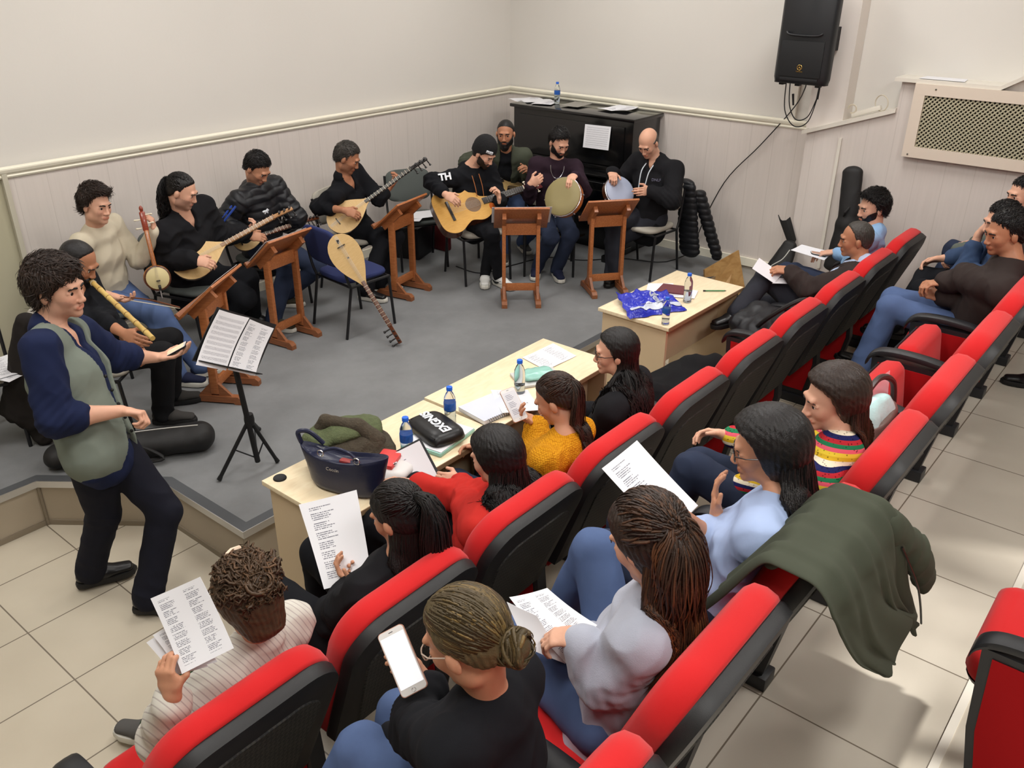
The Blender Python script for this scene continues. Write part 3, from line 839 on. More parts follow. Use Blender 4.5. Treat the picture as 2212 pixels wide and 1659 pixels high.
class HeadF:
    """head frame: F forward, L to the person's left, U up"""
    def __init__(s, c, F, Uh, sc=1.0):
        s.c = np.asarray(c, float); s.F = un(F); U = np.asarray(Uh, float); s.U = un(U-s.F*U.dot(s.F)); s.L = np.cross(s.U, s.F); s.s = sc
    def p(s, f, l, u): return s.c+(s.F*f+s.L*l+s.U*u)*s.s
    def v(s, f, l, u): return s.F*f+s.L*l+s.U*u
    def loc(s, V): d = (V-s.c)/s.s; return np.stack([d @ s.F, d @ s.L, d @ s.U], 1)
    def ax(s): return [s.F, s.L, s.U]
def head_prims(H, fem=False, open_mouth=False, fat=0.0, lid=0.0):
    k = H.s; P = []
    e = lambda f, l, u, rf, rl, ru, kk=.012, op='u': P.append((Ell(H.p(f, l, u), np.array([rf, rl, ru])*k, H.ax()), kk*k, op))
    c = lambda a, b, r0, r1, kk=.010, op='u': P.append((Cone(H.p(*a), H.p(*b), r0*k, r1*k), kk*k, op))
    jw = (.052 if fem else .057)+fat
    e(-.014, 0, .030, .096, .075, .086); e(.030, 0, -.030, .060, jw+.003, .078, .03)
    e(.020, 0, -.068, .052, jw-.006, .036, .03); e(.074, 0, -.098, .016, .020+fat/2, .016, .028)
    for s in (-1, 1):
        e(.058, .036*s, -.026, .026, .022+fat/2, .026, .02); e(.0, .050*s, -.068, .024, .015+fat, .026, .025)
        e(-.006, .079*s, -.012, .018, .008, .031, .006); e(-.004, .086*s, -.010, .010, .005, .020, .004)
    c((.086, -.034, .022), (.086, .034, .022), .010, .010, .016)
    for s in (-1, 1): e(.101, .031*s, -.003, .014, .020, .013, .012, 's')
    for s in (-1, 1):
        c((.0825, .018*s, .0045-lid*.5), (.075, .046*s, .0025-lid*.5), .0078, .0064, .004); c((.0815, .020*s, -.0105), (.075, .043*s, -.0095), .0062, .0052, .004)
    c((.090, 0, .006), (.104, 0, -.034), .0072, .0100, .012); e(.1035, 0, -.037, .012, .012, .010, .008)
    for s in (-1, 1): e(.098, .012*s, -.041, .010, .008, .007, .006)
    c((.083, -.022, -.066), (.083, .022, -.066), .0055, .0055, .010); c((.090, -.013, -.062), (.090, .013, -.062), .0062, .0062, .008); c((.088, -.013, -.072), (.088, .013, -.072), .0068, .0068, .008)
    if open_mouth: c((.096, -.011, -.0665), (.096, .011, -.0665), .0065, .0065, .003, 's')
    return P

def ik(a, b, l1, l2, hint):
    a = np.asarray(a, float); b = np.asarray(b, float); d = b-a; L = np.linalg.norm(d); u = d/max(L, 1e-6)
    if L > (l1+l2)*.995: b = a+u*(l1+l2)*.995; L = (l1+l2)*.995
    if L < abs(l1-l2)*1.05+.02: L = abs(l1-l2)*1.05+.02; b = a+u*L
    x = (L*L+l1*l1-l2*l2)/(2*L); h = math.sqrt(max(l1*l1-x*x, 0)); hv = np.asarray(hint, float); hv = hv-u*hv.dot(u)
    return a+u*x+un(hv)*h, b

def hand_prims(w, D, N, side, sc, curl=.4, spread=0.0, thumb=.4, fc=None, out=None):
    """w wrist, D towards the knuckles, N palm normal, side +1 left, -1 right; curl 0..1"""
    D = un(D); N = np.asarray(N, float); N = un(N-D*N.dot(D)); S = np.cross(N, D)*side; P = []
    q = lambda d, s_, n: np.asarray(w)+(D*d+S*s_+N*n)*sc
    P.append((ECap(q(-.01, 0, 0), q(.03, 0, 0), .027*sc, .019*sc, .034*sc, .016*sc, S), .012))
    P.append((ECap(q(.03, 0, 0), q(.078, 0, .002), .036*sc, .016*sc, .039*sc, .013*sc, S), .012))
    P.append((Cone(q(.02, .020, .006), q(.055, .030, .008), .014*sc, .011*sc), .012))
    fl = [.042, .047, .043, .034]; kn = [(.086, .029), (.090, .010), (.087, -.010), (.080, -.028)]
    tips = []
    for i in range(4):
        cu = (fc[i] if fc else curl); ang = 0; p = q(kn[i][0]-.008, kn[i][1], .0); sp = (1.5-i)*spread*.22; Df = un(D+S*sp)
        r = (.0092 if i < 3 else .0080)*sc
        for j, (L, bend) in enumerate(((fl[i], 62), (fl[i]*.62, 78), (fl[i]*.50, 48))):
            ang += R_(bend)*cu; d = Df*math.cos(ang)+N*math.sin(ang); p2 = p+d*L*sc
            P.append((Cone(p, p2, r, r*.93), .0035)); p = p2; r *= .93
        tips.append(p)
    p = q(.028, .026, .006); d = un(D*.62+S*.72+N*(.12+.5*thumb)); p2 = p+d*.044*sc; P.append((Cone(p, p2, .0125*sc, .0105*sc), .006))
    d2 = un(D*.85+S*(.45-.7*thumb)+N*(.1+.55*thumb)); p3 = p2+d2*.033*sc; P.append((Cone(p2, p3, .0105*sc, .0088*sc), .003))
    if out is not None: out.update(tips=tips, thumb=p3, palm=q(.06, 0, .02), D=D, N=N, S=S)
    return P

PEOPLE = {}
def person(key, label, hip, neck, face, head=None, look=None, hsc=1.0, sc=1.0, sex='m', tilt=(0, 0, 1), sh=(0, 0), shf=(0, 0), arms=None, legs=None, feet=None,
           hands=None, sleeve=(1, 1), top=None, tops=(), pants=None, shoe=None, skinc='mid', hair=None, beard=None, brow=True, h=.0048, fat=0.0, open_mouth=False,
           glasses=None, build=1.0, stubble=0.0, seat=True, knees=None, base=None, lidlow=False):
    fem = sex == 'f'; seed = sum(ord(ch) for ch in key)*7 % 1000
    J = {}; hip = np.asarray(hip, float); neck = np.asarray(neck, float)
    A = un(neck-hip); Fv = np.asarray(face, float); Fv = un(Fv-A*Fv.dot(A)); Lv = np.cross(A, Fv); J.update(hip=hip, neck=neck, A=A, F=Fv, L=Lv)
    T = np.linalg.norm(neck-hip)
    sw = (.150 if fem else .172)*sc*build
    UA, FA, TH, SHN = .285*sc, .25*sc, .43*sc, .42*sc
    hc = np.asarray(head, float) if head is not None else neck+un(A+UP*1.0)*.165*sc
    lk = Fv if look is None else np.asarray(look, float)
    Hd = HeadF(hc, lk, tilt, hsc*sc*.98); J['head'] = Hd
    S = {}
    for i, s_ in enumerate((1, -1)):   # left, right
        S[s_] = neck-A*.055*sc+Lv*s_*sw+A*sh[i]+Fv*shf[i]
    E_, W_ = {}, {}
    for i, s_ in enumerate((1, -1)):
        a = arms[i]
        if a is None: a = dict(w=S[s_]-A*.45+Fv*.05, hint=-Fv)
        if callable(a): a = a(J, S[s_], s_, UA, FA)
        if 'e' in a and 'w' in a and a.get('abs'): E_[s_], W_[s_] = a['e'], a['w']
        elif 'e' in a:
            E_[s_] = S[s_]+un(np.asarray(a['e'])-S[s_])*UA; W_[s_] = E_[s_]+un(np.asarray(a['w'])-E_[s_])*FA
        else: E_[s_], W_[s_] = ik(S[s_], a['w'], UA, FA, a.get('hint', -Fv-A))
    J.update(S=S, E=E_, W=W_)
    K_, N_ = {}, {}; HJ = {}
    for i, s_ in enumerate((1, -1)):
        HJ[s_] = hip+Lv*s_*.085*sc-A*.01
        g = legs[i] if legs else None
        if g is None: g = dict(k=HJ[s_]+Fv*.4+Lv*s_*.05, a=HJ[s_]+Fv*.42+Lv*s_*.05-UP*.42)
        if 'k' in g:
            K_[s_] = HJ[s_]+un(np.asarray(g['k'])-HJ[s_])*TH; N_[s_] = K_[s_]+un(np.asarray(g['a'])-K_[s_])*SHN
        else: K_[s_], N_[s_] = ik(HJ[s_], g['a'], TH, SHN, g.get('hint', Fv))
    J.update(K=K_, N=N_)
    b = build
    # ---- body
    P = [(ECap(hip-A*.02, hip+A*.14*sc, .135*sc*b, .10*sc, .118*sc*b, .085*sc*b, Lv), .03), (ECap(hip+A*.14*sc, hip+A*(T-.20*sc), .118*sc*b, .085*sc*b, .138*sc*b, .095*sc*b, Lv), .03),
         (ECap(hip+A*(T-.20*sc), neck-A*.085*sc, .138*sc*b, .095*sc*b, .125*sc*b, .075*sc, Lv), .03), (Cone(S[1], S[-1], .044*sc, .044*sc), .03), (Cone(neck-A*.04*sc, neck, .075*sc, .055*sc), .03)]
    nb = Hd.p(-.022, 0, -.055)
    P.append((Cone(neck-A*.01, nb, (.050 if fem else .058)*sc*(1+fat*6), (.046 if fem else .054)*sc*(1+fat*6)), .02))
    for s_ in (1, -1):
        P.append((Cone(S[s_], E_[s_], .043*sc*b, .034*sc*b), .02)); P.append((Cone(E_[s_], E_[s_]*.6+W_[s_]*.4, .036*sc*b, .036*sc*b), .015)); P.append((Cone(E_[s_]*.6+W_[s_]*.4, W_[s_], .035*sc*b, .0235*sc), .015))
        P.append((Cone(HJ[s_], K_[s_], .075*sc, .048*sc), .02)); P.append((Cone(K_[s_], N_[s_], .048*sc, .03*sc), .02))
    HO = {}
    for i, s_ in enumerate((1, -1)):
        hd = dict(hands[i]) if hands and hands[i] else {}
        D = hd.pop('D', W_[s_]-E_[s_]); N = hd.pop('N', -UP*.3-Lv*s_*.5); out = {}
        P += hand_prims(W_[s_], D, N, s_, sc*(.90 if fem else 1.0), out=out, **hd); HO[s_] = out
    J['H'] = HO
    P += head_prims(Hd, fem, open_mouth, fat, .011 if lk[2] < -.3*np.linalg.norm(lk) else (.003 if not fem else .0))
    f = field_of(P, h); V, Fq = f.surf(); V = smooth_mesh(V, Fq, 1, .35)
    bl = np.array(base if base is not None else [hip[0], hip[1], min(N_[1][2], N_[-1][2])-.06])
    root = thing('person', label, 'person', bl)
    q = Hd.loc(V); near = (np.abs(q) < .14).all(1); col = np.ones((len(V), 3))
    lip = near & (np.abs(q[:, 1]) < .024) & (q[:, 2] > -.077) & (q[:, 2] < -.059) & (q[:, 0] > .078)
    col[lip] *= (.86, .62, .60)
    ck_ = near & (q[:, 0] > .05); w = np.exp(-((np.abs(q[:, 1])-.04)**2+(q[:, 2]+.03)**2)/.0006)*ck_; col *= 1-w[:, None]*np.array([0, .07, .06])
    if stubble:
        m = near & (q[:, 2] < -.03-.0*q[:, 1]) & (q[:, 2] > -.13) & (q[:, 0] > -.005) & (q[:, 2] < np.interp(np.abs(q[:, 1]), [0, .03, .06], [-.047, -.05, -.02])) & ~lip
        col[m] *= 1-stubble*np.array([.42, .40, .36])
    for s_ in (1, -1):   # redder knuckles and palms
        pass
    me = np_mesh('body', V, Fq, [skin(skinc)], col=col); link('body', me, root, world=True)
    for s_ in (1, -1):
        o = MB().ball(Hd.p(.0762, .031*s_, -.002), .0118*Hd.s, 10).build('eye', [M_eye, M_iris], root, world=True)
        c = np.array([p.center for p in o.data.polygons])+bl; dd = (c-Hd.p(.0775, .031*s_, -.002)); dd /= np.linalg.norm(dd, axis=1, keepdims=True)
        o.data.polygons.foreach_set('material_index', (dd @ un(Hd.v(1, -.05*s_, -.15 if lidlow else 0)) > .60).astype(np.int32)); o.data.update()
    hm = hair['mat'] if hair else None
    if brow and hm is not None:
        for s_ in (1, -1):
            pts = [Hd.p(.0965, .012*s_, .0150), Hd.p(.0970, .023*s_, .0190), Hd.p(.0915, .036*s_, .0205), Hd.p(.081, .049*s_, .0150)]
            r = (.0024 if fem else .0044)*Hd.s
            o = MB().tube(smoothpts(pts, 3), [r*.7]+[r]*7+[r*.6]*2, 6).build('eyebrow', brow if not isinstance(brow, bool) else M_browdark, root, world=True)
    J['root'] = root; J['key'] = key; J['bl'] = bl; J['sc'] = sc
    # ---- clothes
    def garment(name, m, ease=.012, arm=(1, 1), hem=.10, body=True, folds_=.008, k=.03, opening=None, hh=.0065, extra=(), loose=1.0, neckr=.0, shoulderr=.0, shw=1.0, skirt=0.0, armease=None, cut=None, parent=None, label=None, collar=False, hood=False, quilt=False):
        ae = ease if armease is None else armease
        G = []
        if body:
            e = ease
            G += [(ECap(hip-A*hem, hip+A*.14*sc, .140*sc*b+e+skirt, .105*sc+e+skirt*.6, .122*sc*b+e*loose, .09*sc*b+e*loose, Lv), k), (ECap(hip+A*.14*sc, hip+A*(T-.20*sc), .122*sc*b+e*loose, .09*sc*b+e*loose, .142*sc*b+e, .10*sc*b+e, Lv), k),
                  (ECap(hip+A*(T-.20*sc), neck-A*.085*sc, .142*sc*b+e, .10*sc*b+e, .128*sc*b+e, .080*sc+e, Lv), k), (Cone(S[1]*shw+neck*(1-shw)-A*.03*(1-shw), S[-1]*shw+neck*(1-shw)-A*.03*(1-shw), .048*sc+e+shoulderr, .048*sc+e+shoulderr), k), (Cone(neck-A*.05*sc, neck-A*.022*sc, .085*sc+e*.6, .060*sc+e*.4+neckr), k)]
        for i, s_ in enumerate((1, -1)):
            a_ = arm[i]
            if a_ <= 0: continue
            ua = min(a_*2, 1.0); G.append((Cone(S[s_], S[s_]+(E_[s_]-S[s_])*ua, .050*sc*b+ae, .042*sc*b+ae*loose), k))
            if a_ > .5:
                t = (a_-.5)*2*.97; G.append((Cone(E_[s_], E_[s_]+(W_[s_]-E_[s_])*t, .042*sc*b+ae*loose, (.042-.014*t)*sc*b+ae), k*.6))
        G += list(extra)
        if collar: G.append((Cone(neck-A*.030*sc-Fv*.004, neck+A*.014*sc-Fv*.006, .074*sc, .068*sc), .006))
        if hood:
            for u_ in (-1, 1): G.append((Cone(neck-Fv*.075*sc-A*.02, neck+Lv*u_*.078*sc-Fv*.01-A*.018, .045*sc, .026*sc), .02))
            G.append((Ell(neck-Fv*.085*sc-A*.055, np.array([.050, .095, .080])*sc, [Fv, Lv, A]), .03))
        ff = field_of(G, hh)
        if opening is not None:
            def fn(X, Y, Z):
                x, y, z = X-neck[0], Y-neck[1], Z-neck[2]
                t = -(x*A[0]+y*A[1]+z*A[2]); u = np.abs(x*Lv[0]+y*Lv[1]+z*Lv[2]); v = x*Fv[0]+y*Fv[1]+z*Fv[2]
                w = np.interp(t, [p[0] for p in opening], [p[1] for p in opening])
                return np.minimum(w-u, v-.015)+0*X
            ff.mask(fn)
        if cut is not None: ff.mask(cut)
        Vg, Fg = ff.surf(); Vg = smooth_mesh(Vg, Fg, 2, .5); Ng = vnormals(Vg, Fg)
        if folds_:
            amp = folds_*np.ones(len(Vg)); 
            for s_ in (1, -1):
                dE = np.linalg.norm(Vg-E_[s_], axis=1); amp += folds_*1.1*np.exp(-(dE/.09)**2)
            f_ = (1-np.abs(sines(Vg, seed, 36))*2.2)*.8+sines(Vg, seed+7, 80)*.35
            Vg = Vg+Ng*(f_*amp)[:, None]
            if quilt:
                tq = (Vg-hip) @ A; dT = np.abs((Vg-hip) @ Lv) < .17*sc; ph_ = np.where(dT, tq, 0)
                for s_ in (1, -1):
                    aq = un(E_[s_]-S[s_]); far = ~dT & (((Vg-hip) @ Lv)*s_ > 0); ph_ = np.where(far, (Vg-S[s_]) @ aq, ph_)
                Vg = Vg+Ng*((np.abs(np.sin(ph_*math.pi/.055))**.5-.6)*.008)[:, None]
            for s_ in (1, -1):
                ax = un(W_[s_]-S[s_]); dE = np.linalg.norm(Vg-E_[s_], axis=1)
                Vg = Vg+Ng*(np.sin((Vg @ ax)*210+2*sines(Vg, seed+3, 22))*.0022*np.exp(-(dE/.12)**2)*min(1, folds_/.003))[:, None]
        o = link(name, np_mesh(name, Vg, Fg, [m]), parent or root, world=True)
        if label: o['label'] = label
        return o
    J['garment'] = garment
    if pants is not None:
        e = pants.get('ease', .010); an = pants.get('ankle', .05); G = [(ECap(hip-A*.03, hip+A*.08*sc, .145*sc*b+e*.4, .112*sc+e*.3, .13*sc*b+e*.4, .095*sc*b+e*.3, Lv), .03)]
        for s_ in (1, -1):
            G.append((Cone(HJ[s_], K_[s_], .084*sc*b+e*.5, .058*sc+e), .02)); G.append((Cone(K_[s_], N_[s_]+un(N_[s_]-K_[s_])*.0, .057*sc+e, an*sc), .02))
        ff = field_of(G, .0065); Vg, Fg = ff.surf(); Vg = smooth_mesh(Vg, Fg, 1, .5); Ng = vnormals(Vg, Fg)
        amp = .0035*np.ones(len(Vg))
        for s_ in (1, -1):
            amp += .005*np.exp(-(np.linalg.norm(Vg-K_[s_], axis=1)/.09)**2)+.005*np.exp(-(np.linalg.norm(Vg-N_[s_], axis=1)/.10)**2)
        f_ = (1-np.abs(sines(Vg, seed+11, 34))*2.2)*.8+sines(Vg, seed+13, 75)*.3
        Vg = Vg+Ng*(f_*amp)[:, None]
        link('trousers', np_mesh('trousers', Vg, Fg, [pants['mat']]), root, world=True)
    if shoe is not None:
        for i, s_ in enumerate((1, -1)):
            fd = None if feet is None else feet[i]
            fdv = np.asarray(fd, float) if fd is not None else Fv
            make_shoe(root, N_[s_], fdv, shoe, sc, un(K_[s_]-N_[s_]))
    for tdef in tops: garment(**tdef)
    if hair is not None: hair['fn'](J, Hd, root, **hair.get('kw', {}), m=hair['mat'])
    if beard is not None: make_beard(J, Hd, root, fem, fat, **beard)
    if glasses is not None: make_glasses(Hd, root, glasses)
    PEOPLE[key] = J
    return J
M_browdark = mat('dark_eyebrow_hair', (30, 22, 18), .7)

def make_shoe(root, ank, fd, spec, sc, shin):
    """shoe with its own sole; fd toe direction"""
    fd = un(fd); up = un(shin); 
    u = UP if abs(fd[2]) < .5 else up
    u = un(u-fd*u.dot(fd)); sd = np.cross(u, fd)
    o = np.asarray(ank)-u*.062*sc
    q = lambda f, s_, z: o+(fd*f+sd*s_+u*z)*sc
    P = [(ECap(q(-.035, 0, .040), q(.06, 0, .038), .034*sc, .036*sc, .040*sc, .032*sc, sd), .02), (ECap(q(.06, 0, .034), q(.165, 0, .026), .042*sc, .030*sc, .036*sc, .020*sc, sd), .02), (Cone(q(-.005, 0, .06), q(.0, 0, spec.get('high', .082)), .040*sc, .040*sc), .02),
         (Ell(q(.05, 0, -.055), np.array([.30, .12, .055])*sc, [fd, sd, u]), .004, 's')]
    f = field_of(P, .006); V, Fq = f.surf(); V = smooth_mesh(V, Fq, 1, .5)
    so = link('shoe', np_mesh('shoe', V, Fq, [spec['mat']]), root, world=True)
    mb = MB(); pr = [(-.075, .0), (-.07, .022), (-.045, .034), (0, .036), (.05, .040), (.10, .047), (.15, .045), (.185, .030), (.2, .0)]
    ring = [(a, b) for a, b in pr]+[(a, -b) for a, b in pr[-2:0:-1]]
    V = []
    for (z, k) in ((-.012, .97), (-.006, 1.0), (.012, 1.0), (.018, .97)):
        for a, b_ in ring: V.append(q(.0625+(a-.0625)*k, b_*k, z))
    n = len(ring); F = [(l*n+j, l*n+(j+1) % n, (l+1)*n+(j+1) % n, (l+1)*n+j) for l in range(3) for j in range(n)]+[tuple(reversed(range(n))), tuple(range(3*n, 4*n))]
    mb.raw(V, F); mb.build('sole', spec['sole'], so if False else root, world=True)
    if spec.get('swoosh'):
        for sg in (1, -1):
            ptsu = [(-.03, .040), (.0, .030), (.04, .036), (.085, .060)]; ptsl = [(.085, .060), (.04, .024), (.0, .012), (-.03, .026)]
            Pq = [q(f_, sg*(.0435 if f_ < .05 else .043), z) for f_, z in smoothpts([A3(a, b, 0) for a, b in ptsu], 4) and [(p[0], p[1]) for p in smoothpts([A3(a, b, 0) for a, b in ptsu], 4)+smoothpts([A3(a, b, 0) for a, b in ptsl], 4)[1:]]]
            Pq2 = [p+sd*sg*.003 for p in Pq]; n = len(Pq); m2 = MB(); m2.raw(Pq+Pq2, [tuple(range(n)), tuple(range(n, 2*n))]+[(i, (i+1) % n, n+(i+1) % n, n+i) for i in range(n)])
            m2.build('swoosh', M_black, root, world=True)
    if spec.get('laces'):
        m2 = MB()
        for k in range(5):
            f0 = .035+k*.017; z0 = .074-k*.0085; m2.tube([q(f0, -.020, z0-.004), q(f0+.004, 0, z0+.003), q(f0, .020, z0-.004)], .0028*sc, 5)
        m2.build('laces', spec['laces'], root, world=True)

def make_glasses(Hd, root, m):
    mb = MB()
    for s_ in (1, -1):
        ring = []
        for k in range(16):
            a = 2*math.pi*k/16; ring.append(Hd.p(.1005-.006*abs(math.cos(a)) if math.cos(a)*s_ > 0 else .1005, .032*s_+.024*math.copysign(abs(math.cos(a))**.7, math.cos(a)), -.004+.017*math.copysign(abs(math.sin(a))**.7, math.sin(a))))
        mb.tube(ring, .0018*Hd.s, 6, closed=True)
        mb.tube([Hd.p(.094, .056*s_, .004), Hd.p(.06, .076*s_, .005), Hd.p(.0, .083*s_, .006), Hd.p(-.02, .082*s_, -.012)], .0019*Hd.s, 6)
    mb.tube([Hd.p(.1005, -.009, .0), Hd.p(.104, 0, .003), Hd.p(.1005, .009, .0)], .0018*Hd.s, 6)
    g = mb.build('glasses', m, root, world=True)

# ---- hair
def hairline(fr):  # lowest u (head frame) that hair reaches, as a function of f
    return fr
def cap_hair(J, Hd, root, m=None, thick=.012, line=((-.11, -.085), (-.06, -.075), (-.03, -.03), (-.005, -.012), (.012, .0), (.03, .028), (.055, .055), (.075, .066), (.10, .078)), top=.0, front=.0, back=.0, tex=.0025, freq=260, tint=None, h=.0032, name='hair', sides=.0, seed=1, umax=None, taper=.028, ear=True, low=False, strands=0, slen=.035, strad=1.0, combf=(.8, .3)):
    k = Hd.s; P = [(Ell(Hd.p(-.014+front*.3-back*.3, 0, .030+top*.4), np.array([.096+thick+front*.4+back*.4, .075+thick+sides, .086+thick+top*.6])*k, Hd.ax()), .02*k)]
    P.append((Ell(Hd.p(-.035, 0, -.02), np.array([.066+thick*.8, .066+thick*.6+sides, .07])*k, Hd.ax()), .03*k))
    earcut = ear
    if low: P.append((Ell(Hd.p(-.042, 0, -.075), np.array([.058, .070, .075])*k, Hd.ax()), .03*k))
    if front: P.append((Ell(Hd.p(.062, 0, .093+top*.3), np.array([.034+front*.5, .05, .022+front*.6])*k, Hd.ax()), .02*k))
    f = field_of(P, h)
    xs = [a for a, b in line]; ys = [b for a, b in line]
    def fn(X, Y, Z):
        x, y, z = (X-Hd.c[0])/k, (Y-Hd.c[1])/k, (Z-Hd.c[2])/k
        fr = x*Hd.F[0]+y*Hd.F[1]+z*Hd.F[2]; u = x*Hd.U[0]+y*Hd.U[1]+z*Hd.U[2]; l = x*Hd.L[0]+y*Hd.L[1]+z*Hd.L[2]
        g = np.interp(fr, xs, ys)-u
        if umax is not None: g = np.maximum(g, u-umax+.25*np.maximum(fr+.05, 0))
        f.F[...] += (thick*1.1*k*np.clip(1+g/taper, 0, 1)**2).astype(np.float32)
        if not earcut: return g*.7*k
        ear = .020-np.sqrt((fr+.004)**2+(u+.012)**2*.6+0*l)
        return np.maximum(g*.7, np.minimum(ear, np.abs(l)-.055))*k
    f.mask(fn)
    V, Fq = f.surf(); V = smooth_mesh(V, Fq, 1, .5); N = vnormals(V, Fq); q = Hd.loc(V)
    az = np.arctan2(q[:, 1], q[:, 0]+.014); s_ = np.sin(az*38+3*sines(q, seed+1, 30))*.5+sines(q, seed, freq, 6)
    V = V+N*(s_*tex)[:, None]
    c = np.ones((len(V), 3))*(1+.28*s_)[:, None].clip(.5, 1.6)
    if tint is not None: c = c*tint(q)[:, None] if tint(q).ndim == 1 else c*tint(q)
    o = link(name, np_mesh(name, V, Fq, [m], col=c), root, world=True)
    if strands:
        rs = np.random.RandomState(seed+40); sel = rs.choice(len(V), strands, replace=len(V) < strands); B = V[sel]; Nb = N[sel]; qb = q[sel]
        comb = np.stack([.55+.0*qb[:, 0], qb[:, 1]*5, -.9*np.ones(len(B))], 1); comb = comb[:, :1]*0*Hd.F+comb[:, 1:2]*Hd.L+comb[:, 2:3]*Hd.U-Hd.F*.35
        top_ = np.clip((qb[:, 2]-.05)/.05, 0, 1)[:, None]; comb = comb*(1-top_)+(Hd.F*combf[0]+Hd.L*combf[1]+Hd.U*.15)*top_
        comb = comb+rs.normal(size=comb.shape)*(.30 if slen > .03 else .20); comb -= Nb*np.sum(comb*Nb, 1)[:, None]; comb /= np.linalg.norm(comb, axis=1, keepdims=True)+1e-9
        Ls = slen*(.6+.8*rs.rand(len(B)))[:, None]; P = np.stack([B-Nb*.003, B+comb*Ls*.35+Nb*.0025, B+comb*Ls*.7+Nb*.002*(1+rs.rand(len(B))[:, None]*2), B+comb*Ls-Nb*.001], 1)
        rad = np.tile(np.array([.0028, .0034, .0026, .0006])*strad, (len(B), 1)); cc = (.7+.7*rs.rand(len(B)))[:, None, None]*np.ones((1, 4, 3))
        ribbon_locks('hair_strands', P, rad, cc, m, root, ref=Hd.c, flat=.5)
    return o
def make_beard(J, Hd, root, fem, fat, m=None, thick=.006, full=True, length=.0, h=.003):
    P = [(Ell(p.c, p.r+thick, p.ax) if isinstance(p, Ell) else Cone(p.a, p.b, p.r0+thick, p.r1+thick), kk, *o) for p, kk, *o in head_prims(Hd, fem, False, fat) if not (o and o[0] == 's') and not (isinstance(p, Ell) and p.r[1] < .0115)]
    P.append((Cone(Hd.p(.0885, -.020, -.0545), Hd.p(.0885, .020, -.0545), .0075*Hd.s), .008))
    if length: P.append((Ell(Hd.p(.070, 0, -.105-length*.5), np.array([.026, .032, .02+length*.6])*Hd.s, Hd.ax()), .03))
    f = field_of(P, h); k = Hd.s
    def fn(X, Y, Z):
        x, y, z = (X-Hd.c[0])/k, (Y-Hd.c[1])/k, (Z-Hd.c[2])/k
        fr = x*Hd.F[0]+y*Hd.F[1]+z*Hd.F[2]; u = x*Hd.U[0]+y*Hd.U[1]+z*Hd.U[2]; l = np.abs(x*Hd.L[0]+y*Hd.L[1]+z*Hd.L[2])
        lim = np.interp(l, [0, .012, .03, .045, .058, .075], [-.049, -.050, -.058, -.050, -.030, .0])
        g = u-lim; f.F[...] += (thick*1.1*k*np.clip(1+np.maximum(g, -fr*.5)/.014, 0, 1)**2).astype(np.float32); mouth = .0085-np.sqrt((u+.067)**2+np.maximum(l-.014, 0)**2*.8+0*fr)
        mouth = np.where(fr > .05, mouth, -.1)
        return np.maximum(np.maximum(g, -.002-fr*1.0+0*g), mouth)*k
    f.mask(fn); V, Fq = f.surf()
    if len(V) == 0: return
    N = vnormals(V, Fq); q = Hd.loc(V); V = V+N*(sines(q, 5, 400, 6)*.0014)[:, None]
    link('beard', np_mesh('beard', V, Fq, [m], col=np.ones((len(V), 3))*(1+.3*sines(q, 9, 300))[:, None]), root, world=True)

def ribbon_locks(name, paths, rad, colr, m, root, flat=.30, sides=4, ref=None):
    """paths (n,m,3), rad (n,m), colr (n,m,3): tapered strands in one mesh"""
    n, k, _ = paths.shape; T = np.gradient(paths, axis=1); T /= np.maximum(np.linalg.norm(T, axis=2, keepdims=True), 1e-9)
    O = paths-np.asarray(ref)[None, None, :]; Sd = np.cross(T, O); Sd /= np.maximum(np.linalg.norm(Sd, axis=2, keepdims=True), 1e-9); Un = np.cross(Sd, T)
    V = np.zeros((n, k, sides, 3)); 
    for j in range(sides):
        a = 2*math.pi*j/sides; V[:, :, j] = paths+(Sd*math.cos(a)+Un*math.sin(a)*flat)*rad[:, :, None]
    idx = np.arange(n*k*sides).reshape(n, k, sides); a = idx[:, :-1]; b = idx[:, 1:]
    F = np.stack([a, np.roll(a, -1, 2), np.roll(b, -1, 2), b], -1).reshape(-1, 4)
    col = np.repeat(colr[:, :, None, :], sides, 2).reshape(-1, 3)
    return link(name, np_mesh(name, V.reshape(-1, 3), [F], [m], col=col), root, world=True)
def collide(P, prims, off=.008):
    sh = P.shape; Q = P.reshape(-1, 3).copy()
    for _ in range(3):
        def d_(q):
            d = np.full(len(q), 9.0)
            for p in prims: d = np.minimum(d, p.ev(q[:, 0], q[:, 1], q[:, 2]))
            return d
        d = d_(Q); e = .004; g = np.stack([(d_(Q+np.eye(3)[i]*e)-d)/e for i in range(3)], 1); g /= np.maximum(np.linalg.norm(g, axis=1, keepdims=True), 1e-6)
        Q += g*np.clip(off-d, 0, .05)[:, None]
    return Q.reshape(sh)
def scalp(Hd, el, az, r=0.0):
    """point on the skull at elevation/azimuth (radians, 0 = face)"""
    ce = np.cos(el); return Hd.c+Hd.s*((-.014+(.096+r)*ce*np.cos(az))[..., None]*Hd.F+((.075+r)*ce*np.sin(az))[..., None]*Hd.L+(.030+(.086+r)*np.sin(el))[..., None]*Hd.U)
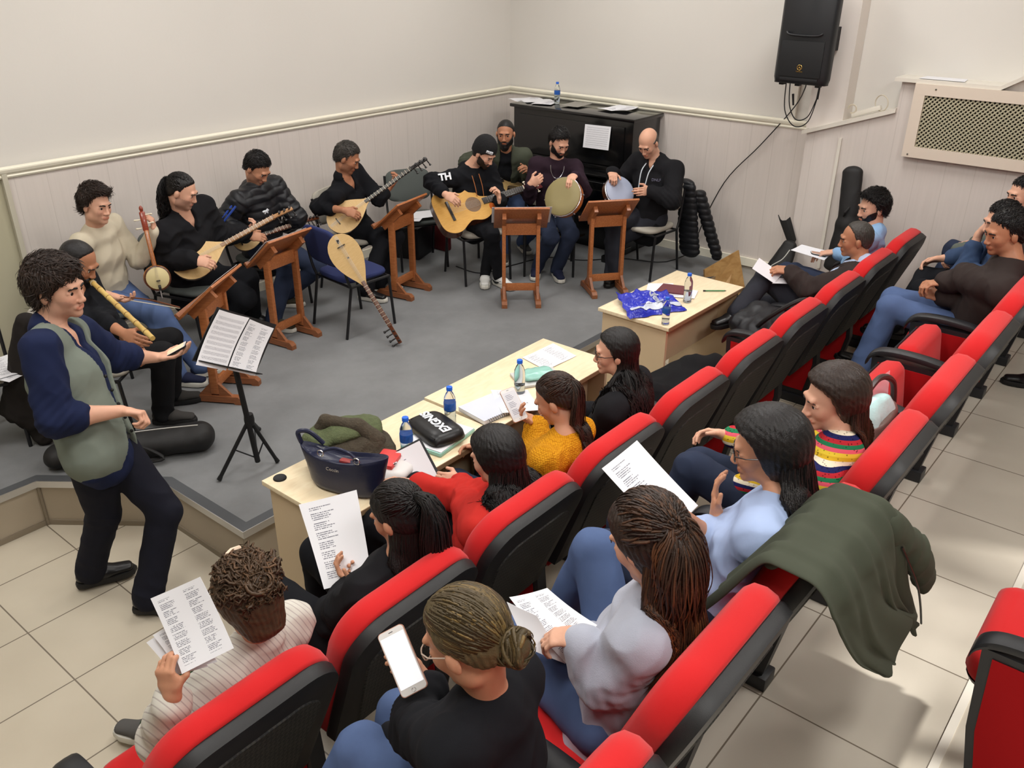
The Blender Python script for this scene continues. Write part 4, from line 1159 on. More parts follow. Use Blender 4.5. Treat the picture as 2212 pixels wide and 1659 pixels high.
def long_hair(J, Hd, root, m=None, style='down', n=260, length=.35, wave=.008, wfreq=22, curl=0.0, vol=.014, ombre=None, tie=None, streak=(1, 1, 1), seed=3, tail_n=120, tail_len=.3, tail_dir=None, lockr=.0075, bun_r=.045, front_az=62, part=.0, cap=True, capline=None, base=(1, 1, 1), spreadr=.03, fall_out=.0, rootaz=28, tailr=.006, tailspread=.035, jit=0.0, full=False):
    rs = np.random.RandomState(seed); sc = J['sc']; mm = 16
    line = capline or ((-.11, -.10), (-.05, -.10), (-.03, -.06), (-.005, -.02), (.012, -.01), (.03, .02), (.055, .052), (.075, .066), (.10, .078))
    if full: line = ((-.11, -.14), (-.05, -.14), (-.03, -.12), (-.012, -.10), (.006, -.05), (.020, .0), (.035, .040), (.055, .062), (.075, .075), (.10, .085))
    streak = np.array(streak, float); base = np.array(base, float); om = np.array(ombre, float) if ombre is not None else None
    if cap: cap_hair(J, Hd, root, m=m, thick=vol*.8, line=line, tex=.0015, name='hair_cap', seed=seed, ear=not full, low=full)
    tor = [ECap(J['hip']+J['A']*.1, J['neck']-J['A']*.09, .17*sc, .130*sc, .17*sc, .118*sc, J['L']), Cone(J['S'][1], J['S'][-1], .078*sc, .078*sc), Cone(J['S'][1], J['E'][1], .078*sc, .068*sc), Cone(J['S'][-1], J['E'][-1], .078*sc, .068*sc), Cone(J['neck']-J['A']*.05, J['neck'], .09*sc, .07*sc)]
    skull = [Ell(Hd.p(-.014, 0, .03), np.array([.096, .075, .086])*Hd.s, Hd.ax())]
    def colors(n_, k_, s_arr, key):
        r = np.clip(.5+.5*np.sin(key*7+seed)*np.sin(key*3.1+1)+.22*rs.normal(size=n_), 0, 1); c = np.ones((n_, k_, 3))*base; st = np.clip((r-.55)/.4, 0, 1)[:, None, None]; c = c*(1-st)+c*streak*st; c = c*(.86+.28*rs.rand(n_))[:, None, None]
        if om is not None: w = np.clip((s_arr-.45)/.45, 0, 1)[..., None]*(.5+.5*rs.rand(n_))[:, None, None]; c = c*(1-w)+c*om*w
        return c
    if style == 'down':
        s_ = np.linspace(0, 1, mm)[None, :].repeat(n, 0)
        sg = np.where(rs.rand(n) > .5, 1, -1); az0 = R_(rootaz)+rs.rand(n)*(math.pi-R_(rootaz)); el0 = R_(86)-rs.rand(n)**1.3*R_(70); el0 = np.where(az0 < R_(60), np.maximum(el0, R_(50)), el0)
        azf = np.maximum(az0, R_(front_az)+rs.rand(n)*R_(20)); L0 = length*(.85+.25*rs.rand(n))
        sA = .42; layer = vol*(.75+.4*rs.rand(n))
        a = np.clip(s_/sA, 0, 1); el = el0[:, None]*(1-a)+R_(-28)*a; az = (az0[:, None]*(1-a**.7)+azf[:, None]*a**.7)*sg[:, None]
        P = scalp(Hd, el, az, 0) + (P_n := scalp(Hd, el, az, .02)-scalp(Hd, el, az, 0))/.02*layer[:, None, None]/1.0*np.linspace(.35, 1, mm)[None, :, None]*1.0
        i0 = int(sA*mm)
        for i in range(i0+1, mm):
            t = (i-i0)/(mm-1-i0); step = L0/(mm-1-i0)
            out = P[:, i0]-Hd.c; out = out-UP*(out @ UP)[:, None]; out /= np.linalg.norm(out, axis=1, keepdims=True)+1e-9
            P[:, i] = P[:, i-1]+(-UP*1.0+out*(fall_out+.10*math.sin(t*2.5))-J['F']*.05)*step[:, None]
        P[:, i0+1:] = collide(P[:, i0+1:], tor, .010+.012*rs.rand(n)[:, None, None].mean())
    else:
        tieP = Hd.p(*tie); d1 = un(tieP-Hd.p(-.014, 0, .03)); el1 = math.asin(d1.dot(Hd.U)); az1 = math.atan2(d1.dot(Hd.L), d1.dot(Hd.F))
        s_ = np.linspace(0, 1, mm)[None, :].repeat(n, 0)
        az0 = (rs.rand(n)*2-1)*math.pi; el0 = np.where(np.abs(az0) < R_(70), R_(40)+rs.rand(n)*R_(48), np.where(np.abs(az0) < R_(110), R_(-5)+rs.rand(n)*R_(90), R_(-40)+rs.rand(n)*R_(125)))
        D0 = np.stack([np.cos(el0)*np.cos(az0), np.cos(el0)*np.sin(az0), np.sin(el0)], 1); D1 = np.array([math.cos(el1)*math.cos(az1), math.cos(el1)*math.sin(az1), math.sin(el1)])
        om_ = np.arccos(np.clip(D0 @ D1, -.999, .999)); so = np.sin(om_)
        w0 = np.sin((1-s_)*om_[:, None])/so[:, None]; w1 = np.sin(s_*om_[:, None])/so[:, None]
        D = w0[..., None]*D0[:, None]+w1[..., None]*D1; lay = (vol*(.86+.22*rs.rand(n)) if not jit else vol*(.6+.5*rs.rand(n)))[:, None]*(.5+.5*np.sin(np.clip(s_*1.1, 0, 1)*math.pi))
        r_ = lay[..., None]; P = Hd.c+Hd.s*((-.014+(.096+lay)*D[..., 0])[..., None]*Hd.F+((.075+lay)*D[..., 1])[..., None]*Hd.L+(.030+(.086+lay)*D[..., 2])[..., None]*Hd.U)
        P[:, -2] = P[:, -2]*.75+tieP*.25; P[:, -1] = P[:, -1]*.35+tieP*.65
    if jit: P = P+(rs.normal(size=(n, 1, 3))*jit)*np.sin(s_*math.pi)[..., None]+rs.normal(size=(n, 1, 3))*jit*np.sin(s_*9+rs.rand(n)[:, None]*6)[..., None]
    # waviness
    ph = rs.rand(n)*6.28; side = np.cross(np.gradient(P, axis=1), P-Hd.c); side /= np.maximum(np.linalg.norm(side, axis=2, keepdims=True), 1e-9); outv = P-Hd.c; outv /= np.linalg.norm(outv, axis=2, keepdims=True)
    arc = s_*(length+.2)
    amp = wave*np.clip(s_*1.4-.15, 0, 1) if style == 'down' else wave*.5*np.sin(s_*math.pi)
    P = P+side*(np.sin(arc*wfreq+ph[:, None])*amp)[..., None]+outv*(np.cos(arc*wfreq+ph[:, None])*amp*.6)[..., None]
    if curl and style == 'down':
        t = np.clip((s_-.75)/.25, 0, 1); P = P+outv*(curl*np.sin(t*3.0))[..., None]+UP*(curl*.5*t*t)[..., None]
    rad = lockr*(.7+.6*rs.rand(n))[:, None]*np.interp(s_, [0, .08, .6, .9, 1], [.6, 1, 1, .7, .12] if style == 'down' else [.6, 1, 1, .8, .6])*Hd.s
    ribbon_locks('hair', P, rad, colors(n, mm, s_ if style == 'down' else s_*0, az0), m, root, ref=Hd.c)
    if style == 'half':   # loose lower hair under the tied part
        long_hair(J, Hd, root, m, 'down', fall_out=fall_out, n=int(n*.9), length=length, wave=wave, wfreq=wfreq, vol=vol*.7, ombre=ombre, streak=streak, seed=seed+5, lockr=lockr, front_az=front_az, cap=False, base=base, rootaz=75)
    if style in ('pony', 'half'):
        n2 = tail_n; td = un(tail_dir if tail_dir is not None else -Hd.F*.6+UP*.1); s2 = np.linspace(0, 1, mm)[None, :].repeat(n2, 0); L2 = tail_len*(.8+.35*rs.rand(n2))
        off = rs.normal(size=(n2, 3)); off -= (off @ td)[:, None]*td; off /= np.linalg.norm(off, axis=1, keepdims=True); off *= (rs.rand(n2)**.5)[:, None]
        P = np.zeros((n2, mm, 3)); P[:, 0] = tieP+off*.010
        for i in range(1, mm):
            t = i/(mm-1); g = min(1, t*3.2); d = td*(1-g)+(-UP)*g; d = un(d); sp = spread_ = tailspread*math.sin(min(1, t*1.5)*math.pi*.62)
            P[:, i] = P[:, i-1]+d*(L2/(mm-1))[:, None]+off*(sp-(tailspread*math.sin(min(1, (t-1/(mm-1))*1.5)*math.pi*.62)))
        P = collide(P, tor+skull, .008)
        ph = rs.rand(n2)*6.28; side = np.cross(np.gradient(P, axis=1), off[:, None]+td*.01); side /= np.maximum(np.linalg.norm(side, axis=2, keepdims=True), 1e-9)
        P = P+side*(np.sin(s2*L2[:, None]*wfreq+ph[:, None])*wave*np.clip(s2*1.5, 0, 1))[..., None]
        rad = tailr*(.7+.6*rs.rand(n2))[:, None]*np.interp(s2, [0, .08, .6, .9, 1], [.8, 1, 1, .7, .12])
        ribbon_locks('ponytail', P, rad, colors(n2, mm, s2*.6+.4, np.arctan2(off @ J['L'], off @ UP)), m, root, ref=Hd.c)
        mb = MB(); ring = [tieP+un(np.cross(td, UP+.01))*0.014*math.cos(a)+un(np.cross(np.cross(td, UP+.01), td))*.014*math.sin(a) for a in np.linspace(0, 6.283, 13)[:-1]]
        mb.tube(ring, .004, 6, closed=True); mb.build('hair_tie', M_black, root, world=True)
    if style == 'bun':
        bc = tieP+un(tieP-Hd.c)*bun_r*.55; n2 = 90; al = rs.rand(n2)*6.28; tl = (rs.rand(n2)-.5)*1.6; s2 = np.linspace(0, 1, mm)[None, :]*(3.5+2*rs.rand(n2))[:, None]
        ax = un(tieP-Hd.c); e1 = un(np.cross(ax, Hd.U+.01)); e2 = np.cross(ax, e1); th = s2+al[:, None]
        rr = bun_r*(.62+.30*rs.rand(n2))[:, None]*(1+.08*np.sin(3*th)); P = bc+(np.cos(th)*rr)[..., None]*e1+(np.sin(th)*rr)[..., None]*e2+((np.sin(th*1.5+al[:, None]*3)*.4+tl[:, None]*.5)*bun_r)[..., None]*ax
        ff = field_of([(Ell(bc, bun_r*.82), .01)], .004); V, Fq = ff.surf(); link('bun_core', np_mesh('bun_core', V, Fq, [m], col=np.ones((len(V), 3))*.8), root, world=True)
        rad = .0062*(.7+.6*rs.rand(n2))[:, None]*np.interp(np.linspace(0, 1, mm), [0, .1, .9, 1], [.3, 1, 1, .3])[None, :]
        ribbon_locks('bun', P, rad, colors(n2, mm, s2*0+.7, al), m, root, ref=bc)
# ---- cloth
M_black = mat('matt_black', (18, 18, 20), .6)
def cloth(name, col, rough=.9, bump=.35, bs=1100, sheen=0.0, var=.06, vs_=14): return mat(name, col, rough, bump=bump, bscale=bs, sheen=sheen, var=var, vscale=vs_, spec=.2)
M_cblack = cloth('black_cotton', (22, 23, 27)); M_cblack2 = cloth('black_wool', (26, 26, 29), bs=500); M_navyshirt = cloth('navy_shirt_cotton', (28, 36, 66)); M_vest = cloth('sage_grey_waistcoat', (118, 126, 116), bs=1500)
M_navytr = cloth('dark_navy_trousers', (27, 28, 38)); M_cream = cloth('cream_knit', (200, 190, 168), bs=420, bump=.5); M_jeans = cloth('washed_blue_jeans', (80, 98, 136), bs=1500, var=.25, vs_=9)
M_djeans = cloth('dark_blue_jeans', (44, 52, 72), bs=1500, var=.2, vs_=9); M_greyjeans = cloth('charcoal_jeans', (44, 45, 52), bs=1500, var=.12, vs_=9)
M_puffer = mat('black_puffer_nylon', (26, 27, 31), .45, bump=.2, bscale=60, spec=.4); M_olivej = cloth('olive_parka_cotton', (70, 74, 62)); M_plum = cloth('dark_plum_jersey', (44, 30, 40))
M_brownj = cloth('dark_brown_jacket', (52, 44, 42), bs=1300); M_ltblue = cloth('light_blue_shirt', (142, 178, 216), var=.04); M_ltblue2 = cloth('pale_blue_shirt', (178, 194, 222), var=.04)
M_denim = cloth('mid_denim_shirt', (58, 76, 106), bs=1500); M_redj = cloth('red_jacket_wool', (186, 44, 38), bs=1600); M_grey = cloth('pale_lilac_grey_fleece', (168, 172, 186), bs=350, bump=.4, sheen=.3)
M_bluec = cloth('powder_blue_blouse', (168, 186, 222), var=.03); M_green = cloth('dark_green_trousers', (38, 62, 38)); M_ivoryshoe = mat('white_leather', (226, 226, 222), .45); M_wsole = mat('white_rubber_sole', (215, 212, 202), .6)
M_bsole = mat('black_rubber_sole', (22, 21, 21), .6); M_bshoe = mat('black_leather', (24, 23, 24), .35, spec=.5); M_greyshoe = cloth('grey_canvas_shoe', (88, 86, 84)); M_navyshoe = cloth('navy_canvas_shoe', (34, 38, 60)); M_brshoe = cloth('olive_brown_shoe', (66, 62, 50))
def yellow_knit():
    m = cloth('mustard_basket_knit', (214, 152, 26), bump=0, var=0); N, Lk, b = nodes_of(m)
    tc = N.new('ShaderNodeTexCoord'); mp = N.new('ShaderNodeMapping'); mp.inputs['Scale'].default_value = (115, 115, 145); mp.inputs['Rotation'].default_value = (0, 0, R_(40))
    v = N.new('ShaderNodeTexVoronoi'); v.inputs['Scale'].default_value = 1.0; v.inputs['Randomness'].default_value = .35
    Lk.new(tc.outputs['Object'], mp.inputs[0]); Lk.new(mp.outputs[0], v.inputs['Vector'])
    bp = N.new('ShaderNodeBump'); bp.inputs['Strength'].default_value = .9; bp.inputs['Distance'].default_value = .004; bp.invert = True; Lk.new(v.outputs['Distance'], bp.inputs['Height']); Lk.new(bp.outputs[0], b.inputs['Normal'])
    r = N.new('ShaderNodeValToRGB'); r.color_ramp.elements[0].color = (*s2l((226, 164, 34)), 1); r.color_ramp.elements[1].color = (*s2l((176, 112, 12)), 1); r.color_ramp.elements[1].position = .8
    Lk.new(v.outputs['Distance'], r.inputs[0]); Lk.new(r.outputs[0], b.inputs['Base Color']); return m
M_yknit = yellow_knit()
def stripe(name, c1, c2, dirv, freq, width=.3):
    m = cloth(name, c1, bump=.3, var=0); N, Lk, b = nodes_of(m)
    tc = N.new('ShaderNodeTexCoord'); dp = N.new('ShaderNodeVectorMath'); dp.operation = 'DOT_PRODUCT'; dp.inputs[1].default_value = [float(k)*freq for k in dirv]
    Lk.new(tc.outputs['Object'], dp.inputs[0]); f = N.new('ShaderNodeMath'); f.operation = 'FRACT'; Lk.new(dp.outputs['Value'], f.inputs[0])
    r = N.new('ShaderNodeValToRGB'); r.color_ramp.interpolation = 'EASE'; e = r.color_ramp.elements; e[0].color = (*s2l(c2), 1); e[1].color = (*s2l(c1), 1); e[0].position = width*.6; e[1].position = width
    Lk.new(f.outputs[0], r.inputs[0]); Lk.new(r.outputs[0], b.inputs['Base Color']); return m
def crochet():
    m = cloth('rainbow_crochet', (200, 80, 90), bump=0, var=0); N, Lk, b = nodes_of(m)
    tc = N.new('ShaderNodeTexCoord'); dp = N.new('ShaderNodeVectorMath'); dp.operation = 'DOT_PRODUCT'; dp.inputs[1].default_value = (2, 1, 11)
    Lk.new(tc.outputs['Object'], dp.inputs[0]); f = N.new('ShaderNodeMath'); f.operation = 'FRACT'; Lk.new(dp.outputs['Value'], f.inputs[0])
    r = N.new('ShaderNodeValToRGB'); r.color_ramp.interpolation = 'CONSTANT'; cs = [(226, 196, 60), (222, 92, 110), (36, 118, 78), (176, 40, 50), (30, 34, 84), (226, 214, 190), (206, 168, 40)]
    e = r.color_ramp.elements; e[0].color = (*s2l(cs[0]), 1); e[0].position = 0; e[1].color = (*s2l(cs[1]), 1); e[1].position = 1/7
    for k in range(2, 7): q = e.new(k/7); q.color = (*s2l(cs[k]), 1)
    Lk.new(f.outputs[0], r.inputs[0])
    v = N.new('ShaderNodeTexVoronoi'); v.inputs['Scale'].default_value = 85; Lk.new(tc.outputs['Object'], v.inputs['Vector'])
    q = N.new('ShaderNodeValToRGB'); q.color_ramp.elements[0].color = (.15, .12, .1, 1); q.color_ramp.elements[0].position = .12; q.color_ramp.elements[1].color = (1, 1, 1, 1); q.color_ramp.elements[1].position = .3
    Lk.new(v.outputs['Distance'], q.inputs[0]); mx = N.new('ShaderNodeMix'); mx.data_type = 'RGBA'; mx.blend_type = 'MULTIPLY'; mx.inputs[0].default_value = .9
    Lk.new(r.outputs[0], mx.inputs[6]); Lk.new(q.outputs[0], mx.inputs[7]); Lk.new(mx.outputs[2], b.inputs['Base Color']); return m
M_crochet = crochet()
H_black = hairmat('black_hair', (22, 19, 19)); H_dkbrown = hairmat('dark_brown_hair', (44, 32, 26)); H_brown = hairmat('brown_hair', (72, 54, 38)); H_blondish = hairmat('ash_brown_hair', (84, 72, 48)); H_grey = hairmat('greying_hair', (62, 58, 54)); H_reddish = hairmat('auburn_tipped_hair', (56, 36, 28))
GL_black = mat('black_spectacle_frame', (20, 20, 22), .25); GL_clear = mat('pale_spectacle_frame', (196, 176, 160), .2)
SH_black = dict(mat=M_bshoe, sole=M_bsole); SH_white = dict(mat=M_ivoryshoe, sole=M_wsole, swoosh=True, laces=M_ivoryshoe, high=.09); SH_navy = dict(mat=M_navyshoe, sole=M_wsole, laces=M_wsole); SH_brown = dict(mat=M_brshoe, sole=M_wsole); SH_grey = dict(mat=M_greyshoe, sole=M_wsole, laces=M_wsole)
SH_greyd = dict(mat=cloth('dark_grey_suede', (62, 60, 58)), sole=M_bsole, laces=M_greyshoe)
# ================================================================== the people
def arm(e, w):
    """elbow and wrist from where they show in the frame, each with near/far choice"""
    def fn(J, S, s_, UA, FA):
        E = Ps(e[0], e[1], S, UA, e[2]); W = Ps(w[0], w[1], E, FA, w[2]); return dict(e=E, w=W, abs=True)
    return fn
def armw(w, dd, hint=None):
    """wrist at a pixel, dd metres nearer (+) than the neck"""
    def fn(J, S, s_, UA, FA):
        return dict(w=Pd(w[0], w[1], J['neck'], -dd), hint=(-J['A']-J['F']*.3+J['L']*s_*.5) if hint is None else A3(*hint))
    return fn
def lap(f=.34, l=.07, u=.10):
    def fn(J, S, s_, UA, FA):
        return dict(w=J['hip']+J['F']*f+J['L']*s_*l+UP*u, hint=-J['A']-J['F']*.4+J['L']*s_*.4)
    return fn
def torso(hip, npx, sc=1.0, T=.47, side='n'): return Ps(npx[0], npx[1], hip, T*sc, side)
def dirv(yaw, pitch=0.0): return A3(math.cos(R_(yaw))*math.cos(R_(pitch)), math.sin(R_(yaw))*math.cos(R_(pitch)), math.sin(R_(pitch)))
def legs_to(a1, a2, z, hint=(0, 0, 1), k=None):
    r = []
    for a in (a1, a2):
        r.append(None if a is None else dict(a=Pz(a[0], a[1], z+.075) if len(a) == 2 else A3(*a), hint=A3(*hint)))
    return r
SM = .92   # everyone is modelled at the hall's scale
def cast(key, *a, **k):
    return person(key, *a, **k)
line_recede = ((-.11, -.085), (-.06, -.075), (-.03, -.03), (-.005, -.012), (.012, .012), (.02, .05), (.04, .085), (.06, .105), (.10, .13))
line_bald = ((-.11, -.075), (-.06, -.065), (-.03, -.025), (-.005, -.01), (.012, .0), (.03, .02), (.035, .3), (.10, .3))
line_short = ((-.11, -.07), (-.06, -.06), (-.03, -.022), (-.005, -.008), (.012, .008), (.026, .046), (.050, .068), (.070, .084), (.10, .096))
line_full = ((-.11, -.10), (-.06, -.095), (-.03, -.055), (-.005, -.03), (.012, -.02), (.03, .012), (.055, .040), (.075, .050), (.10, .062))

# --- conductor
hp = A3(1.33, 3.36, .86)
nk = torso(hp, (108, 712), .96, .50, 'n')
cast('conductor', 'man in a sage waistcoat and navy shirt standing and conducting, phone in hand', hp, nk, dirv(-42), head=Ps(122, 622, nk, .175, 'n'), look=dirv(-58, -4), tilt=(.05, -.12, 1),
     sc=.99, hsc=1.05, build=1.20, shf=(.03, .02),
     arms=[arm((248, 770, .6), (340, 772, .5)), arm((118, 905, .2), (262, 888, .5))], hands=[dict(D=dirv(-40, 0), N=(.2, .1, 1), curl=.35, thumb=.5), dict(D=dirv(-45, -8), N=(-.3, -.3, -1), curl=.95, thumb=.9)],
     legs=[dict(a=Pz(318, 1290, .09), hint=dirv(-40)), dict(a=Pz(195, 1232, .09), hint=dirv(-40))], feet=[dirv(-45), dirv(-20)],
     tops=[dict(name='shirt', m=M_navyshirt, opening=[(0, .05), (.10, .026), (.19, -.01)], collar=True, ease=.010, arm=(.66, .66), hem=.10, armease=.016), dict(name='waistcoat', m=M_vest, ease=.030, arm=(0, 0), shw=.62, hem=.05, skirt=.014, opening=[(.0, .09), (.10, .075), (.30, .035), (.42, .012), (.48, .02), (.60, .09)], folds_=.003)],
     pants=dict(mat=M_navytr, ease=.012, ankle=.066), shoe=SH_black, skinc='fair', hair=dict(mat=H_dkbrown, fn=cap_hair, kw=dict(strands=1500, strad=.62, slen=.042, thick=.020, top=.010, front=.006, tex=.0045, line=line_full, sides=.004)), stubble=.35, open_mouth=True, h=.0042)

# --- players along the left wall
hp = A3(1.85, 4.48, .75)
cast('ney', 'bearded man with cropped hair blowing a long reed flute, seated behind the conductor', hp, Ps(160, 638, hp, .45, 'n'), dirv(-50), head=Ps(172, 546, Ps(160, 638, hp, .45, 'n'), .17, 'n'), look=dirv(-56, -32), sc=.92,
     arms=[arm((235, 700, 'n'), (292, 745, 'n')), arm((215, 690, .3), (270, 722, 'n'))], hands=[dict(N=(-.5, .3, -.5), curl=.6, thumb=.7), dict(N=(.6, .6, -.3), curl=.5, thumb=.6)],
     legs=legs_to((368, 850), (352, 890), ZS, (.5, -.5, 1)), feet=[dirv(-30), dirv(-45)],
     tops=[dict(name='sweater', m=M_cblack, ease=.014, arm=(.72, .72))], pants=dict(mat=cloth('black_corduroy', (26, 26, 28)), ankle=.062), shoe=SH_greyd, skinc='tan',
     hair=dict(mat=H_black, fn=cap_hair, kw=dict(thick=.003, tex=.0006, line=line_recede)), beard=dict(m=H_black, thick=.008, length=.03))
hp = A3(2.38, 5.25, .75); nk = Ps(207, 488, hp, .455, 'n')
cast('cream', 'young man in a cream sweater and blue jeans holding an upright kemence', hp, nk, dirv(-62), head=Ps(207, 442, nk, .165, 'n'), look=dirv(-75, -8), tilt=(.05, .15, 1), sc=SM,
     arms=[arm((306, 568, 'n'), (334, 500, 'n')), arm((172, 622, 'f'), (250, 642, 'n'))], hands=[dict(D=(0, 0, 1), N=(-.6, .5, .1), curl=.8, thumb=.7), dict(N=(0, 0, 1), curl=.5, thumb=.6)],
     legs=legs_to((385, 808), (432, 790), ZS, (.3, -.7, 1)), feet=[dirv(-55), dirv(-15)],
     tops=[dict(name='sweater', m=M_cream, ease=.014, arm=(1, .62))], pants=dict(mat=M_jeans, ankle=.058), shoe=SH_navy, skinc='fair',
     hair=dict(mat=H_dkbrown, fn=cap_hair, kw=dict(strands=1500, strad=.62, slen=.042, thick=.018, top=.014, front=.010, tex=.004, line=line_short)))
hp = A3(2.95, 5.22, .75); nk = Ps(393, 462, hp, .455, 'n')
cast('longhair', 'man with long tied-back curly hair and dark coat playing a long-necked lute', hp, nk, dirv(-75), head=Ps(393, 412, nk, .17, 'n'), look=dirv(-52, -24), sc=SM, build=1.18, fat=.006,
     arms=[arm((470, 510, .6), (527, 503, .6)), arm((362, 560, .4), (422, 562, 'n'))], hands=[dict(D=dirv(-20, 20), N=(-.3, .5, .6), curl=.75, thumb=.6), dict(D=dirv(-45, -15), N=(0, .8, -.4), curl=.5, thumb=.5)],
     legs=legs_to((468, 700), (545, 682), ZS, (.2, -.8, 1)), feet=[dirv(-80), dirv(-60)],
     tops=[dict(name='coat', m=M_cblack2, opening=[(0, .045), (.06, .022), (.12, -.01)], collar=True, ease=.028, arm=(1, .93), hem=.16, skirt=.03)], pants=dict(mat=M_cblack, ankle=.066, ease=.018), shoe=SH_black, skinc='fair', stubble=.75,
     hair=dict(mat=H_black, fn=long_hair, kw=dict(style='pony', n=600, tie=(-.10, 0, .03), tail_n=260, tail_len=.30, wave=.012, wfreq=70, vol=.008, lockr=.006, capline=line_short, tailspread=.06)))
hp = A3(3.62, 5.36, .75); nk = Ps(553, 405, hp, .455, 'n')
cast('puffer', 'man looking down in a black padded jacket with blue stripes, holding a small lute', hp, nk, dirv(-85), head=Ps(556, 362, nk, .16, 'n'), look=dirv(-75, -38), sc=.93,
     arms=[arm((640, 470, 'f'), (618, 490, .8)), arm((478, 486, .2), (538, 510, 'n'))], hands=[dict(D=dirv(-50, 10), N=(-.4, .4, .6), curl=.7), dict(D=dirv(-30, -10), N=(0, .7, -.5), curl=.5)],
     legs=legs_to((606, 642), (590, 690), ZS, (.5, -.5, 1)), feet=[dirv(-50), dirv(-70)],
     tops=[dict(name='padded_jacket', m=M_puffer, hood=True, quilt=True, ease=.030, arm=(.93, .93), hem=.12, skirt=.02, neckr=.022)], pants=dict(mat=M_djeans, ankle=.06), shoe=SH_brown, skinc='mid', stubble=.8,
     hair=dict(mat=H_black, fn=cap_hair, kw=dict(strands=1300, strad=.6, slen=.026, thick=.007, top=.006, front=.0, tex=.002, line=line_short)))
hp = A3(4.38, 5.24, .75); nk = Ps(742, 385, hp, .455, 'n')
cast('blackshirt', 'man in an open-collared black shirt playing a long-necked lute angled up', hp, nk, dirv(-72), head=Ps(750, 340, nk, .165, 'n'), look=dirv(-55, -28), sc=.93, build=1.06,
     arms=[arm((826, 440, 'n'), (842, 405, .2)), arm((690, 446, .2), (745, 455, 'n'))], hands=[dict(D=dirv(-30, 40), N=(-.5, .5, .3), curl=.7, thumb=.5), dict(D=dirv(-45, -20), N=(0, .8, -.3), curl=.5)],
     legs=legs_to((790, 628), (820, 612), ZS, (.5, -.6, 1)), feet=[dirv(-70), dirv(-35)],
     tops=[dict(name='shirt', m=M_cblack, opening=[(0, .045), (.06, .022), (.12, -.01)], collar=True, ease=.014, arm=(.74, .70), armease=.018)], pants=dict(mat=M_cblack, ankle=.06), shoe=dict(mat=M_bshoe, sole=M_wsole), skinc='tan', stubble=.7,
     hair=dict(mat=H_grey, fn=cap_hair, kw=dict(strands=1300, strad=.6, slen=.024, thick=.006, top=.008, front=.0, tex=.002, line=line_short)))
hp = A3(5.18, 4.66, .75); nk = Ps(1015, 362, hp, .45, -.75)
cast('guitarist', 'man in a black beanie and black hoodie playing a classical guitar', hp, nk, dirv(-112), head=Ps(1046, 330, nk, .175, 'n'), look=dirv(-85, -32), sc=.92,
     arms=[arm((1085, 445, -.2), (1078, 434, 'n')), arm((932, 392, -.2), (962, 420, 'n'))], hands=[dict(D=(0, 0, 1), N=(-.7, .6, 0), curl=.75, thumb=.6), dict(D=dirv(-70, -25), N=(.3, .8, -.3), curl=.45)],
     legs=legs_to((1048, 592), (1078, 598), ZS, (-.5, -.8, 1)), feet=[dirv(-140, 0), dirv(-100)],
     tops=[dict(name='hoodie', m=M_cblack, hood=True, ease=.020, arm=(.95, .90))], pants=dict(mat=M_cblack, ankle=.044, ease=.004), shoe=SH_white, skinc='fair', stubble=.75,
     hair=dict(mat=H_black, fn=cap_hair, kw=dict(thick=.006, tex=.001, line=line_full)), beard=dict(m=H_dkbrown, thick=.0035))
hp = A3(5.76, 4.88, .80); nk = Ps(1092, 325, hp, .45, 'n')
cast('bassist', 'bearded man in an olive jacket behind the guitarist, holding a bass guitar', hp, nk, dirv(-135), head=Ps(1092, 288, nk, .165, 'n'), look=dirv(-148, -6), sc=SM,
     arms=[arm((1145, 395, .5), (1140, 372, 'n')), arm((1008, 350, .3), (1050, 385, 'n'))], hands=[dict(curl=.6), dict(curl=.5)],
     legs=legs_to((1128, 522), (1090, 545), ZS, (-.5, -.5, 1)), feet=[dirv(-120), dirv(-140)],
     tops=[dict(name='tshirt', m=M_cblack, ease=.008, arm=(.4, .4)), dict(name='jacket', m=M_olivej, hood=True, ease=.024, arm=(.95, .95), neckr=.02, opening=[(0, .05), (.15, .06), (.4, .08)])], pants=dict(mat=M_jeans, ankle=.056), shoe=dict(mat=M_greyshoe, sole=M_wsole), skinc='tan',
     hair=dict(mat=H_black, fn=cap_hair, kw=dict(thick=.003, tex=.0006, line=line_short)), beard=dict(m=H_black, thick=.007, length=.02))
hp = A3(5.70, 4.27, .75); nk = Ps(1203, 345, hp, .455, 'n')
cast('purple', 'bearded man in a plum sweater and silver chain, hand on an olive frame drum', hp, nk, dirv(-138), head=Ps(1208, 306, nk, .165, 'n'), look=dirv(-112, -28), sc=SM,
     arms=[arm((1262, 412, 'n'), (1240, 378, 'n')), arm((1143, 425, 'n'), (1146, 398, 'n'))], hands=[dict(D=dirv(-160, -10), N=(0, 0, -1), curl=.45, thumb=.3), dict(D=dirv(-60, 30), N=(.5, .4, 0), curl=.7)],
     legs=legs_to((1202, 580), (1160, 575), ZS, (-.4, -.8, 1)), feet=[dirv(-128), dirv(-150)],
     tops=[dict(name='sweater', m=M_plum, ease=.012, arm=(.97, .97))], pants=dict(mat=M_djeans, ankle=.056), shoe=dict(mat=M_navyshoe, sole=M_wsole, laces=M_navyshoe), skinc='fair',
     hair=dict(mat=H_black, fn=cap_hair, kw=dict(strands=1300, strad=.6, slen=.026, thick=.007, top=.010, front=.0, tex=.002, line=line_short)), beard=dict(m=H_black, thick=.0045))
hp = A3(6.18, 3.62, .75); nk = Ps(1418, 345, hp, .455, 'n')
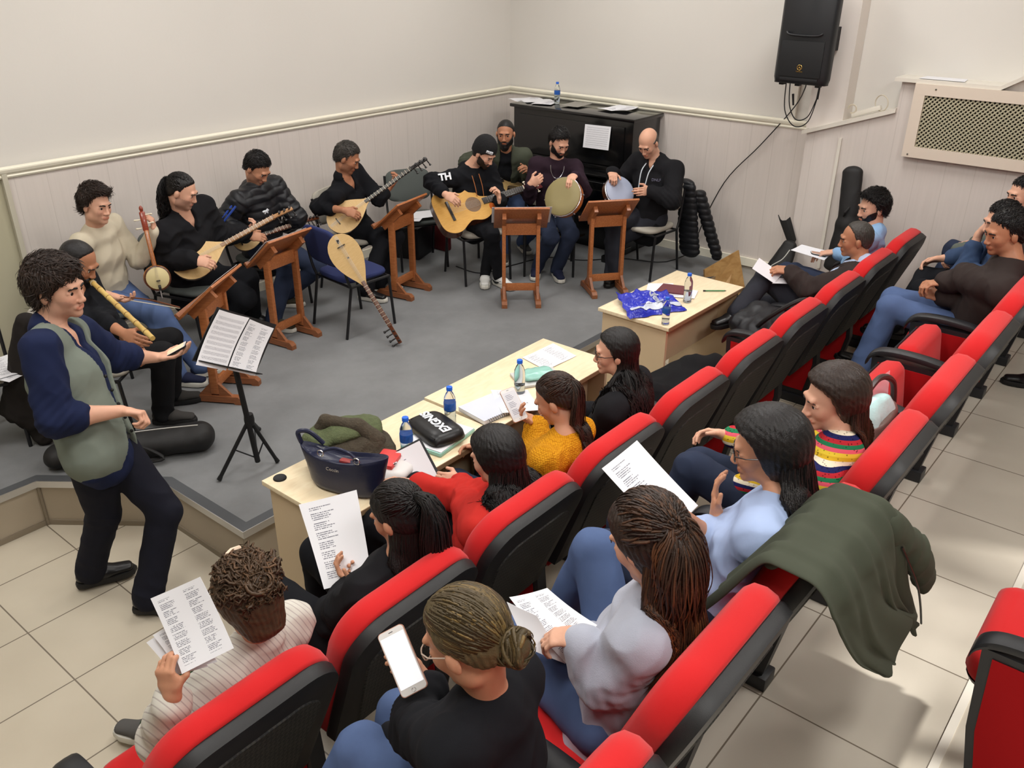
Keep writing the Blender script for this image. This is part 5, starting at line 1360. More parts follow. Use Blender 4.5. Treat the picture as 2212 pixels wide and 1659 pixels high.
cast('bald', 'bald man in a black hoodie with white cords, tuning a pale blue frame drum', hp, nk, dirv(178), head=Ps(1400, 308, nk, .165, 'n'), look=dirv(-176, -34), sc=.94, build=1.08,
     arms=[arm((1452, 432, 'n'), (1404, 412, .6)), arm((1335, 398, .3), (1322, 372, 'n'))], hands=[dict(D=dirv(170, 5), N=(-.2, .9, -.2), curl=.35), dict(D=dirv(-140, -10), N=(-.3, -.3, -1), curl=.65)],
     legs=[dict(k=Ps(1365, 500, A3(6.16, 3.54, .75), .40, .0), a=Pz(1322, 578, ZS+.10)), dict(a=Pz(1330, 590, ZS+.08), hint=A3(-.6, .2, 1))], feet=[dirv(170, -10), dirv(-170)],
     tops=[dict(name='hoodie', m=M_cblack2, hood=True, opening=[(0, .04), (.05, .02), (.09, -.01)], ease=.026, arm=(.97, .97), neckr=.02, hem=.13)], pants=dict(mat=M_greyjeans, ankle=.062), shoe=SH_black, skinc='fair', stubble=.45,
     hair=dict(mat=H_grey, fn=cap_hair, kw=dict(thick=.005, tex=.0008, line=line_bald, umax=.045, taper=.008)), brow=H_grey)

# --- front row of the audience
def row_hip(X, row=1, dy=0.0, dz=0.0): return A3(X, 1.87+dy, .53+dz) if row == 1 else A3(X, .885+dy, .84+dz)
M_stripe = stripe('striped_ivory_blouse', (208, 204, 194), (178, 170, 164), (1, .1, .35), 62, .25)
hp = row_hip(.98); nk = torso(hp, (560, 1378), .92, .44)
cast('curly', 'woman with curly brown hair pinned up, striped ivory blouse, reading song sheets', hp, nk, dirv(100), head=Ps(535, 1292, nk, .165, 'n'), look=dirv(86, -30), sc=.92, sex='f', fat=.002,
     arms=[arm((352, 1590, .1), (372, 1500, 'n')), lap(.20, .02, .10)], hands=[dict(D=(0, .3, 1), N=(.8, .3, 0), curl=.7, thumb=.8), dict(curl=.5)],
     legs=[dict(a=Pz(332, 1572, .09), hint=A3(0, .3, 1)), dict(a=A3(1.0, 2.45, .09), hint=UP)], feet=[dirv(115), dirv(90)],
     tops=[dict(name='blouse', m=M_stripe, collar=True, ease=.016, arm=(.92, .92), hem=.14, armease=.022, neckr=.008)], pants=dict(mat=M_green, ankle=.055), shoe=SH_grey, skinc='mid', h=.0045,
     hair=dict(mat=H_brown, fn=long_hair, kw=dict(style='bun', n=1300, tie=(-.085, 0, .035), wave=.016, wfreq=75, vol=.030, lockr=.0042, bun_r=.046, jit=.008, streak=(1.7, 1.5, 1.3), full=True)))
hp = row_hip(1.50); nk = torso(hp, (862, 1210), .93, .44)
cast('lyric', 'woman in a black jacket, long black hair half tied back, holding up a lyric sheet', hp, nk, dirv(96), head=Ps(860, 1110, nk, .165, 'n'), look=dirv(103, -24), sc=.93, sex='f',
     arms=[arm((720, 1330, 'f'), (765, 1262, .6)), arm((835, 1330, .3), (815, 1245, 'f'))], hands=[dict(D=(-.3, .5, .5), N=(.6, -.2, .4), curl=.5), dict(D=(-.5, .8, .3), N=(-.6, -.1, .5), curl=.55, thumb=.6)],
     tops=[dict(name='jacket', m=M_cblack2, ease=.022, arm=(.96, .96), hem=.14)], pants=dict(mat=M_cblack), shoe=SH_black, skinc='mid', h=.0045,
     hair=dict(mat=H_black, fn=long_hair, kw=dict(style='half', lockr=.0036, n=1500, length=.34, tie=(-.095, 0, .055), tail_n=900, tailr=.0036, tail_len=.50, wave=.006, vol=.014, streak=(1.4, 1.2, 1.1), tailspread=.05, front_az=85)))
hp = row_hip(2.05); nk = torso(hp, (1088, 1082), .92, .43)
cast('redcoat', 'woman with wavy black shoulder-length hair and red jacket, holding a black folder', hp, nk, dirv(98), head=Ps(1070, 985, nk, .165, 'n'), look=dirv(101, -16), sc=.92, sex='f', fat=.003,
     arms=[arm((1010, 1090, 'f'), (995, 1042, 'f')), lap(.34, .02, .12)], hands=[dict(D=(-.5, .8, .1), N=(.5, .3, -.4), curl=.45, thumb=.5), dict(curl=.5)],
     tops=[dict(name='red_jacket', m=M_redj, ease=.022, arm=(.93, .93), hem=.14)], pants=dict(mat=M_cblack), shoe=SH_black, skinc='fair', h=.0045,
     hair=dict(mat=H_black, fn=long_hair, kw=dict(style='down', full=True, fall_out=.10, n=1300, length=.225, wave=.010, wfreq=34, curl=.03, vol=.034, lockr=.0054, front_az=98)))
hp = row_hip(2.52); nk = torso(hp, (1222, 945), .92, .43)
cast('mustard', 'woman in a mustard basket-knit sweater with a ponytail, looking at a phone', hp, nk, dirv(98), head=Ps(1200, 852, nk, .165, 'n'), look=dirv(110, -28), sc=.92, sex='f',
     arms=[arm((1160, 975, 'f'), (1158, 912, .2)), lap(.34, .02, .12)], hands=[dict(D=(-.6, .5, .5), N=(-.1, -.2, .9), curl=.5, thumb=.5), dict(curl=.5)],
     tops=[dict(name='knit_sweater', m=M_yknit, ease=.022, arm=(.92, .92), hem=.14)], pants=dict(mat=M_djeans), shoe=SH_black, skinc='mid', h=.0045,
     hair=dict(mat=H_dkbrown, fn=long_hair, kw=dict(style='pony', lockr=.0034, n=1500, tie=(-.085, 0, .058), tail_n=800, tailr=.0032, tail_len=.34, wave=.004, vol=.010, tailspread=.055, streak=(1.9, 1.5, 1.2), capline=line_short, tail_dir=A3(.25, -.9, .0))))
hp = row_hip(3.12); nk = torso(hp, (1350, 835), .92, .43)
cast('spectacles', 'woman in black with glasses and very long straight black hair, seated front row', hp, nk, dirv(98), head=Ps(1325, 742, nk, .165, 'n'), look=dirv(128, -6), sc=.92, sex='f', glasses=GL_black,
     arms=[lap(.34, .05, .12), lap(.34, .02, .12)], tops=[dict(name='black_top', m=M_cblack2, ease=.020, arm=(.96, .96), hem=.14)], pants=dict(mat=M_cblack), shoe=SH_black, skinc='fair', h=.0042,
     hair=dict(mat=H_black, fn=long_hair, kw=dict(style='down', full=True, n=1400, length=.46, wave=.004, wfreq=18, vol=.020, lockr=.0050, front_az=86, streak=(1.5, 1.3, 1.2))))
hp = A3(5.50, 1.87, .53); nk = torso(hp, (1862, 572), .96, .46)
cast('suit', 'greying man in a dark suit jacket, legs crossed, holding a white sheet', hp, nk, dirv(100), head=Ps(1848, 512, nk, .17, 'n'), look=dirv(118, -8), sc=.97, build=1.08,
     arms=[arm((1745, 625, 'f'), (1705, 585, .2)), arm((1790, 665, 'f'), (1715, 632, .2))], hands=[dict(D=(-.5, .8, .1), N=(.4, -.1, -.8), curl=.55, thumb=.7), dict(D=(-.5, .8, .0), N=(-.3, .0, 1), curl=.6, thumb=.7)],
     legs=[dict(k=Pd(1640, 585, hp, .0), a=Pd(1560, 715, hp, -.3)), dict(k=hp+A3(-.05, .43, -.02), a=A3(5.3, 2.32, .09))], feet=[dirv(150, -5), dirv(90)],
     tops=[dict(name='shirt', m=M_ltblue2, collar=True, ease=.012, arm=(.9, .9), hem=.1), dict(name='suit_jacket', m=M_brownj, ease=.024, arm=(.94, .94), hem=.12, opening=[(0, .05), (.2, .06), (.55, .10)])], pants=dict(mat=M_greyjeans, ankle=.062), shoe=SH_black, skinc='tan', h=.0045,
     hair=dict(mat=H_grey, fn=cap_hair, kw=dict(thick=.006, tex=.0016, line=line_recede)), brow=M_browdark)
hp = A3(6.05, 1.87, .53); nk = torso(hp, (1893, 492), .96, .46)
cast('lightblue', 'bearded young man in a light blue shirt beside the wall, sheet on his knee', hp, nk, dirv(100), head=Ps(1885, 425, nk, .18, 'n'), look=dirv(140, -8), sc=1.0,
     arms=[arm((1850, 560, 'f'), (1800, 545, .3)), arm((1890, 600, .3), (1830, 590, .4))], hands=[dict(D=(-.5, .8, -.1), N=(0, 0, -1), curl=.4), dict(D=(-.5, .8, -.1), N=(0, 0, -1), curl=.4)],
     tops=[dict(name='shirt', m=M_ltblue, collar=True, ease=.014, arm=(.9, .9), hem=.12)], pants=dict(mat=M_djeans), shoe=SH_black, skinc='fair', h=.0045,
     hair=dict(mat=H_black, fn=cap_hair, kw=dict(strands=1500, strad=.62, slen=.042, thick=.016, top=.012, front=.004, tex=.003, line=line_short)), beard=dict(m=H_black, thick=.004))

# --- second row
hp = row_hip(1.00, 2); nk = torso(hp, (1050, 1500), .93, .44)
cast('bun', 'woman with a streaked low bun, glasses and black sweater, holding a large white phone', hp, nk, dirv(104), head=Ps(1008, 1375, nk, .172, 'n'), look=dirv(103, -28), sc=.93, sex='f', glasses=GL_clear, hsc=1.03,
     arms=[arm((905, 1570, 'f'), (925, 1490, .2)), lap(.34, .1, .10)], hands=[dict(D=(-.2, .4, .9), N=(-.3, .5, -.2), curl=.45, thumb=.4), dict(curl=.5)],
     legs=[dict(k=Ps(800, 1640, hp+A3(-.08, 0, 0), .40, .6), a=A3(.6, 1.42, .40)), dict(k=hp+A3(.12, .4, .02), a=A3(1.1, 1.38, .4))],
     tops=[dict(name='black_sweater', m=M_cblack, ease=.024, arm=(.95, .95), hem=.14)], pants=dict(mat=M_jeans), shoe=SH_black, skinc='mid', h=.0042,
     hair=dict(mat=H_blondish, fn=long_hair, kw=dict(style='bun', n=1700, tie=(-.088, 0, -.028), wave=.003, vol=.012, lockr=.0034, bun_r=.044, streak=(3.0, 2.8, 2.2), base=(.75, .72, .7), capline=line_short)))
hp = row_hip(1.53, 2); nk = torso(hp, (1428, 1290), .93, .44)
cast('greytop', 'woman in a pale grey sweater with highlighted brown hair, papers on her lap', hp, nk, dirv(104), head=Ps(1398, 1165, nk, .172, 'n'), look=dirv(86, -28), sc=.93, sex='f', hsc=1.03,
     arms=[arm((1305, 1470, .5), (1250, 1375, -.3)), lap(.20, .02, .10)], hands=[dict(D=(-.4, .8, -.2), N=(.1, -.1, -1), curl=.6, thumb=.6), dict(curl=.5)],
     legs=[dict(k=hp+A3(.0, .42, .03), a=A3(1.38, 1.40, .40)), dict(k=Ps(1285, 1190, hp+A3(.08, 0, 0), .40, 'f'), a=A3(1.75, 1.42, .4))],
     tops=[dict(name='grey_sweater', m=M_grey, ease=.026, arm=(.93, .93), hem=.16)], pants=dict(mat=M_jeans), shoe=SH_black, skinc='fair', h=.0045,
     hair=dict(mat=H_dkbrown, fn=long_hair, kw=dict(style='half', full=True, lockr=.0036, n=1600, length=.31, tie=(-.092, 0, .04), tail_n=900, tailr=.0032, tail_len=.27, wave=.010, wfreq=26, vol=.026, fall_out=.18, ombre=(2.6, 1.9, 1.3), streak=(3.0, 2.4, 1.7), tailspread=.085, front_az=112)))
hp = row_hip(2.12, 2); nk = torso(hp, (1690, 1090), .93, .45)
cast('blueblouse', 'woman in a powder blue blouse with long wavy black hair and black glasses', hp, nk, dirv(98), head=Ps(1655, 965, nk, .172, 'n'), look=dirv(113, -12), sc=.93, sex='f', glasses=GL_black, hsc=1.04,
     arms=[arm((1600, 1210, .6), (1548, 1110, .3)), lap(.12, -.12, .30)], hands=[dict(D=(.2, .3, .8), N=(.3, -.8, .1), curl=.3), dict(curl=.4)],
     legs=[dict(k=hp+A3(-.05, .42, .03), a=A3(2.0, 1.40, .40)), dict(k=hp+A3(.10, .41, .05), a=A3(2.3, 1.42, .4))],
     tops=[dict(name='blouse', m=M_bluec, ease=.022, arm=(.62, .62), hem=.14, armease=.028)], pants=dict(mat=M_djeans), shoe=SH_black, skinc='mid', h=.0042,
     hair=dict(mat=H_black, fn=long_hair, kw=dict(style='down', full=True, fall_out=.22, n=1900, length=.33, wave=.013, wfreq=32, curl=.018, vol=.048, lockr=.0056, front_az=110, streak=(1.5, 1.25, 1.1))))
hp = row_hip(2.72, 2); nk = torso(hp, (1818, 968), .93, .44)
cast('crochetgirl', 'smiling woman with long ombre hair and a rainbow crochet top, in profile', hp, nk, dirv(98), head=Ps(1798, 850, nk, .170, 'n'), look=dirv(132, -12), sc=.93, sex='f', hsc=1.02,
     arms=[arm((1680, 1040, 'f'), (1590, 1050, .2)), lap(.32, .08, .10)], hands=[dict(curl=.5), dict(curl=.5)],
     legs=[dict(k=Ps(1480, 1000, hp+A3(-.08, 0, 0), .41, .3), a=A3(2.4, 1.42, .40)), dict(k=hp+A3(.02, .42, .05), a=A3(2.7, 1.42, .4))],
     tops=[dict(name='crochet_top', m=M_crochet, neckr=.022, ease=.016, arm=(.95, .95), hem=.12, folds_=.001)], pants=dict(mat=M_djeans), shoe=SH_black, skinc='fair', h=.0042,
     hair=dict(mat=H_dkbrown, fn=long_hair, kw=dict(style='down', full=True, fall_out=.08, n=1700, length=.36, wave=.006, wfreq=18, vol=.034, lockr=.0052, front_az=106, ombre=(3.2, 2.5, 1.7), streak=(1.5, 1.3, 1.1))))
hp = A3(5.12, .885, .84); nk = torso(hp, (2190, 572), .96, .47)
cast('brownjacket', 'man in a dark brown jacket and blue jeans with clasped hands and a watch', hp, nk, dirv(100), head=Ps(2172, 500, nk, .175, 'n'), look=dirv(132, -12), sc=.98, build=1.08,
     arms=[arm((2085, 600, 'f'), (2040, 610, .2)), arm((2110, 690, 'f'), (2030, 640, .3))], hands=[dict(D=(-.5, .8, -.1), N=(.3, -.5, -.6), curl=.6), dict(D=(-.4, .8, .1), N=(-.4, .2, .6), curl=.65)],
     legs=[dict(k=Ps(1880, 650, hp+A3(-.08, 0, 0), .42, .3), a=A3(4.85, 1.38, .40)), dict(k=Ps(1900, 640, hp+A3(.08, 0, 0), .42, .5), a=A3(5.1, 1.38, .4))],
     tops=[dict(name='brown_jacket', m=M_brownj, ease=.028, arm=(.95, .95), hem=.13)], pants=dict(mat=M_jeans, ankle=.062, ease=.012), shoe=SH_black, skinc='tan', h=.0045, stubble=.3,
     hair=dict(mat=H_black, fn=cap_hair, kw=dict(strands=1300, strad=.6, slen=.024, thick=.006, top=.006, tex=.002, line=line_short)))
hp = A3(5.72, .885, .84); nk = torso(hp, (2180, 540), .95, .46)
cast('denimshirt', 'man in a denim shirt and ripped black jeans holding a hand to his face', hp, nk, dirv(100), head=Ps(2166, 478, nk, .17, 'n'), look=dirv(130, -12), sc=.96,
     arms=[arm((2080, 590, .9), (2115, 505, .6)), lap(.34, .1, .1)], hands=[dict(D=(.3, -.3, .9), N=(.3, -.9, 0), curl=.4), dict(curl=.5)],
     legs=[dict(k=Ps(1925, 618, hp+A3(-.08, 0, 0), .42, .3), a=A3(5.45, 1.38, .40)), dict(k=Ps(1950, 590, hp+A3(.08, 0, 0), .42, .5), a=A3(5.1, 1.38, .4))],
     tops=[dict(name='denim_shirt', m=M_denim, collar=True, ease=.018, arm=(.82, .9), hem=.12)], pants=dict(mat=M_cblack), shoe=SH_black, skinc='fair', stubble=.4,
     hair=dict(mat=H_black, fn=cap_hair, kw=dict(strands=1300, strad=.6, slen=.024, thick=.006, top=.006, tex=.002, line=line_short)))
hp = A3(6.25, .885, .84); nk = torso(hp, (2225, 475), .95, .46)
cast('edgeman', 'man in a grey knit sweater cut off by the frame, black watch on his wrist', hp, nk, dirv(100), head=Ps(2212, 420, nk, .17, 'n'), look=dirv(135, -8), sc=.95,
     arms=[arm((2110, 545, .8), (2065, 538, .3)), lap(.30, .1, .1)], hands=[dict(D=(-.4, .5, -.6), N=(.2, -.6, -.6), curl=.6), dict(curl=.5)],
     legs=[dict(k=Ps(2005, 575, hp+A3(-.08, 0, 0), .42, .3), a=A3(6.0, 1.38, .40)), dict(k=hp+A3(.1, .42, .05), a=A3(6.3, 1.38, .4))],
     tops=[dict(name='knit_sweater', m=cloth('grey_green_knit', (92, 98, 92), bs=400), ease=.018, arm=(.95, .95), hem=.12)], pants=dict(mat=M_djeans), shoe=SH_black, skinc='fair', stubble=.4,
     hair=dict(mat=H_black, fn=cap_hair, kw=dict(strands=1300, strad=.6, slen=.024, thick=.006, tex=.002, line=line_short)))
# ================================================================== chairs under the players
CH = [(ch_b, 1.90, 4.50, -50, 'pale chair under the reed flute player'), (ch_g, 2.36, 5.26, -62, 'chair under the man in the cream sweater'), (ch_g, 2.93, 5.22, -75, 'chair under the long-haired lute player'),
      (ch_g, 3.62, 5.34, -80, 'grey chair under the man in the padded jacket'), (ch_b, 4.38, 5.24, -72, 'pale chair under the man in the open black shirt'), (ch_b, 5.16, 4.62, -113, 'pale chair under the guitarist'),
      (ch_b, 5.68, 4.27, -142, 'pale chair under the man in the plum sweater'), (ch_b, 6.18, 3.63, 178, 'pale chair under the bald drummer'), (ch_b, 5.80, 4.92, -135, 'chair under the bass guitarist')]
for src, x, y, d, lb in CH: place_chair(src, x, y, d, lb)
place_chair(ch_n, 3.79, 4.60, -5, 'navy blue chair holding a long-necked lute upside down')
place_chair(ch_g, 5.08, 5.24, -118, 'empty grey chair with loose sheets on its seat')
place_chair(ch_b, 1.36, 4.88, -108, 'empty pale chair at the left edge with papers on its seat')
for c_ in (ch_g, ch_b, ch_n): drop(c_)

# ================================================================== instruments
M_spruce = wood('pale_soundboard', (214, 180, 124), (204, 168, 110), (6, 60, 60), .4, coat=.1)
M_walnut = wood('walnut_bowl', (96, 52, 28), (60, 32, 18), (6, 40, 40), .3, coat=.4)
M_neckw = wood('honey_neck_wood', (176, 130, 82), (150, 104, 62), (4, 40, 40), .35, coat=.2)
M_redneck = wood('reddish_neck_wood', (120, 66, 38), (92, 48, 28), (4, 40, 40), .35, coat=.2)
M_ebony = mat('ebony', (24, 18, 16), .35); M_string = mat('steel_string', (200, 200, 195), .3, metal=.8); M_ivory = mat('bone_white', (224, 214, 190), .4); M_silver = mat('chrome', (200, 200, 205), .2, metal=1.0); M_gold = mat('brass_gold', (212, 170, 90), .3, metal=1.0)
def at_dir(root, end, head, normal):
    """instrument frame: +Y from bowl end to head, +Z soundboard normal"""
    y = un(np.asarray(head, float)-end); z = np.asarray(normal, float); z = un(z-y*z.dot(y)); x = np.cross(y, z)
    M = frame(x, y, z, end); root.matrix_world = M; root.location = Vector([float(k) for k in end]); root.rotation_mode = 'QUATERNION'; root.rotation_quaternion = M.to_quaternion(); return root
def baglama(label, end, head, normal, L=None, body=.38, wid=.115, dep=.13, neckm=None, group='long-necked lutes'):
    """origin at the bowl's end"""
    L = L or float(np.linalg.norm(np.asarray(head)-end)); t = thing('baglama_lute', label, 'lute', (0, 0, 0), group=group); neckm = neckm or M_neckw
    ys = np.linspace(0, 1, 40)**1.15; prof = lambda u: float(np.interp(u, [0, .02, .06, .12, .2, .3, .4, .5, .6, .7, .8, .9, 1], [0, .32, .56, .76, .91, .99, 1, .95, .84, .69, .50, .29, .12]))
    W = [max(.012, wid*prof(u)) for u in ys]; W[0] = .010; W[-1] = .014
    G = []
    for u, w in zip(ys, W):
        row = []; d = dep*max(.06, (w/wid))*(1 if u < .7 else 1)
        for k in range(19):
            a = math.pi*k/18; rib = 1+.012*abs(math.sin(9*a)); row.append((w*math.cos(a)*rib, u*body, -d*math.sin(a)**.9*rib))
        G.append(row)
    mb = MB(); mb.grid(G); a = len(G)
    mb.build('bowl', M_walnut, t, angle=180)
    poly = [(-w, u*body) for u, w in zip(ys, W)]+[(w, u*body) for u, w in reversed(list(zip(ys, W)))]
    MB().prism(poly, -.001, .005).build('soundboard', M_spruce, t, angle=40)
    mb = MB(); mb.lathe([(0, 0), (.006, 0), (.0065, .001), (0, .0012)], 14, M=Matrix.Translation((0, body*.45, .0052)))
    mb.build('rosette', M_ebony, t)
    MB().box((0, body*.22, .010), (.055, .006, .010)).build('bridge', M_ebony, t)
    hs = .17*L
    mb = MB(); mb.bar((0, body-.03, -.006), (0, L-hs, -.004), .030, .026, up=(0, 0, 1), bev=.006); mb.build('neck', neckm, t, angle=60)
    mb = MB(); n = int((L-hs-body)/.028)
    for k in range(n): y = body+.01+k*(L-hs-body)/n; mb.box((0, y, .0095), (.033, .0025, .004))
    mb.build('frets', M_ivory, t)
    mb = MB(); mb.bar((0, L-hs, -.004), (0, L, -.035), .026, .022, bev=.005); mb.box((0, L-hs, .0), (.032, .006, .03)); mb.build('peghead', neckm, t, angle=60)
    for k in range(7):
        u = .15+.8*k/6.0; y = L-hs+hs*u; z = -.004-.031*u
        if k % 2: MB().lathe([(0, -.03), (.004, -.03), (.005, .012), (.003, .016), (.009, .024), (.009, .036), (0, .038)], 8, M=Matrix.Translation((0, y, z+.012))).build('tuning_peg', M_ebony, t)
        else: MB().lathe([(0, -.005), (.004, -.005), (.005, .03), (.003, .034), (.009, .042), (.009, .052), (0, .054)], 8, M=Matrix.Translation((.008, y, z)) @ Matrix.Rotation(R_(90), 4, 'Y')).build('tuning_peg', M_ebony, t)
    mb = MB()
    for x in (-.009, -.006, 0, .003, .009): mb.tube([(x, .012, .006), (x*1.2, body*.22, .0155), (x*.9, L-hs, .014)], .0006, 4)
    mb.build('strings', M_string, t)
    return at_dir(t, end, head, normal)
def hold_line(key, px_end, px_head, L, under=.035, back=.0):
    """instrument axis through the strumming hand and the fretting hand of a player"""
    J = PEOPLE[key]; r = J['H'][-1]['palm']; l = J['H'][1]['palm']; 
    return r, l, J
def play_lute(key, label, px_end, px_head, L, **kw):
    if key not in PEOPLE: return None
    r, l, J = hold_line(key, px_end, px_head, L)
    depth = lambda p: np.dot(p-CAM, FW)
    # depths along the axis come from the two hands, the picture track from where the instrument shows
    a = Pd(px_end[0], px_end[1], r, .035); b = Ps(px_head[0], px_head[1], a, L, 'n')
    b2 = Ps(px_head[0], px_head[1], a, L, 'f')
    dl = lambda q: np.linalg.norm(np.cross(l-a, un(q-a)))
    h = b if dl(b) < dl(b2) else b2
    nrm = -FW*.9+UP*.35+J['F']*.35
    return baglama(label, a, h, nrm, L=L, **kw)
play_lute('longhair', 'pale-topped long-necked lute played by the long-haired man', (376, 586), (632, 446), .90, body=.37, wid=.120)
play_lute('puffer', 'small dark long-necked lute held by the man in the padded jacket', (505, 528), (690, 466), .70, body=.24, wid=.075, dep=.08, neckm=M_redneck)
play_lute('blackshirt', 'long-necked lute angled up towards the corner, played by the man in the open black shirt', (712, 492), (922, 339), .93, body=.36, wid=.115, neckm=M_ebony)
h_ = Pz(866, 742, ZS+.03)
e_ = Py(722, 508, 4.44)
baglama('long-necked lute resting upside down on the navy chair, its pegs on the carpet', e_, h_, A3(-.55, -.80, .20), L=float(np.linalg.norm(e_-h_)), body=.38, wid=.105, neckm=M_redneck)

# kemence, bow and reed flute
def kemence(end, head, normal):
    t = thing('kemence_fiddle', 'small upright fiddle with a round gourd and red pegbox, held by the cream-sweatered player', 'fiddle'); L = float(np.linalg.norm(head-end))
    MB().ball((0, .13, -.050), (.082, .078, .060), 12).build('gourd', wood('orange_gourd', (196, 124, 50), (170, 98, 36), (8, 8, 8), .25, coat=.5), t, angle=180)
    MB().lathe([(0, 0), (.072, 0), (.074, .004), (.068, .009), (0, .010)], 26, M=Matrix.Translation((0, .13, .012))).build('skin', mat('fiddle_skin', (206, 190, 140), .5), t, angle=40)
    MB().lathe([(.071, .001), (.078, -.004), (.078, .008), (.071, .011)], 26, M=Matrix.Translation((0, .13, .010))).build('rim', M_walnut, t)
    MB().tube([(0, .06, -.02), (0, 0, -.01)], [.005, .004], 8).build('end_pin', M_silver, t)
    MB().bar((0, .20, -.01), (0, L-.13, -.01), .026, .024, bev=.008).build('neck', wood('amber_neck', (186, 110, 48), (160, 88, 34), (4, 40, 40), .3, coat=.4), t, angle=60)
    MB().bar((0, L-.14, -.01), (0, L-.02, -.02), .034, .024, bev=.008).ball((0, L-.005, -.02), (.012, .02, .012), 8).build('pegbox', wood('reddish_pegbox', (150, 60, 34), (120, 42, 24), (4, 40, 40), .3, coat=.4), t, angle=60)
    for k in range(4): MB().tube([(0, L-.12+.026*k, -.015), (.045*(1 if k % 2 else -1), L-.12+.026*k, -.012)], [.003, .005], 6).ball((.048*(1 if k % 2 else -1), L-.12+.026*k, -.012), (.009, .006, .009), 6).build('tuning_peg', M_ivory, t)
    mb = MB()
    for x in (-.006, 0, .006): mb.tube([(x*.4, .05, .018), (x, .115, .036), (x*.8, L-.14, .008)], .0007, 4)
    mb.build('strings', M_string, t); MB().box((0, .115, .028), (.022, .006, .014)).build('bridge', M_ebony, t); MB().box((0, .07, .023), (.016, .035, .004)).build('tailpiece', M_ebony, t)
    return at_dir(t, end, head, normal)
if 'cream' in PEOPLE:
    J = PEOPLE['cream']; lp = J['H'][1]['palm']; e_ = Pd(351, 645, lp, .05); h_ = Ps(300, 432, e_, .56, -.2)
    kemence(e_, h_, -FW+A3(.25, -.35, .0))
    rp = J['H'][-1]['palm']; t = thing('fiddle_bow', 'thin fiddle bow resting across the blue jeans', 'bow', rp)
    b0 = rp-A3(.02, -.02, 0); b1 = Ps(388, 664, b0, .46, 'n')
    MB().tube(smoothpts([b0, (b0+b1)/2+UP*.014, b1], 6), .0045, 8).build('stick', M_redneck, t, world=True)
    MB().bar(b0-UP*.012, b1-UP*.006, .008, .0015).build('bow_hair', M_ivory, t, world=True); MB().box(b0-UP*.008, (.02, .02, .018)).build('frog', M_ebony, t, world=True)
if 'ney' in PEOPLE:
    J = PEOPLE['ney']; m_ = J['head'].p(.105, .0, -.070); e_ = Ps(330, 731, m_, .66, 'n')
    t = thing('reed_flute', 'long pale bamboo reed flute at the bearded player\'s lips', 'flute', m_)
    pts = [m_+(e_-m_)*k/20 for k in range(21)]; rr = [.0125+(.002 if k % 3 == 0 else 0) for k in range(21)]
    MB().tube(pts, rr, 12).build('reed', wood('golden_bamboo', (206, 176, 104), (188, 152, 80), (3, 3, 3), .35, coat=.3), t, world=True)
    mb = MB()
    for k in (3, 6, 9, 12, 15, 18): mb.tube([pts[k]-un(e_-m_)*.002, pts[k]+un(e_-m_)*.002], .0150, 12)
    mb.build('node_ring', mat('dark_reed_node', (120, 84, 40), .5), t, world=True)
    MB().tube([m_, m_+un(e_-m_)*.02], [.009, .016], 12).build('mouthpiece', M_ivory, t, world=True)

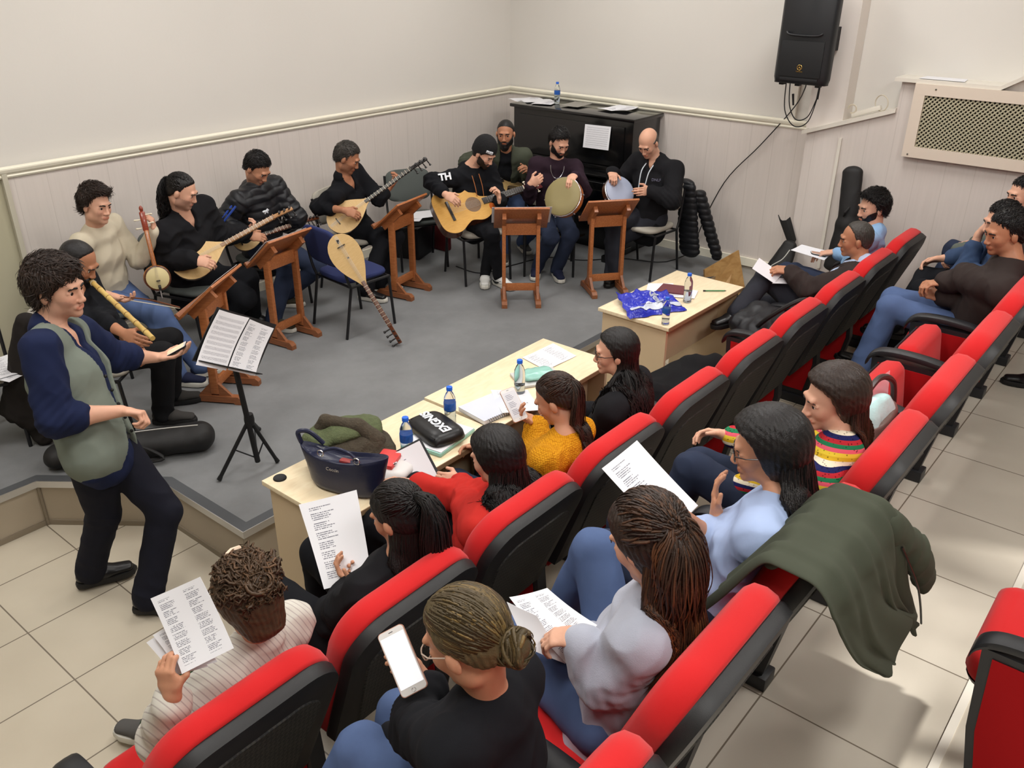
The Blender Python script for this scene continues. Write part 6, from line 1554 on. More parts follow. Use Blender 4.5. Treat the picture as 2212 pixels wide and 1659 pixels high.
# classical guitar
def guitar_outline(cut=True, w=.185):
    r = [(0, 0), (.10, .004), (.155, .03), (.185, .09), (.178, .15), (.145, .205), (.125, .245), (.125, .275), (.142, .33), (.140, .375), (.115, .425), (.07, .452), (.03, .46)]
    l = [(0, 0), (-.10, .004), (-.155, .03), (-.185, .09), (-.178, .15), (-.145, .205), (-.125, .245), (-.125, .275), (-.140, .32), (-.125, .36), (-.085, .375), (-.06, .385), (-.045, .41), (-.03, .46)]
    R = smoothpts([A3(a, b, 0) for a, b in r], 4); Lf = smoothpts([A3(a, b, 0) for a, b in l], 4)
    return [(p[0], p[1]) for p in R]+[(p[0], p[1]) for p in Lf[::-1][:-1]]
def guitar(label, end, head, normal):
    t = thing('classical_guitar', label, 'guitar'); L = float(np.linalg.norm(head-end)); O = guitar_outline(); M_side = wood('dark_guitar_side', (96, 50, 30), (70, 34, 20), (4, 4, 4), .25, coat=.5)
    MB().prism(O, -.092, -.002).build('body_sides', M_side, t, angle=40)
    MB().prism([(x*1.006, .23+(y-.23)*1.006) for x, y in O], -.004, .002).build('soundboard', wood('honey_spruce_top', (214, 166, 90), (204, 154, 80), (50, 5, 5), .25, coat=.5), t, angle=40)
    T0 = Matrix.Translation((0, .315, .0022))
    mb = MB(); mb.lathe([(.046, 0), (.064, 0), (.064, .0012), (.046, .0012)], 36, M=T0); mb.build('rosette', mat('mosaic_rosette', (120, 92, 66), .4, var=.35, vscale=260), t)
    MB().lathe([(0, 0), (.046, 0), (.046, .0008), (0, .0008)], 36, M=T0).build('sound_hole', mat('dark_sound_hole', (38, 26, 18), .8), t)
    MB().box((0, .115, .007), (.17, .022, .010), bev=.002).box((0, .117, .013), (.075, .004, .004)).build('bridge', M_ebony, t)
    MB().bar((0, .40, .006), (0, L-.17, .006), .052, .012, bev=.002).build('fingerboard', M_ebony, t)
    MB().bar((0, .44, -.010), (0, L-.17, -.006), .050, .026, bev=.009).build('neck', M_redneck, t, angle=60)
    mb = MB()
    for k in range(17): mb.box((0, .44+(L-.17-.44)*(1-(1-.0561)**(17-k))/(1-(1-.0561)**17)*1.0 if False else .44+(L-.17-.44)*k/17.0, .0128), (.052, .0015, .0015))
    mb.build('frets', M_silver, t)
    MB().box((0, L-.17, .010), (.052, .006, .014)).build('nut', M_ivory, t)
    mb = MB(); mb.prism([(-.030, L-.17), (.030, L-.17), (.037, L-.01), (.02, L), (-.02, L), (-.037, L-.01)], -.016, .002); mb.build('headstock', wood('wine_red_headstock', (92, 28, 32), (70, 20, 24), (4, 4, 4), .2, coat=.6), t)
    for s in (-1, 1):
        for k in range(3): MB().tube([(s*.03, L-.14+.045*k, -.006), (s*.056, L-.14+.045*k, -.006)], .003, 8).box((s*.058, L-.14+.045*k, -.006), (.010, .020, .012), bev=.003).build('tuning_peg', M_ivory, t)
    for s in (-1, 1):
        mb = MB(); mb.box((s*.012, L-.09, .0025), (.007, .11, .004)); mb.build('string_slot', M_ivory, t)
    mb = MB()
    for k in range(6): x = -.0225+.009*k; mb.tube([(x*1.25, .118, .015), (x*.85, L-.17, .018)], .0006, 4)
    mb.build('strings', M_string, t)
    return at_dir(t, end, head, normal)
if 'guitarist' in PEOPLE:
    J = PEOPLE['guitarist']; rp = J['H'][-1]['palm']; e_ = Pd(944, 466, rp, .06); h_ = Ps(1170, 396, e_, .94, 'n'); h2 = Ps(1170, 396, e_, .94, 'f')
    lp = J['H'][1]['palm']; dl = lambda q: np.linalg.norm(np.cross(lp-e_, un(q-e_))); h_ = h_ if dl(h_) < dl(h2) else h2
    guitar('honey-topped classical guitar with a wine red headstock', e_, h_, -FW+UP*.25)
# bass guitar
if 'bassist' in PEOPLE:
    J = PEOPLE['bassist']; c_ = J['neck']+J['F']*.20-UP*.22; e_ = Pd(1052, 392, c_, 0); h_ = Ps(1200, 352, e_, .95, 'f')
    t = thing('bass_guitar', 'pale wooden bass guitar behind the guitarist, its neck crossing the olive jacket', 'bass guitar'); L = .95
    O = [(0, 0), (.09, .01), (.14, .06), (.13, .14), (.09, .20), (.12, .29), (.145, .36), (.12, .38), (.06, .31), (.03, .30), (-.03, .30), (-.06, .31), (-.10, .36), (-.12, .34), (-.09, .2), (-.13, .14), (-.14, .06), (-.09, .01)]
    O = [(p[0], p[1]) for p in smoothpts([A3(a, b, 0) for a, b in O], 4, closed=True)]
    MB().prism(O, -.04, 0).build('body', wood('pale_ash_body', (196, 166, 112), (180, 148, 96), (4, 20, 20), .3, coat=.3), t, angle=40)
    MB().bar((0, .22, .005), (0, L-.16, .005), .055, .022, bev=.004).build('neck', M_ebony, t); MB().prism([(-.03, L-.16), (.03, L-.16), (.05, L-.02), (0, L), (-.04, L-.04)], -.008, .008).build('headstock', M_neckw, t)
    MB().box((0, .16, .006), (.09, .03, .012)).build('pickup', M_black, t)
    mb = MB()
    for x in (-.018, -.006, .006, .018): mb.tube([(x, .06, .014), (x*.9, L-.16, .020)], .0012, 5)
    mb.build('strings', M_string, t); at_dir(t, e_, h_, -FW+UP*.2)

# frame drums
def frame_drum(label, c, n, r, skin, rim, depth=.07, up=(0, 0, 1)):
    t = thing('frame_drum', label, 'drum', c, group=None); z = un(n); x = un(np.cross(up, z)); y = np.cross(z, x); M = frame(x, y, z)
    t.rotation_mode = 'QUATERNION'; t.rotation_quaternion = M.to_quaternion()
    MB().lathe([(0, .0), (r*.5, .0005), (r-.004, .0), (r, -.004), (r, -.012)], 48).build('drum_skin', skin, t, angle=60)
    MB().lathe([(r-.001, -.006), (r+.001, -.010), (r+.001, -depth), (r-.010, -depth), (r-.010, -.006)], 48).build('hoop', rim, t, angle=40)
    MB().lathe([(r+.002, -.012), (r+.006, -.014), (r+.006, -.020), (r+.002, -.022)], 48).build('tension_ring', M_silver, t)
    for k in range(6):
        a = 2*math.pi*k/6+.3; p = (math.cos(a)*(r+.008), math.sin(a)*(r+.008)); MB().tube([(p[0], p[1], -.014), (p[0], p[1], -depth*.75)], .003, 6).box((p[0], p[1], -depth*.75), (.012, .012, .014)).build('tension_lug', M_silver, t)
    return t
if 'purple' in PEOPLE:
    c_ = Pd(1214, 424, PEOPLE['purple']['H'][1]['palm'], -.01)+UP*0; frame_drum('olive-skinned frame drum with an orange wooden hoop, taller than wide in view', c_, -RR*.50-FW*.86+UP*.10, .150, mat('olive_drum_skin', (142, 130, 88), .5, var=.06, vscale=9), wood('orange_hoop', (178, 102, 48), (150, 80, 34), (3, 3, 20), .3, coat=.5))
if 'bald' in PEOPLE:
    c_ = Pd(1340, 412, PEOPLE['bald']['H'][-1]['palm'], .02); frame_drum('pale blue-grey frame drum with a walnut hoop', c_, RR*.42-FW*.88+UP*.22, .128, mat('pale_blue_drum_skin', (166, 174, 196), .45), M_walnut)

# ================================================================== upright piano and what lies on it
t = thing('upright_piano', 'black upright piano in the corner behind the drummers', 'piano', (6.63, 4.60, ZS)); PXF, PXB, PY0, PY1, PZT = 6.42, 6.855, 3.97, 5.27, 1.455
M_pblack = mat('piano_black_lacquer', (14, 14, 15), .18, spec=.6, coat=.3)
MB().box(((PXF+PXB)/2, (PY0+PY1)/2, (ZS+.30+PZT-.03)/2+.0), (PXB-PXF, PY1-PY0, PZT-ZS-.33), bev=.006).build('cabinet', M_pblack, t, world=True)
MB().box(((PXF+PXB)/2-.012, (PY0+PY1)/2, PZT-.015), (PXB-PXF+.045, PY1-PY0+.05, .03), bev=.008).build('lid', M_pblack, t, world=True)
MB().box((PXF+.03, (PY0+PY1)/2, ZS+.18), (.04, PY1-PY0-.06, .36)).build('lower_panel', M_pblack, t, world=True)
MB().box((PXF-.008, (PY0+PY1)/2, PZT-.25), (.012, PY1-PY0-.16, .34), bev=.003).build('upper_panel', M_pblack, t, world=True)
MB().box((PXF-.12, (PY0+PY1)/2, ZS+.64), (.30, PY1-PY0, .075), bev=.012).build('key_slip', M_pblack, t, world=True)
MB().box((PXF-.10, (PY0+PY1)/2, ZS+.715), (.24, PY1-PY0-.12, .018), bev=.006).build('fallboard', M_pblack, t, world=True)
MB().box((PXF-.03, (PY0+PY1)/2, ZS+.755), (.03, .9, .012), bev=.003).build('music_ledge', M_pblack, t, world=True)
for yy in (PY0+.03, PY1-.03):
    MB().box((PXF-.13, yy, ZS+.34), (.26, .05, .66), bev=.01).build('side_cheek', M_pblack, t, world=True)
    MB().box((PXF-.10, yy, ZS+.03), (.40, .06, .06), bev=.01).build('toe_block', M_pblack, t, world=True)
    MB().box(((PXF+PXB)/2, yy, ZS+.15), (PXB-PXF, .04, .30)).build('side_panel', M_pblack, t, world=True)
for k in (-1, 0, 1): MB().box((PXF-.05, 4.62+k*.11, ZS+.06), (.10, .03, .012), bev=.004).build('pedal', M_gold, t, world=True)

def paper_mat(name, kind='text', base=(232, 232, 236), seed=0.0, sc_=(1, 1)):
    """printed sheet; u across, v down the page, in metres, taken from the sheet's own UV layout"""
    m = mat(name, base, .65, spec=.25); N, Lk, b = nodes_of(m)
    uv = N.new('ShaderNodeUVMap'); uv.uv_map = 'page'; sp = N.new('ShaderNodeSeparateXYZ'); Lk.new(uv.outputs[0], sp.inputs[0])
    def mth(op, a, b_=None, c_=None):
        n = N.new('ShaderNodeMath'); n.operation = op
        for i, q in enumerate((a, b_, c_)):
            if q is None: continue
            if isinstance(q, (int, float)): n.inputs[i].default_value = q
            else: Lk.new(q, n.inputs[i])
        return n.outputs[0]
    U, V_ = sp.outputs[0], sp.outputs[1]
    if kind == 'blank': return m
    rows = {'text': 44, 'music': 11, 'cols': 50}[kind]
    v = mth('MULTIPLY', V_, rows); fr = mth('FRACT', v); row = mth('FLOOR', v)
    nz = N.new('ShaderNodeTexNoise'); nz.noise_dimensions = '2D'; cv = N.new('ShaderNodeCombineXYZ'); Lk.new(mth('MULTIPLY', U, 60 if kind != 'music' else 90), cv.inputs[0]); Lk.new(mth('MULTIPLY_ADD', row, 7.31, seed), cv.inputs[1])
    if kind == 'music': Lk.new(mth('MULTIPLY_ADD', V_, 90, seed), cv.inputs[1])
    Lk.new(cv.outputs[0], nz.inputs['Vector']); nz.inputs['Scale'].default_value = 1.0; nz.inputs['Detail'].default_value = 1
    n2 = N.new('ShaderNodeTexWhiteNoise'); n2.noise_dimensions = '1D'; Lk.new(mth('ADD', row, seed), n2.inputs['W'])
    if kind == 'music':
        st = mth('FRACT', mth('MULTIPLY', fr, 9.0)); inst = mth('LESS_THAN', fr, .56); line = mth('MULTIPLY', mth('LESS_THAN', st, .22), inst)
        note = mth('MULTIPLY', mth('GREATER_THAN', nz.outputs['Fac'], .60), mth('LESS_THAN', mth('ABSOLUTE', mth('SUBTRACT', fr, .3)), .30)); ink = mth('MAXIMUM', mth('MULTIPLY', line, .55), note)
        le = .10; re = .92
        ink = mth('MULTIPLY', ink, mth('MULTIPLY', mth('GREATER_THAN', U, .08), mth('LESS_THAN', U, .93)))
    else:
        ink = mth('MULTIPLY', mth('LESS_THAN', mth('ABSOLUTE', mth('SUBTRACT', fr, .5)), .25), mth('GREATER_THAN', nz.outputs['Fac'], .42))
        end = mth('MULTIPLY_ADD', n2.outputs['Value'], .22, .34 if kind == 'text' else .20)
        if kind == 'text': ok = mth('MULTIPLY', mth('GREATER_THAN', U, .14), mth('LESS_THAN', U, end))
        else:
            u2 = mth('FRACT', mth('MULTIPLY', U, 2.0)); ok = mth('MULTIPLY', mth('GREATER_THAN', u2, .18), mth('LESS_THAN', u2, mth('ADD', end, .32)))
        st_ = mth('GREATER_THAN', mth('FRACT', mth('MULTIPLY', mth('ADD', row, .5), 1/5.0)), .2); ink = mth('MULTIPLY', mth('MULTIPLY', ink, ok), st_)
    ink = mth('MULTIPLY', ink, mth('MULTIPLY', mth('GREATER_THAN', V_, .07), mth('LESS_THAN', V_, .93)))
    mx = N.new('ShaderNodeMix'); mx.data_type = 'RGBA'; mx.inputs[6].default_value = (*s2l(base), 1); mx.inputs[7].default_value = (*s2l((96, 98, 112)), 1); Lk.new(mth('MULTIPLY', ink, .85), mx.inputs[0]); Lk.new(mx.outputs[2], b.inputs['Base Color'])
    return m
P_text = paper_mat('printed_lyrics_paper', 'text'); P_music = paper_mat('printed_music_paper', 'music', seed=3.3); P_cols = paper_mat('two_column_lyrics_paper', 'cols', seed=9.1); P_blank = paper_mat('white_paper', 'blank'); P_grey = paper_mat('grey_paper', 'blank', base=(150, 146, 138))
def sheet(name, corners, m, parent=None, curl=.0, thick=.0012, nrm=None, wave=0.0, n=10, seed=0):
    """corners: top left, top right, bottom right, bottom left of the page as one reads it"""
    TL, TR, BR, BL = [np.asarray(c, float) for c in corners]; G = np.zeros((n, n, 3)); UV = np.zeros((n, n, 2)); Nn = un(np.cross(TR-TL, BL-TL)); rs = np.random.RandomState(seed)
    a1, a2 = rs.rand(2)*6
    for i in range(n):
        for j in range(n):
            v, u = i/(n-1), j/(n-1); p = TL*(1-u)*(1-v)+TR*u*(1-v)+BR*u*v+BL*(1-u)*v
            G[i, j] = p+Nn*(curl*(math.sin(math.pi*v)+.5*math.sin(math.pi*u)*(1-v))+wave*math.sin(u*5+a1)*math.sin(v*4+a2)); UV[i, j] = (u, v)
    mb = MB(); mb.grid(G, thick=thick); me = bpy.data.meshes.new(name); me.from_pydata(mb.v, [], mb.f); me.materials.append(m)
    uvl = me.uv_layers.new(name='page'); k = n*n; fl = UV.reshape(-1, 2)
    for lp in me.loops: q = fl[lp.vertex_index % k]; uvl.data[lp.index].uv = (q[0], q[1])
    bm = bmesh.new(); bm.from_mesh(me); bmesh.ops.recalc_face_normals(bm, faces=bm.faces[:]); bm.to_mesh(me); bm.free(); me.polygons.foreach_set('use_smooth', [True]*len(me.polygons)); 
    try: me.set_sharp_from_angle(angle=R_(40))
    except Exception: pass
    o = bpy.data.objects.new(name, me); C.objects.link(o)
    if parent is not None: wput(o, parent)
    else:
        c = me.vertices[0].co.copy(); cc = Vector(G.reshape(-1, 3).mean(0)); me.transform(Matrix.Translation(-cc)); o.location = cc
    return o
def flat(cx, cy, z, w, h, ang):
    c, s = math.cos(R_(ang)), math.sin(R_(ang)); f = lambda u, v: A3(cx+u*c-v*s, cy+u*s+v*c, z); return [f(-w/2, h/2), f(w/2, h/2), f(w/2, -h/2), f(-w/2, -h/2)]
zz = PZT+.003
for i, (px, py, a, m_, lb) in enumerate([(1135, 214, 80, P_text, 'loose white sheet at the left end of the piano lid'), (1160, 218, 60, P_blank, 'white sheet overlapping the left pile on the piano'), (1178, 222, 110, P_text, 'crumpled white sheet left of the water bottle on the piano'),
                                      (1245, 228, 95, P_grey, 'grey folder sheet in the middle of the piano lid'), (1330, 237, 75, P_text, 'white sheet in the right-hand pile on the piano'), (1345, 238, 100, P_text, 'topmost white sheet of the right-hand pile on the piano')]):
    q = Pz(px, py, zz); tag(sheet('paper_sheet', flat(min(q[0], 6.80), q[1], zz+.004*i, .19, .27, a), m_, wave=.006 if i != 3 else .001, seed=i, n=8), lb, 'paper', 'papers on the piano')
Lx = PXF-.045
q1, q2, q3, q4 = Px(1264, 268, Lx+.02), Px(1320, 274, Lx+.02), Px(1314, 325, Lx-.01), Px(1259, 318, Lx-.01)
tag(sheet('music_sheet', [q1, q2, q3, q4], P_music, n=6), 'printed music page standing on the piano ledge', 'sheet music')

# ================================================================== papers on lecterns and chairs
def bottle(x, y, z, label, h=.20, water=.55, band=True, group='plastic water bottles'):
    t = thing('water_bottle', label, 'bottle', (x, y, z), group=group); k = h/.20
    prof = [(.0, .002), (.022, .0), (.029, .004), (.030, .02), (.0285, .035), (.030, .05), (.0285, .065), (.030, .08), (.030, .125), (.028, .145), (.018, .168), (.0125, .176), (.0125, .188)]
    MB().lathe([(r*.93*k, zz_*k) for r, zz_ in prof], 20).build('bottle_body', M_pet, t, angle=60)
    wl = water*.16; pr = [(r*.86*k, zz_*k+.001) for r, zz_ in prof if zz_ < wl]+[(.0255*k, wl*k), (0, wl*k)]
    MB().lathe(pr, 20).build('water', M_water, t, angle=60)
    MB().lathe([(0, .190*k), (.0, .200*k), (.0135*k, .200*k), (.0145*k, .198*k), (.0145*k, .183*k), (.0125*k, .182*k)], 18).build('cap', M_bluecap, t, angle=40)
    if band:
        MB().lathe([(.0290*k, .085*k), (.0292*k, .086*k), (.0292*k, .122*k), (.0290*k, .123*k)], 20).build('label_band', M_bluelabel, t, angle=60)
    return t
M_pet = mat('clear_pet', (240, 244, 248), .06, trans=1.0, ior=1.22, spec=.5); M_water = mat('water', (236, 242, 246), .02, trans=1.0, ior=1.33); M_bluecap = mat('blue_cap_plastic', (36, 104, 216), .35)
M_bluelabel = mat('blue_bottle_label', (34, 88, 170), .4, var=.5, vscale=90)
# ================================================================== music stand, bags and small things on the stage
def P4(pts, fn): return [fn(*p) for p in pts]
lec = {lb: (x, y, d) for x, y, d, lb in LECTS}
def lect_sheet(i, u, w, m, label, tilt=0.0, slip=.0):
    x, y, d, _ = LECTS[i]; a = R_(42); c, s = math.cos(R_(d)), math.sin(R_(d)); k = .86
    def q(f, l): # f down the slope from the desk centre (towards the player), l lateral
        lx = (-f*math.cos(a)-.012*math.sin(a))*1.0; lz = .765*k-f*math.sin(a)+.014; return A3(x+lx*c-l*s, y+lx*s+l*c, ZS+lz)
    h = .28; tag(sheet('lectern_sheet', [q(-h/2+slip, u+w/2), q(-h/2+slip, u-w/2), q(h/2+slip-.03, u-w/2), q(h/2+slip-.03, u+w/2)], m, n=6), label, 'sheet music', 'sheets on the lecterns')
lect_sheet(0, .03, .30, P_music, 'music sheet lying on the lectern nearest the stage notch', slip=.0)
lect_sheet(1, -.02, .38, P_text, 'song sheet on the lectern before the padded jacket man')
lect_sheet(3, .0, .44, P_music, 'sheet spread behind the guitarist\'s lectern, edges sticking out both sides')

# tripod stand with two sheets
t = thing('tripod_music_stand', 'black folding tripod music stand holding two printed sheets', 'music stand', (2.14, 3.43, ZS)); bx, by = 2.14, 3.43
TL, TR, BR, BL = Pz(478, 664, 1.20), Ps(598, 700, Pz(478, 664, 1.20), .40, 'f'), None, None
dd_ = un(np.cross(TR-TL, un(-FW+UP*.55-(TR-TL)*0))); 
if dd_[2] > 0: dd_ = -dd_
BL = Ps(424, 780, TL, .30, 'n'); BR = TR+(BL-TL)
ctr = (TL+BR)/2; nrm_ = un(np.cross(BL-TL, TR-TL)); nrm_ = nrm_ if nrm_.dot(-FW) > 0 else -nrm_
top_ = A3(*(ctr-nrm_*.03)); base_ = A3(bx, by, ZS)
base_ = Pz(560, 1018, ZS)+A3(0, 0, 0); hub = base_+UP*.40+(top_-base_-UP*(top_[2]-base_[2]))*.4
MB().tube([base_+UP*.06, top_+(TL-BL)*-.15], .014, 10).build('pole', M_black, t, world=True)
MB().lathe([(0, -.03), (.024, -.03), (.026, .0), (.022, .03), (0, .03)], 12, M=Matrix.Translation([float(v) for v in (base_+(top_-base_)*.42)])).build('collar', M_black, t, world=True)
hubp = base_+(top_-base_)*.42; lowp = base_+UP*.08
for px, py in ((474, 1040), (600, 1000), (560, 930)):
    f_ = Pz(px, py, ZS); f_[2] = ZS+.01; leg = MB().tube([hubp, f_], .010, 8).build('leg', M_black, t, world=True)
    wput_ = MB().tube([f_+(hubp-f_)*.06, f_], [.011, .013], 8).build('rubber_foot', M_black, None); wput_.parent = leg; wput_.matrix_parent_inverse = Matrix.Translation([-float(v) for v in (0, 0, 0)]); wput_.data.transform(Matrix.Translation(-t.location))
    MB().tube([lowp, hubp+(f_-hubp)*.5], .004, 6).build('brace', M_black, t, world=True)
mb = MB(); n_ = nrm_*.012
ex = (TR-TL)*.03; 
mb.grid(np.array([[TL-ex-n_, TR+ex-n_], [BL-ex-n_, BR+ex-n_]]), thick=.004); mb.build('desk_plate', M_black, t, world=True, smooth=False)
mb = MB(); mb.bar(BL-ex+nrm_*.012, BR+ex+nrm_*.012, .04, .004, up=BL-TL); mb.build('ledge', M_black, t, world=True)
lerp = lambda u, v: TL*(1-u)*(1-v)+TR*u*(1-v)+BR*u*v+BL*(1-u)*v
tag(sheet('music_sheet', [lerp(-.02, .05)+nrm_*.004, lerp(.49, .04)+nrm_*.004, lerp(.47, 1.06)+nrm_*.012, lerp(-.05, 1.08)+nrm_*.03], P_music, curl=.012), 'printed music page on the left half of the black tripod stand', 'sheet music')
tag(sheet('lyric_sheet', [lerp(.51, .06)+nrm_*.004, lerp(.97, .10)+nrm_*.004, lerp(.95, 1.05)+nrm_*.02, lerp(.49, 1.04)+nrm_*.012], P_cols, curl=.010), 'two-column lyric page on the right half of the black tripod stand', 'paper')

def cloth_blob(name, prims, m, root, h=.008, amp=.006, freq=40, seed=1, k=.02, cut=None):
    f = field_of([(p, k) if not isinstance(p, tuple) else p for p in prims], h)
    if cut is not None: f.mask(cut)
    V, Fq = f.surf(); V = smooth_mesh(V, Fq, 1, .5); N = vnormals(V, Fq)
    V = V+N*(((1-np.abs(sines(V, seed, freq))*2.2)*.8+sines(V, seed+3, freq*2.2)*.3)*amp)[:, None]
    return link(name, np_mesh(name, V, Fq, [m]), root, world=True)
M_bagcloth = mat('black_bag_nylon', (26, 25, 25), .6, bump=.3, bscale=500); M_zip = mat('pale_zip', (196, 194, 188), .4)
# long instrument bag on the floor behind the conductor
a_, b_ = Pz(122, 985, ZS+.06), Pz(432, 940, ZS+.08); t = thing('instrument_bag', 'long black zipped instrument bag lying open on the carpet behind the conductor', 'bag', A3(*((a_+b_)/2)[:2], ZS))
ax = un((b_-a_)*A3(1, 1, 0)); sd = A3(-ax[1], ax[0], 0)
cloth_blob('body', [(ECap(a_*A3(1, 1, 0)+UP*(ZS+.06), b_*A3(1, 1, 0)+UP*(ZS+.075), .085, .06, .10, .075, sd), .01)], M_bagcloth, t, amp=.003)
zp = [a_*A3(1, 1, 0)+ax*(np.linalg.norm(b_-a_)*u)+UP*(ZS+.125+.028*u)-sd*(.02-.03*math.sin(u*3.1)) for u in np.linspace(.3, 1.0, 12)]
MB().tube(zp, .0035, 6).build('zip', M_zip, t, world=True)
MB().tube(smoothpts([zp[3]-sd*.05-UP*.02, zp[5]-sd*.09-UP*.05, zp[7]-sd*.13-UP*.11, zp[4]-sd*.12-UP*.12], 5), .009, 6).build('strap', M_bagcloth, t, world=True)
MB().prism([(-.10, -.012), (.10, 0), (-.10, .012)], 0, .004, M=frame(ax, sd, UP, zp[2]-sd*.045-UP*.006)).build('yellow_lining', mat('ochre_lining', (196, 160, 60), .6), t, world=True)
# dark coat over the chair behind the conductor
q = A3(1.62, 4.70, 0); t = thing('dark_coat', 'dark brown coat hanging over the pale chair behind the conductor', 'coat', A3(1.62, 4.70, ZS))
cloth_blob('coat_cloth', [ECap(Pd(75, 700, A3(1.6, 4.6, 1.0)), Pd(62, 900, A3(1.6, 4.6, .5)), .10, .05, .15, .06, RR), ECap(Pd(62, 890, A3(1.6, 4.6, .5)), Pd(100, 950, A3(1.6, 4.6, .4)), .07, .05, .05, .03, RR)], cloth('dark_brown_wool', (40, 36, 34)), t, amp=.008)
# papers on chairs
for i, (px, py, z, a, lb) in enumerate([(10, 800, .70, 20, 'printed sheet lying on the pale chair at the left edge'), (20, 790, .706, -5, 'upper printed sheet on the pale chair at the left edge')]):
    q = Pz(px, py, z); tag(sheet('paper_sheet', flat(q[0], q[1], z+.004, .21, .29, a), P_text, wave=.004, seed=i+20, n=7), lb, 'paper', 'loose sheets on empty chairs')
for i, (px, py, a, lb) in enumerate([(880, 470, 30, 'white sheet on the empty grey chair'), (905, 465, 60, 'upper folded white sheet on the empty grey chair')]):
    q = Pz(px, py, ZS+.445); tag(sheet('paper_sheet', flat(q[0], q[1], ZS+.448+.004*i, .20, .26, a), P_blank, wave=.004, seed=i+30, n=7), lb, 'paper', 'loose sheets on empty chairs')
# box and red case below the grey chair
t = thing('amplifier_box', 'small black box on the carpet under the empty grey chair', 'box', (5.22, 5.42, ZS)); MB().box((0, 0, .14), (.30, .22, .28), bev=.01).build('cabinet', M_bplast, t); MB().box((-.155, 0, .14), (.006, .18, .22)).build('grille', M_shell, t); t.rotation_euler = (0, 0, R_(20))
t = thing('red_case', 'dark red case standing behind the black box under the grey chair', 'case', (5.48, 5.36, ZS)); MB().box((0, 0, .12), (.08, .22, .24), bev=.02).build('shell', mat('dark_red_case', (96, 24, 28), .5), t); MB().tube([(0, -.04, .24), (0, -.03, .262), (0, .03, .262), (0, .04, .24)], .006, 6).build('handle', M_black, t)
# cable on the stage carpet
pts = smoothpts([Pz(985, 575, ZS+.006), Pz(1040, 590, ZS+.006), Pz(1110, 572, ZS+.006), Pz(1180, 556, ZS+.006), Pz(1260, 562, ZS+.006), Pz(1340, 558, ZS+.006), Pz(1440, 565, ZS+.006), Pz(1515, 532, ZS+.006)], 5)
o = MB().tube([p for p in pts], .004, 6).build('floor_cable', M_black, None); tag(o, 'thin black cable winding over the carpet behind the drummers\' chairs', 'cable')
o = MB().tube(smoothpts([Pz(1515, 532, ZS+.006), A3(XW-.04, 3.50, .45), A3(XW-.05, 3.30, .95), A3(XW-.05, 3.02, 1.30), A3(XW-.06, 2.78, 1.62), A3(6.60, 2.62, 1.80), A3(6.55, 2.60, 1.86)], 6), .0045, 6).build('hanging_cable', M_black, None); tag(o, 'black cable running from the wall speaker down to the carpet', 'cable')

# ================================================================== wall speaker
SX = 6.34; t = thing('wall_speaker', 'black loudspeaker mounted high on the pier in the corner', 'loudspeaker', (6.5, 2.57, 1.86)); M_spk = mat('black_speaker_shell', (24, 25, 28), .38, bump=.2, bscale=700)
def spk_section(z):
    w = .205 if z > 1.95 else .205-.05*max(0, (1.95-z)/.09)**2; return w
V = []; zs = [1.86, 1.872, 1.90, 1.95, 2.2, 2.45, 2.50]; 
yc = 2.575
for z in zs:
    w = .200 if 1.88 < z < 2.48 else .192; f_ = .0 if 1.87 < z < 2.49 else .012; tp = (z-1.86)*.02
    for (x, y) in [(SX+f_, -w+.03), (SX+f_, w-.03), (SX+.025, w-.004), (SX+.07, w+.004), (SX+.24, w*.55), (SX+.24, -w*.55), (SX+.07, -w-.004), (SX+.025, -w+.004)]: V.append((x+tp, yc+y, z))
F = [(i*8+j, i*8+(j+1) % 8, (i+1)*8+(j+1) % 8, (i+1)*8+j) for i in range(len(zs)-1) for j in range(8)]+[tuple(range(8)), tuple(range((len(zs)-1)*8, len(zs)*8))]
MB().raw(V, F).build('cabinet', M_spk, t, world=True, angle=50)
MB().box((SX-.003, yc, 2.03), (.008, .31, .24), bev=.002).build('grille', mat('speaker_grille', (15, 16, 18), .6, bump=.5, bscale=900), t, world=True)
MB().tube(smoothpts([(SX-.002, yc-.13, 2.205), (SX-.012, yc-.10, 2.19), (SX-.014, yc, 2.186), (SX-.012, yc+.10, 2.19), (SX-.002, yc+.13, 2.205)], 5), .008, 8).build('horn_lip', M_spk, t, world=True)
MB().box((SX-.002, yc, 1.892), (.008, .28, .022), bev=.003).build('port', M_black, t, world=True)
for yy in (-.13, .02, .14): MB().box((SX+.06, yc+yy, 1.853), (.05, .035, .02), bev=.004).build('rubber_foot', M_black, t, world=True)
MB().box((SX+.30, yc-.08, 2.15), (.18, .06, .16)).build('wall_bracket', M_black, t, world=True)
Ml = frame(A3(0, -1, 0), UP, A3(-1, 0, 0), A3(SX-.0085, yc, 1.955))
mb = MB(); ring = [(0, .017*math.cos(a), .017*math.sin(a)) for a in np.linspace(0, 6.283, 21)[:-1]]
mb.tube([(SX-.009, yc+p[1], 1.975+p[2]) for p in ring], .0018, 5, closed=True)
for a in (math.pi/2, math.pi/2+2.094, math.pi/2-2.094): mb.tube([(SX-.009, yc+.013*math.cos(a), 1.975+.013*math.sin(a)), (SX-.009, yc-.006*math.cos(a), 1.975-.006*math.sin(a))], .0016, 5)
mb.build('emblem', M_gold, t, world=True)
lettering('lettering', 'YAMAHA', frame(A3(0, -1, 0), UP, A3(-1, 0, 0), A3(SX-.0085, yc, 1.947)), .012, M_gold, t)
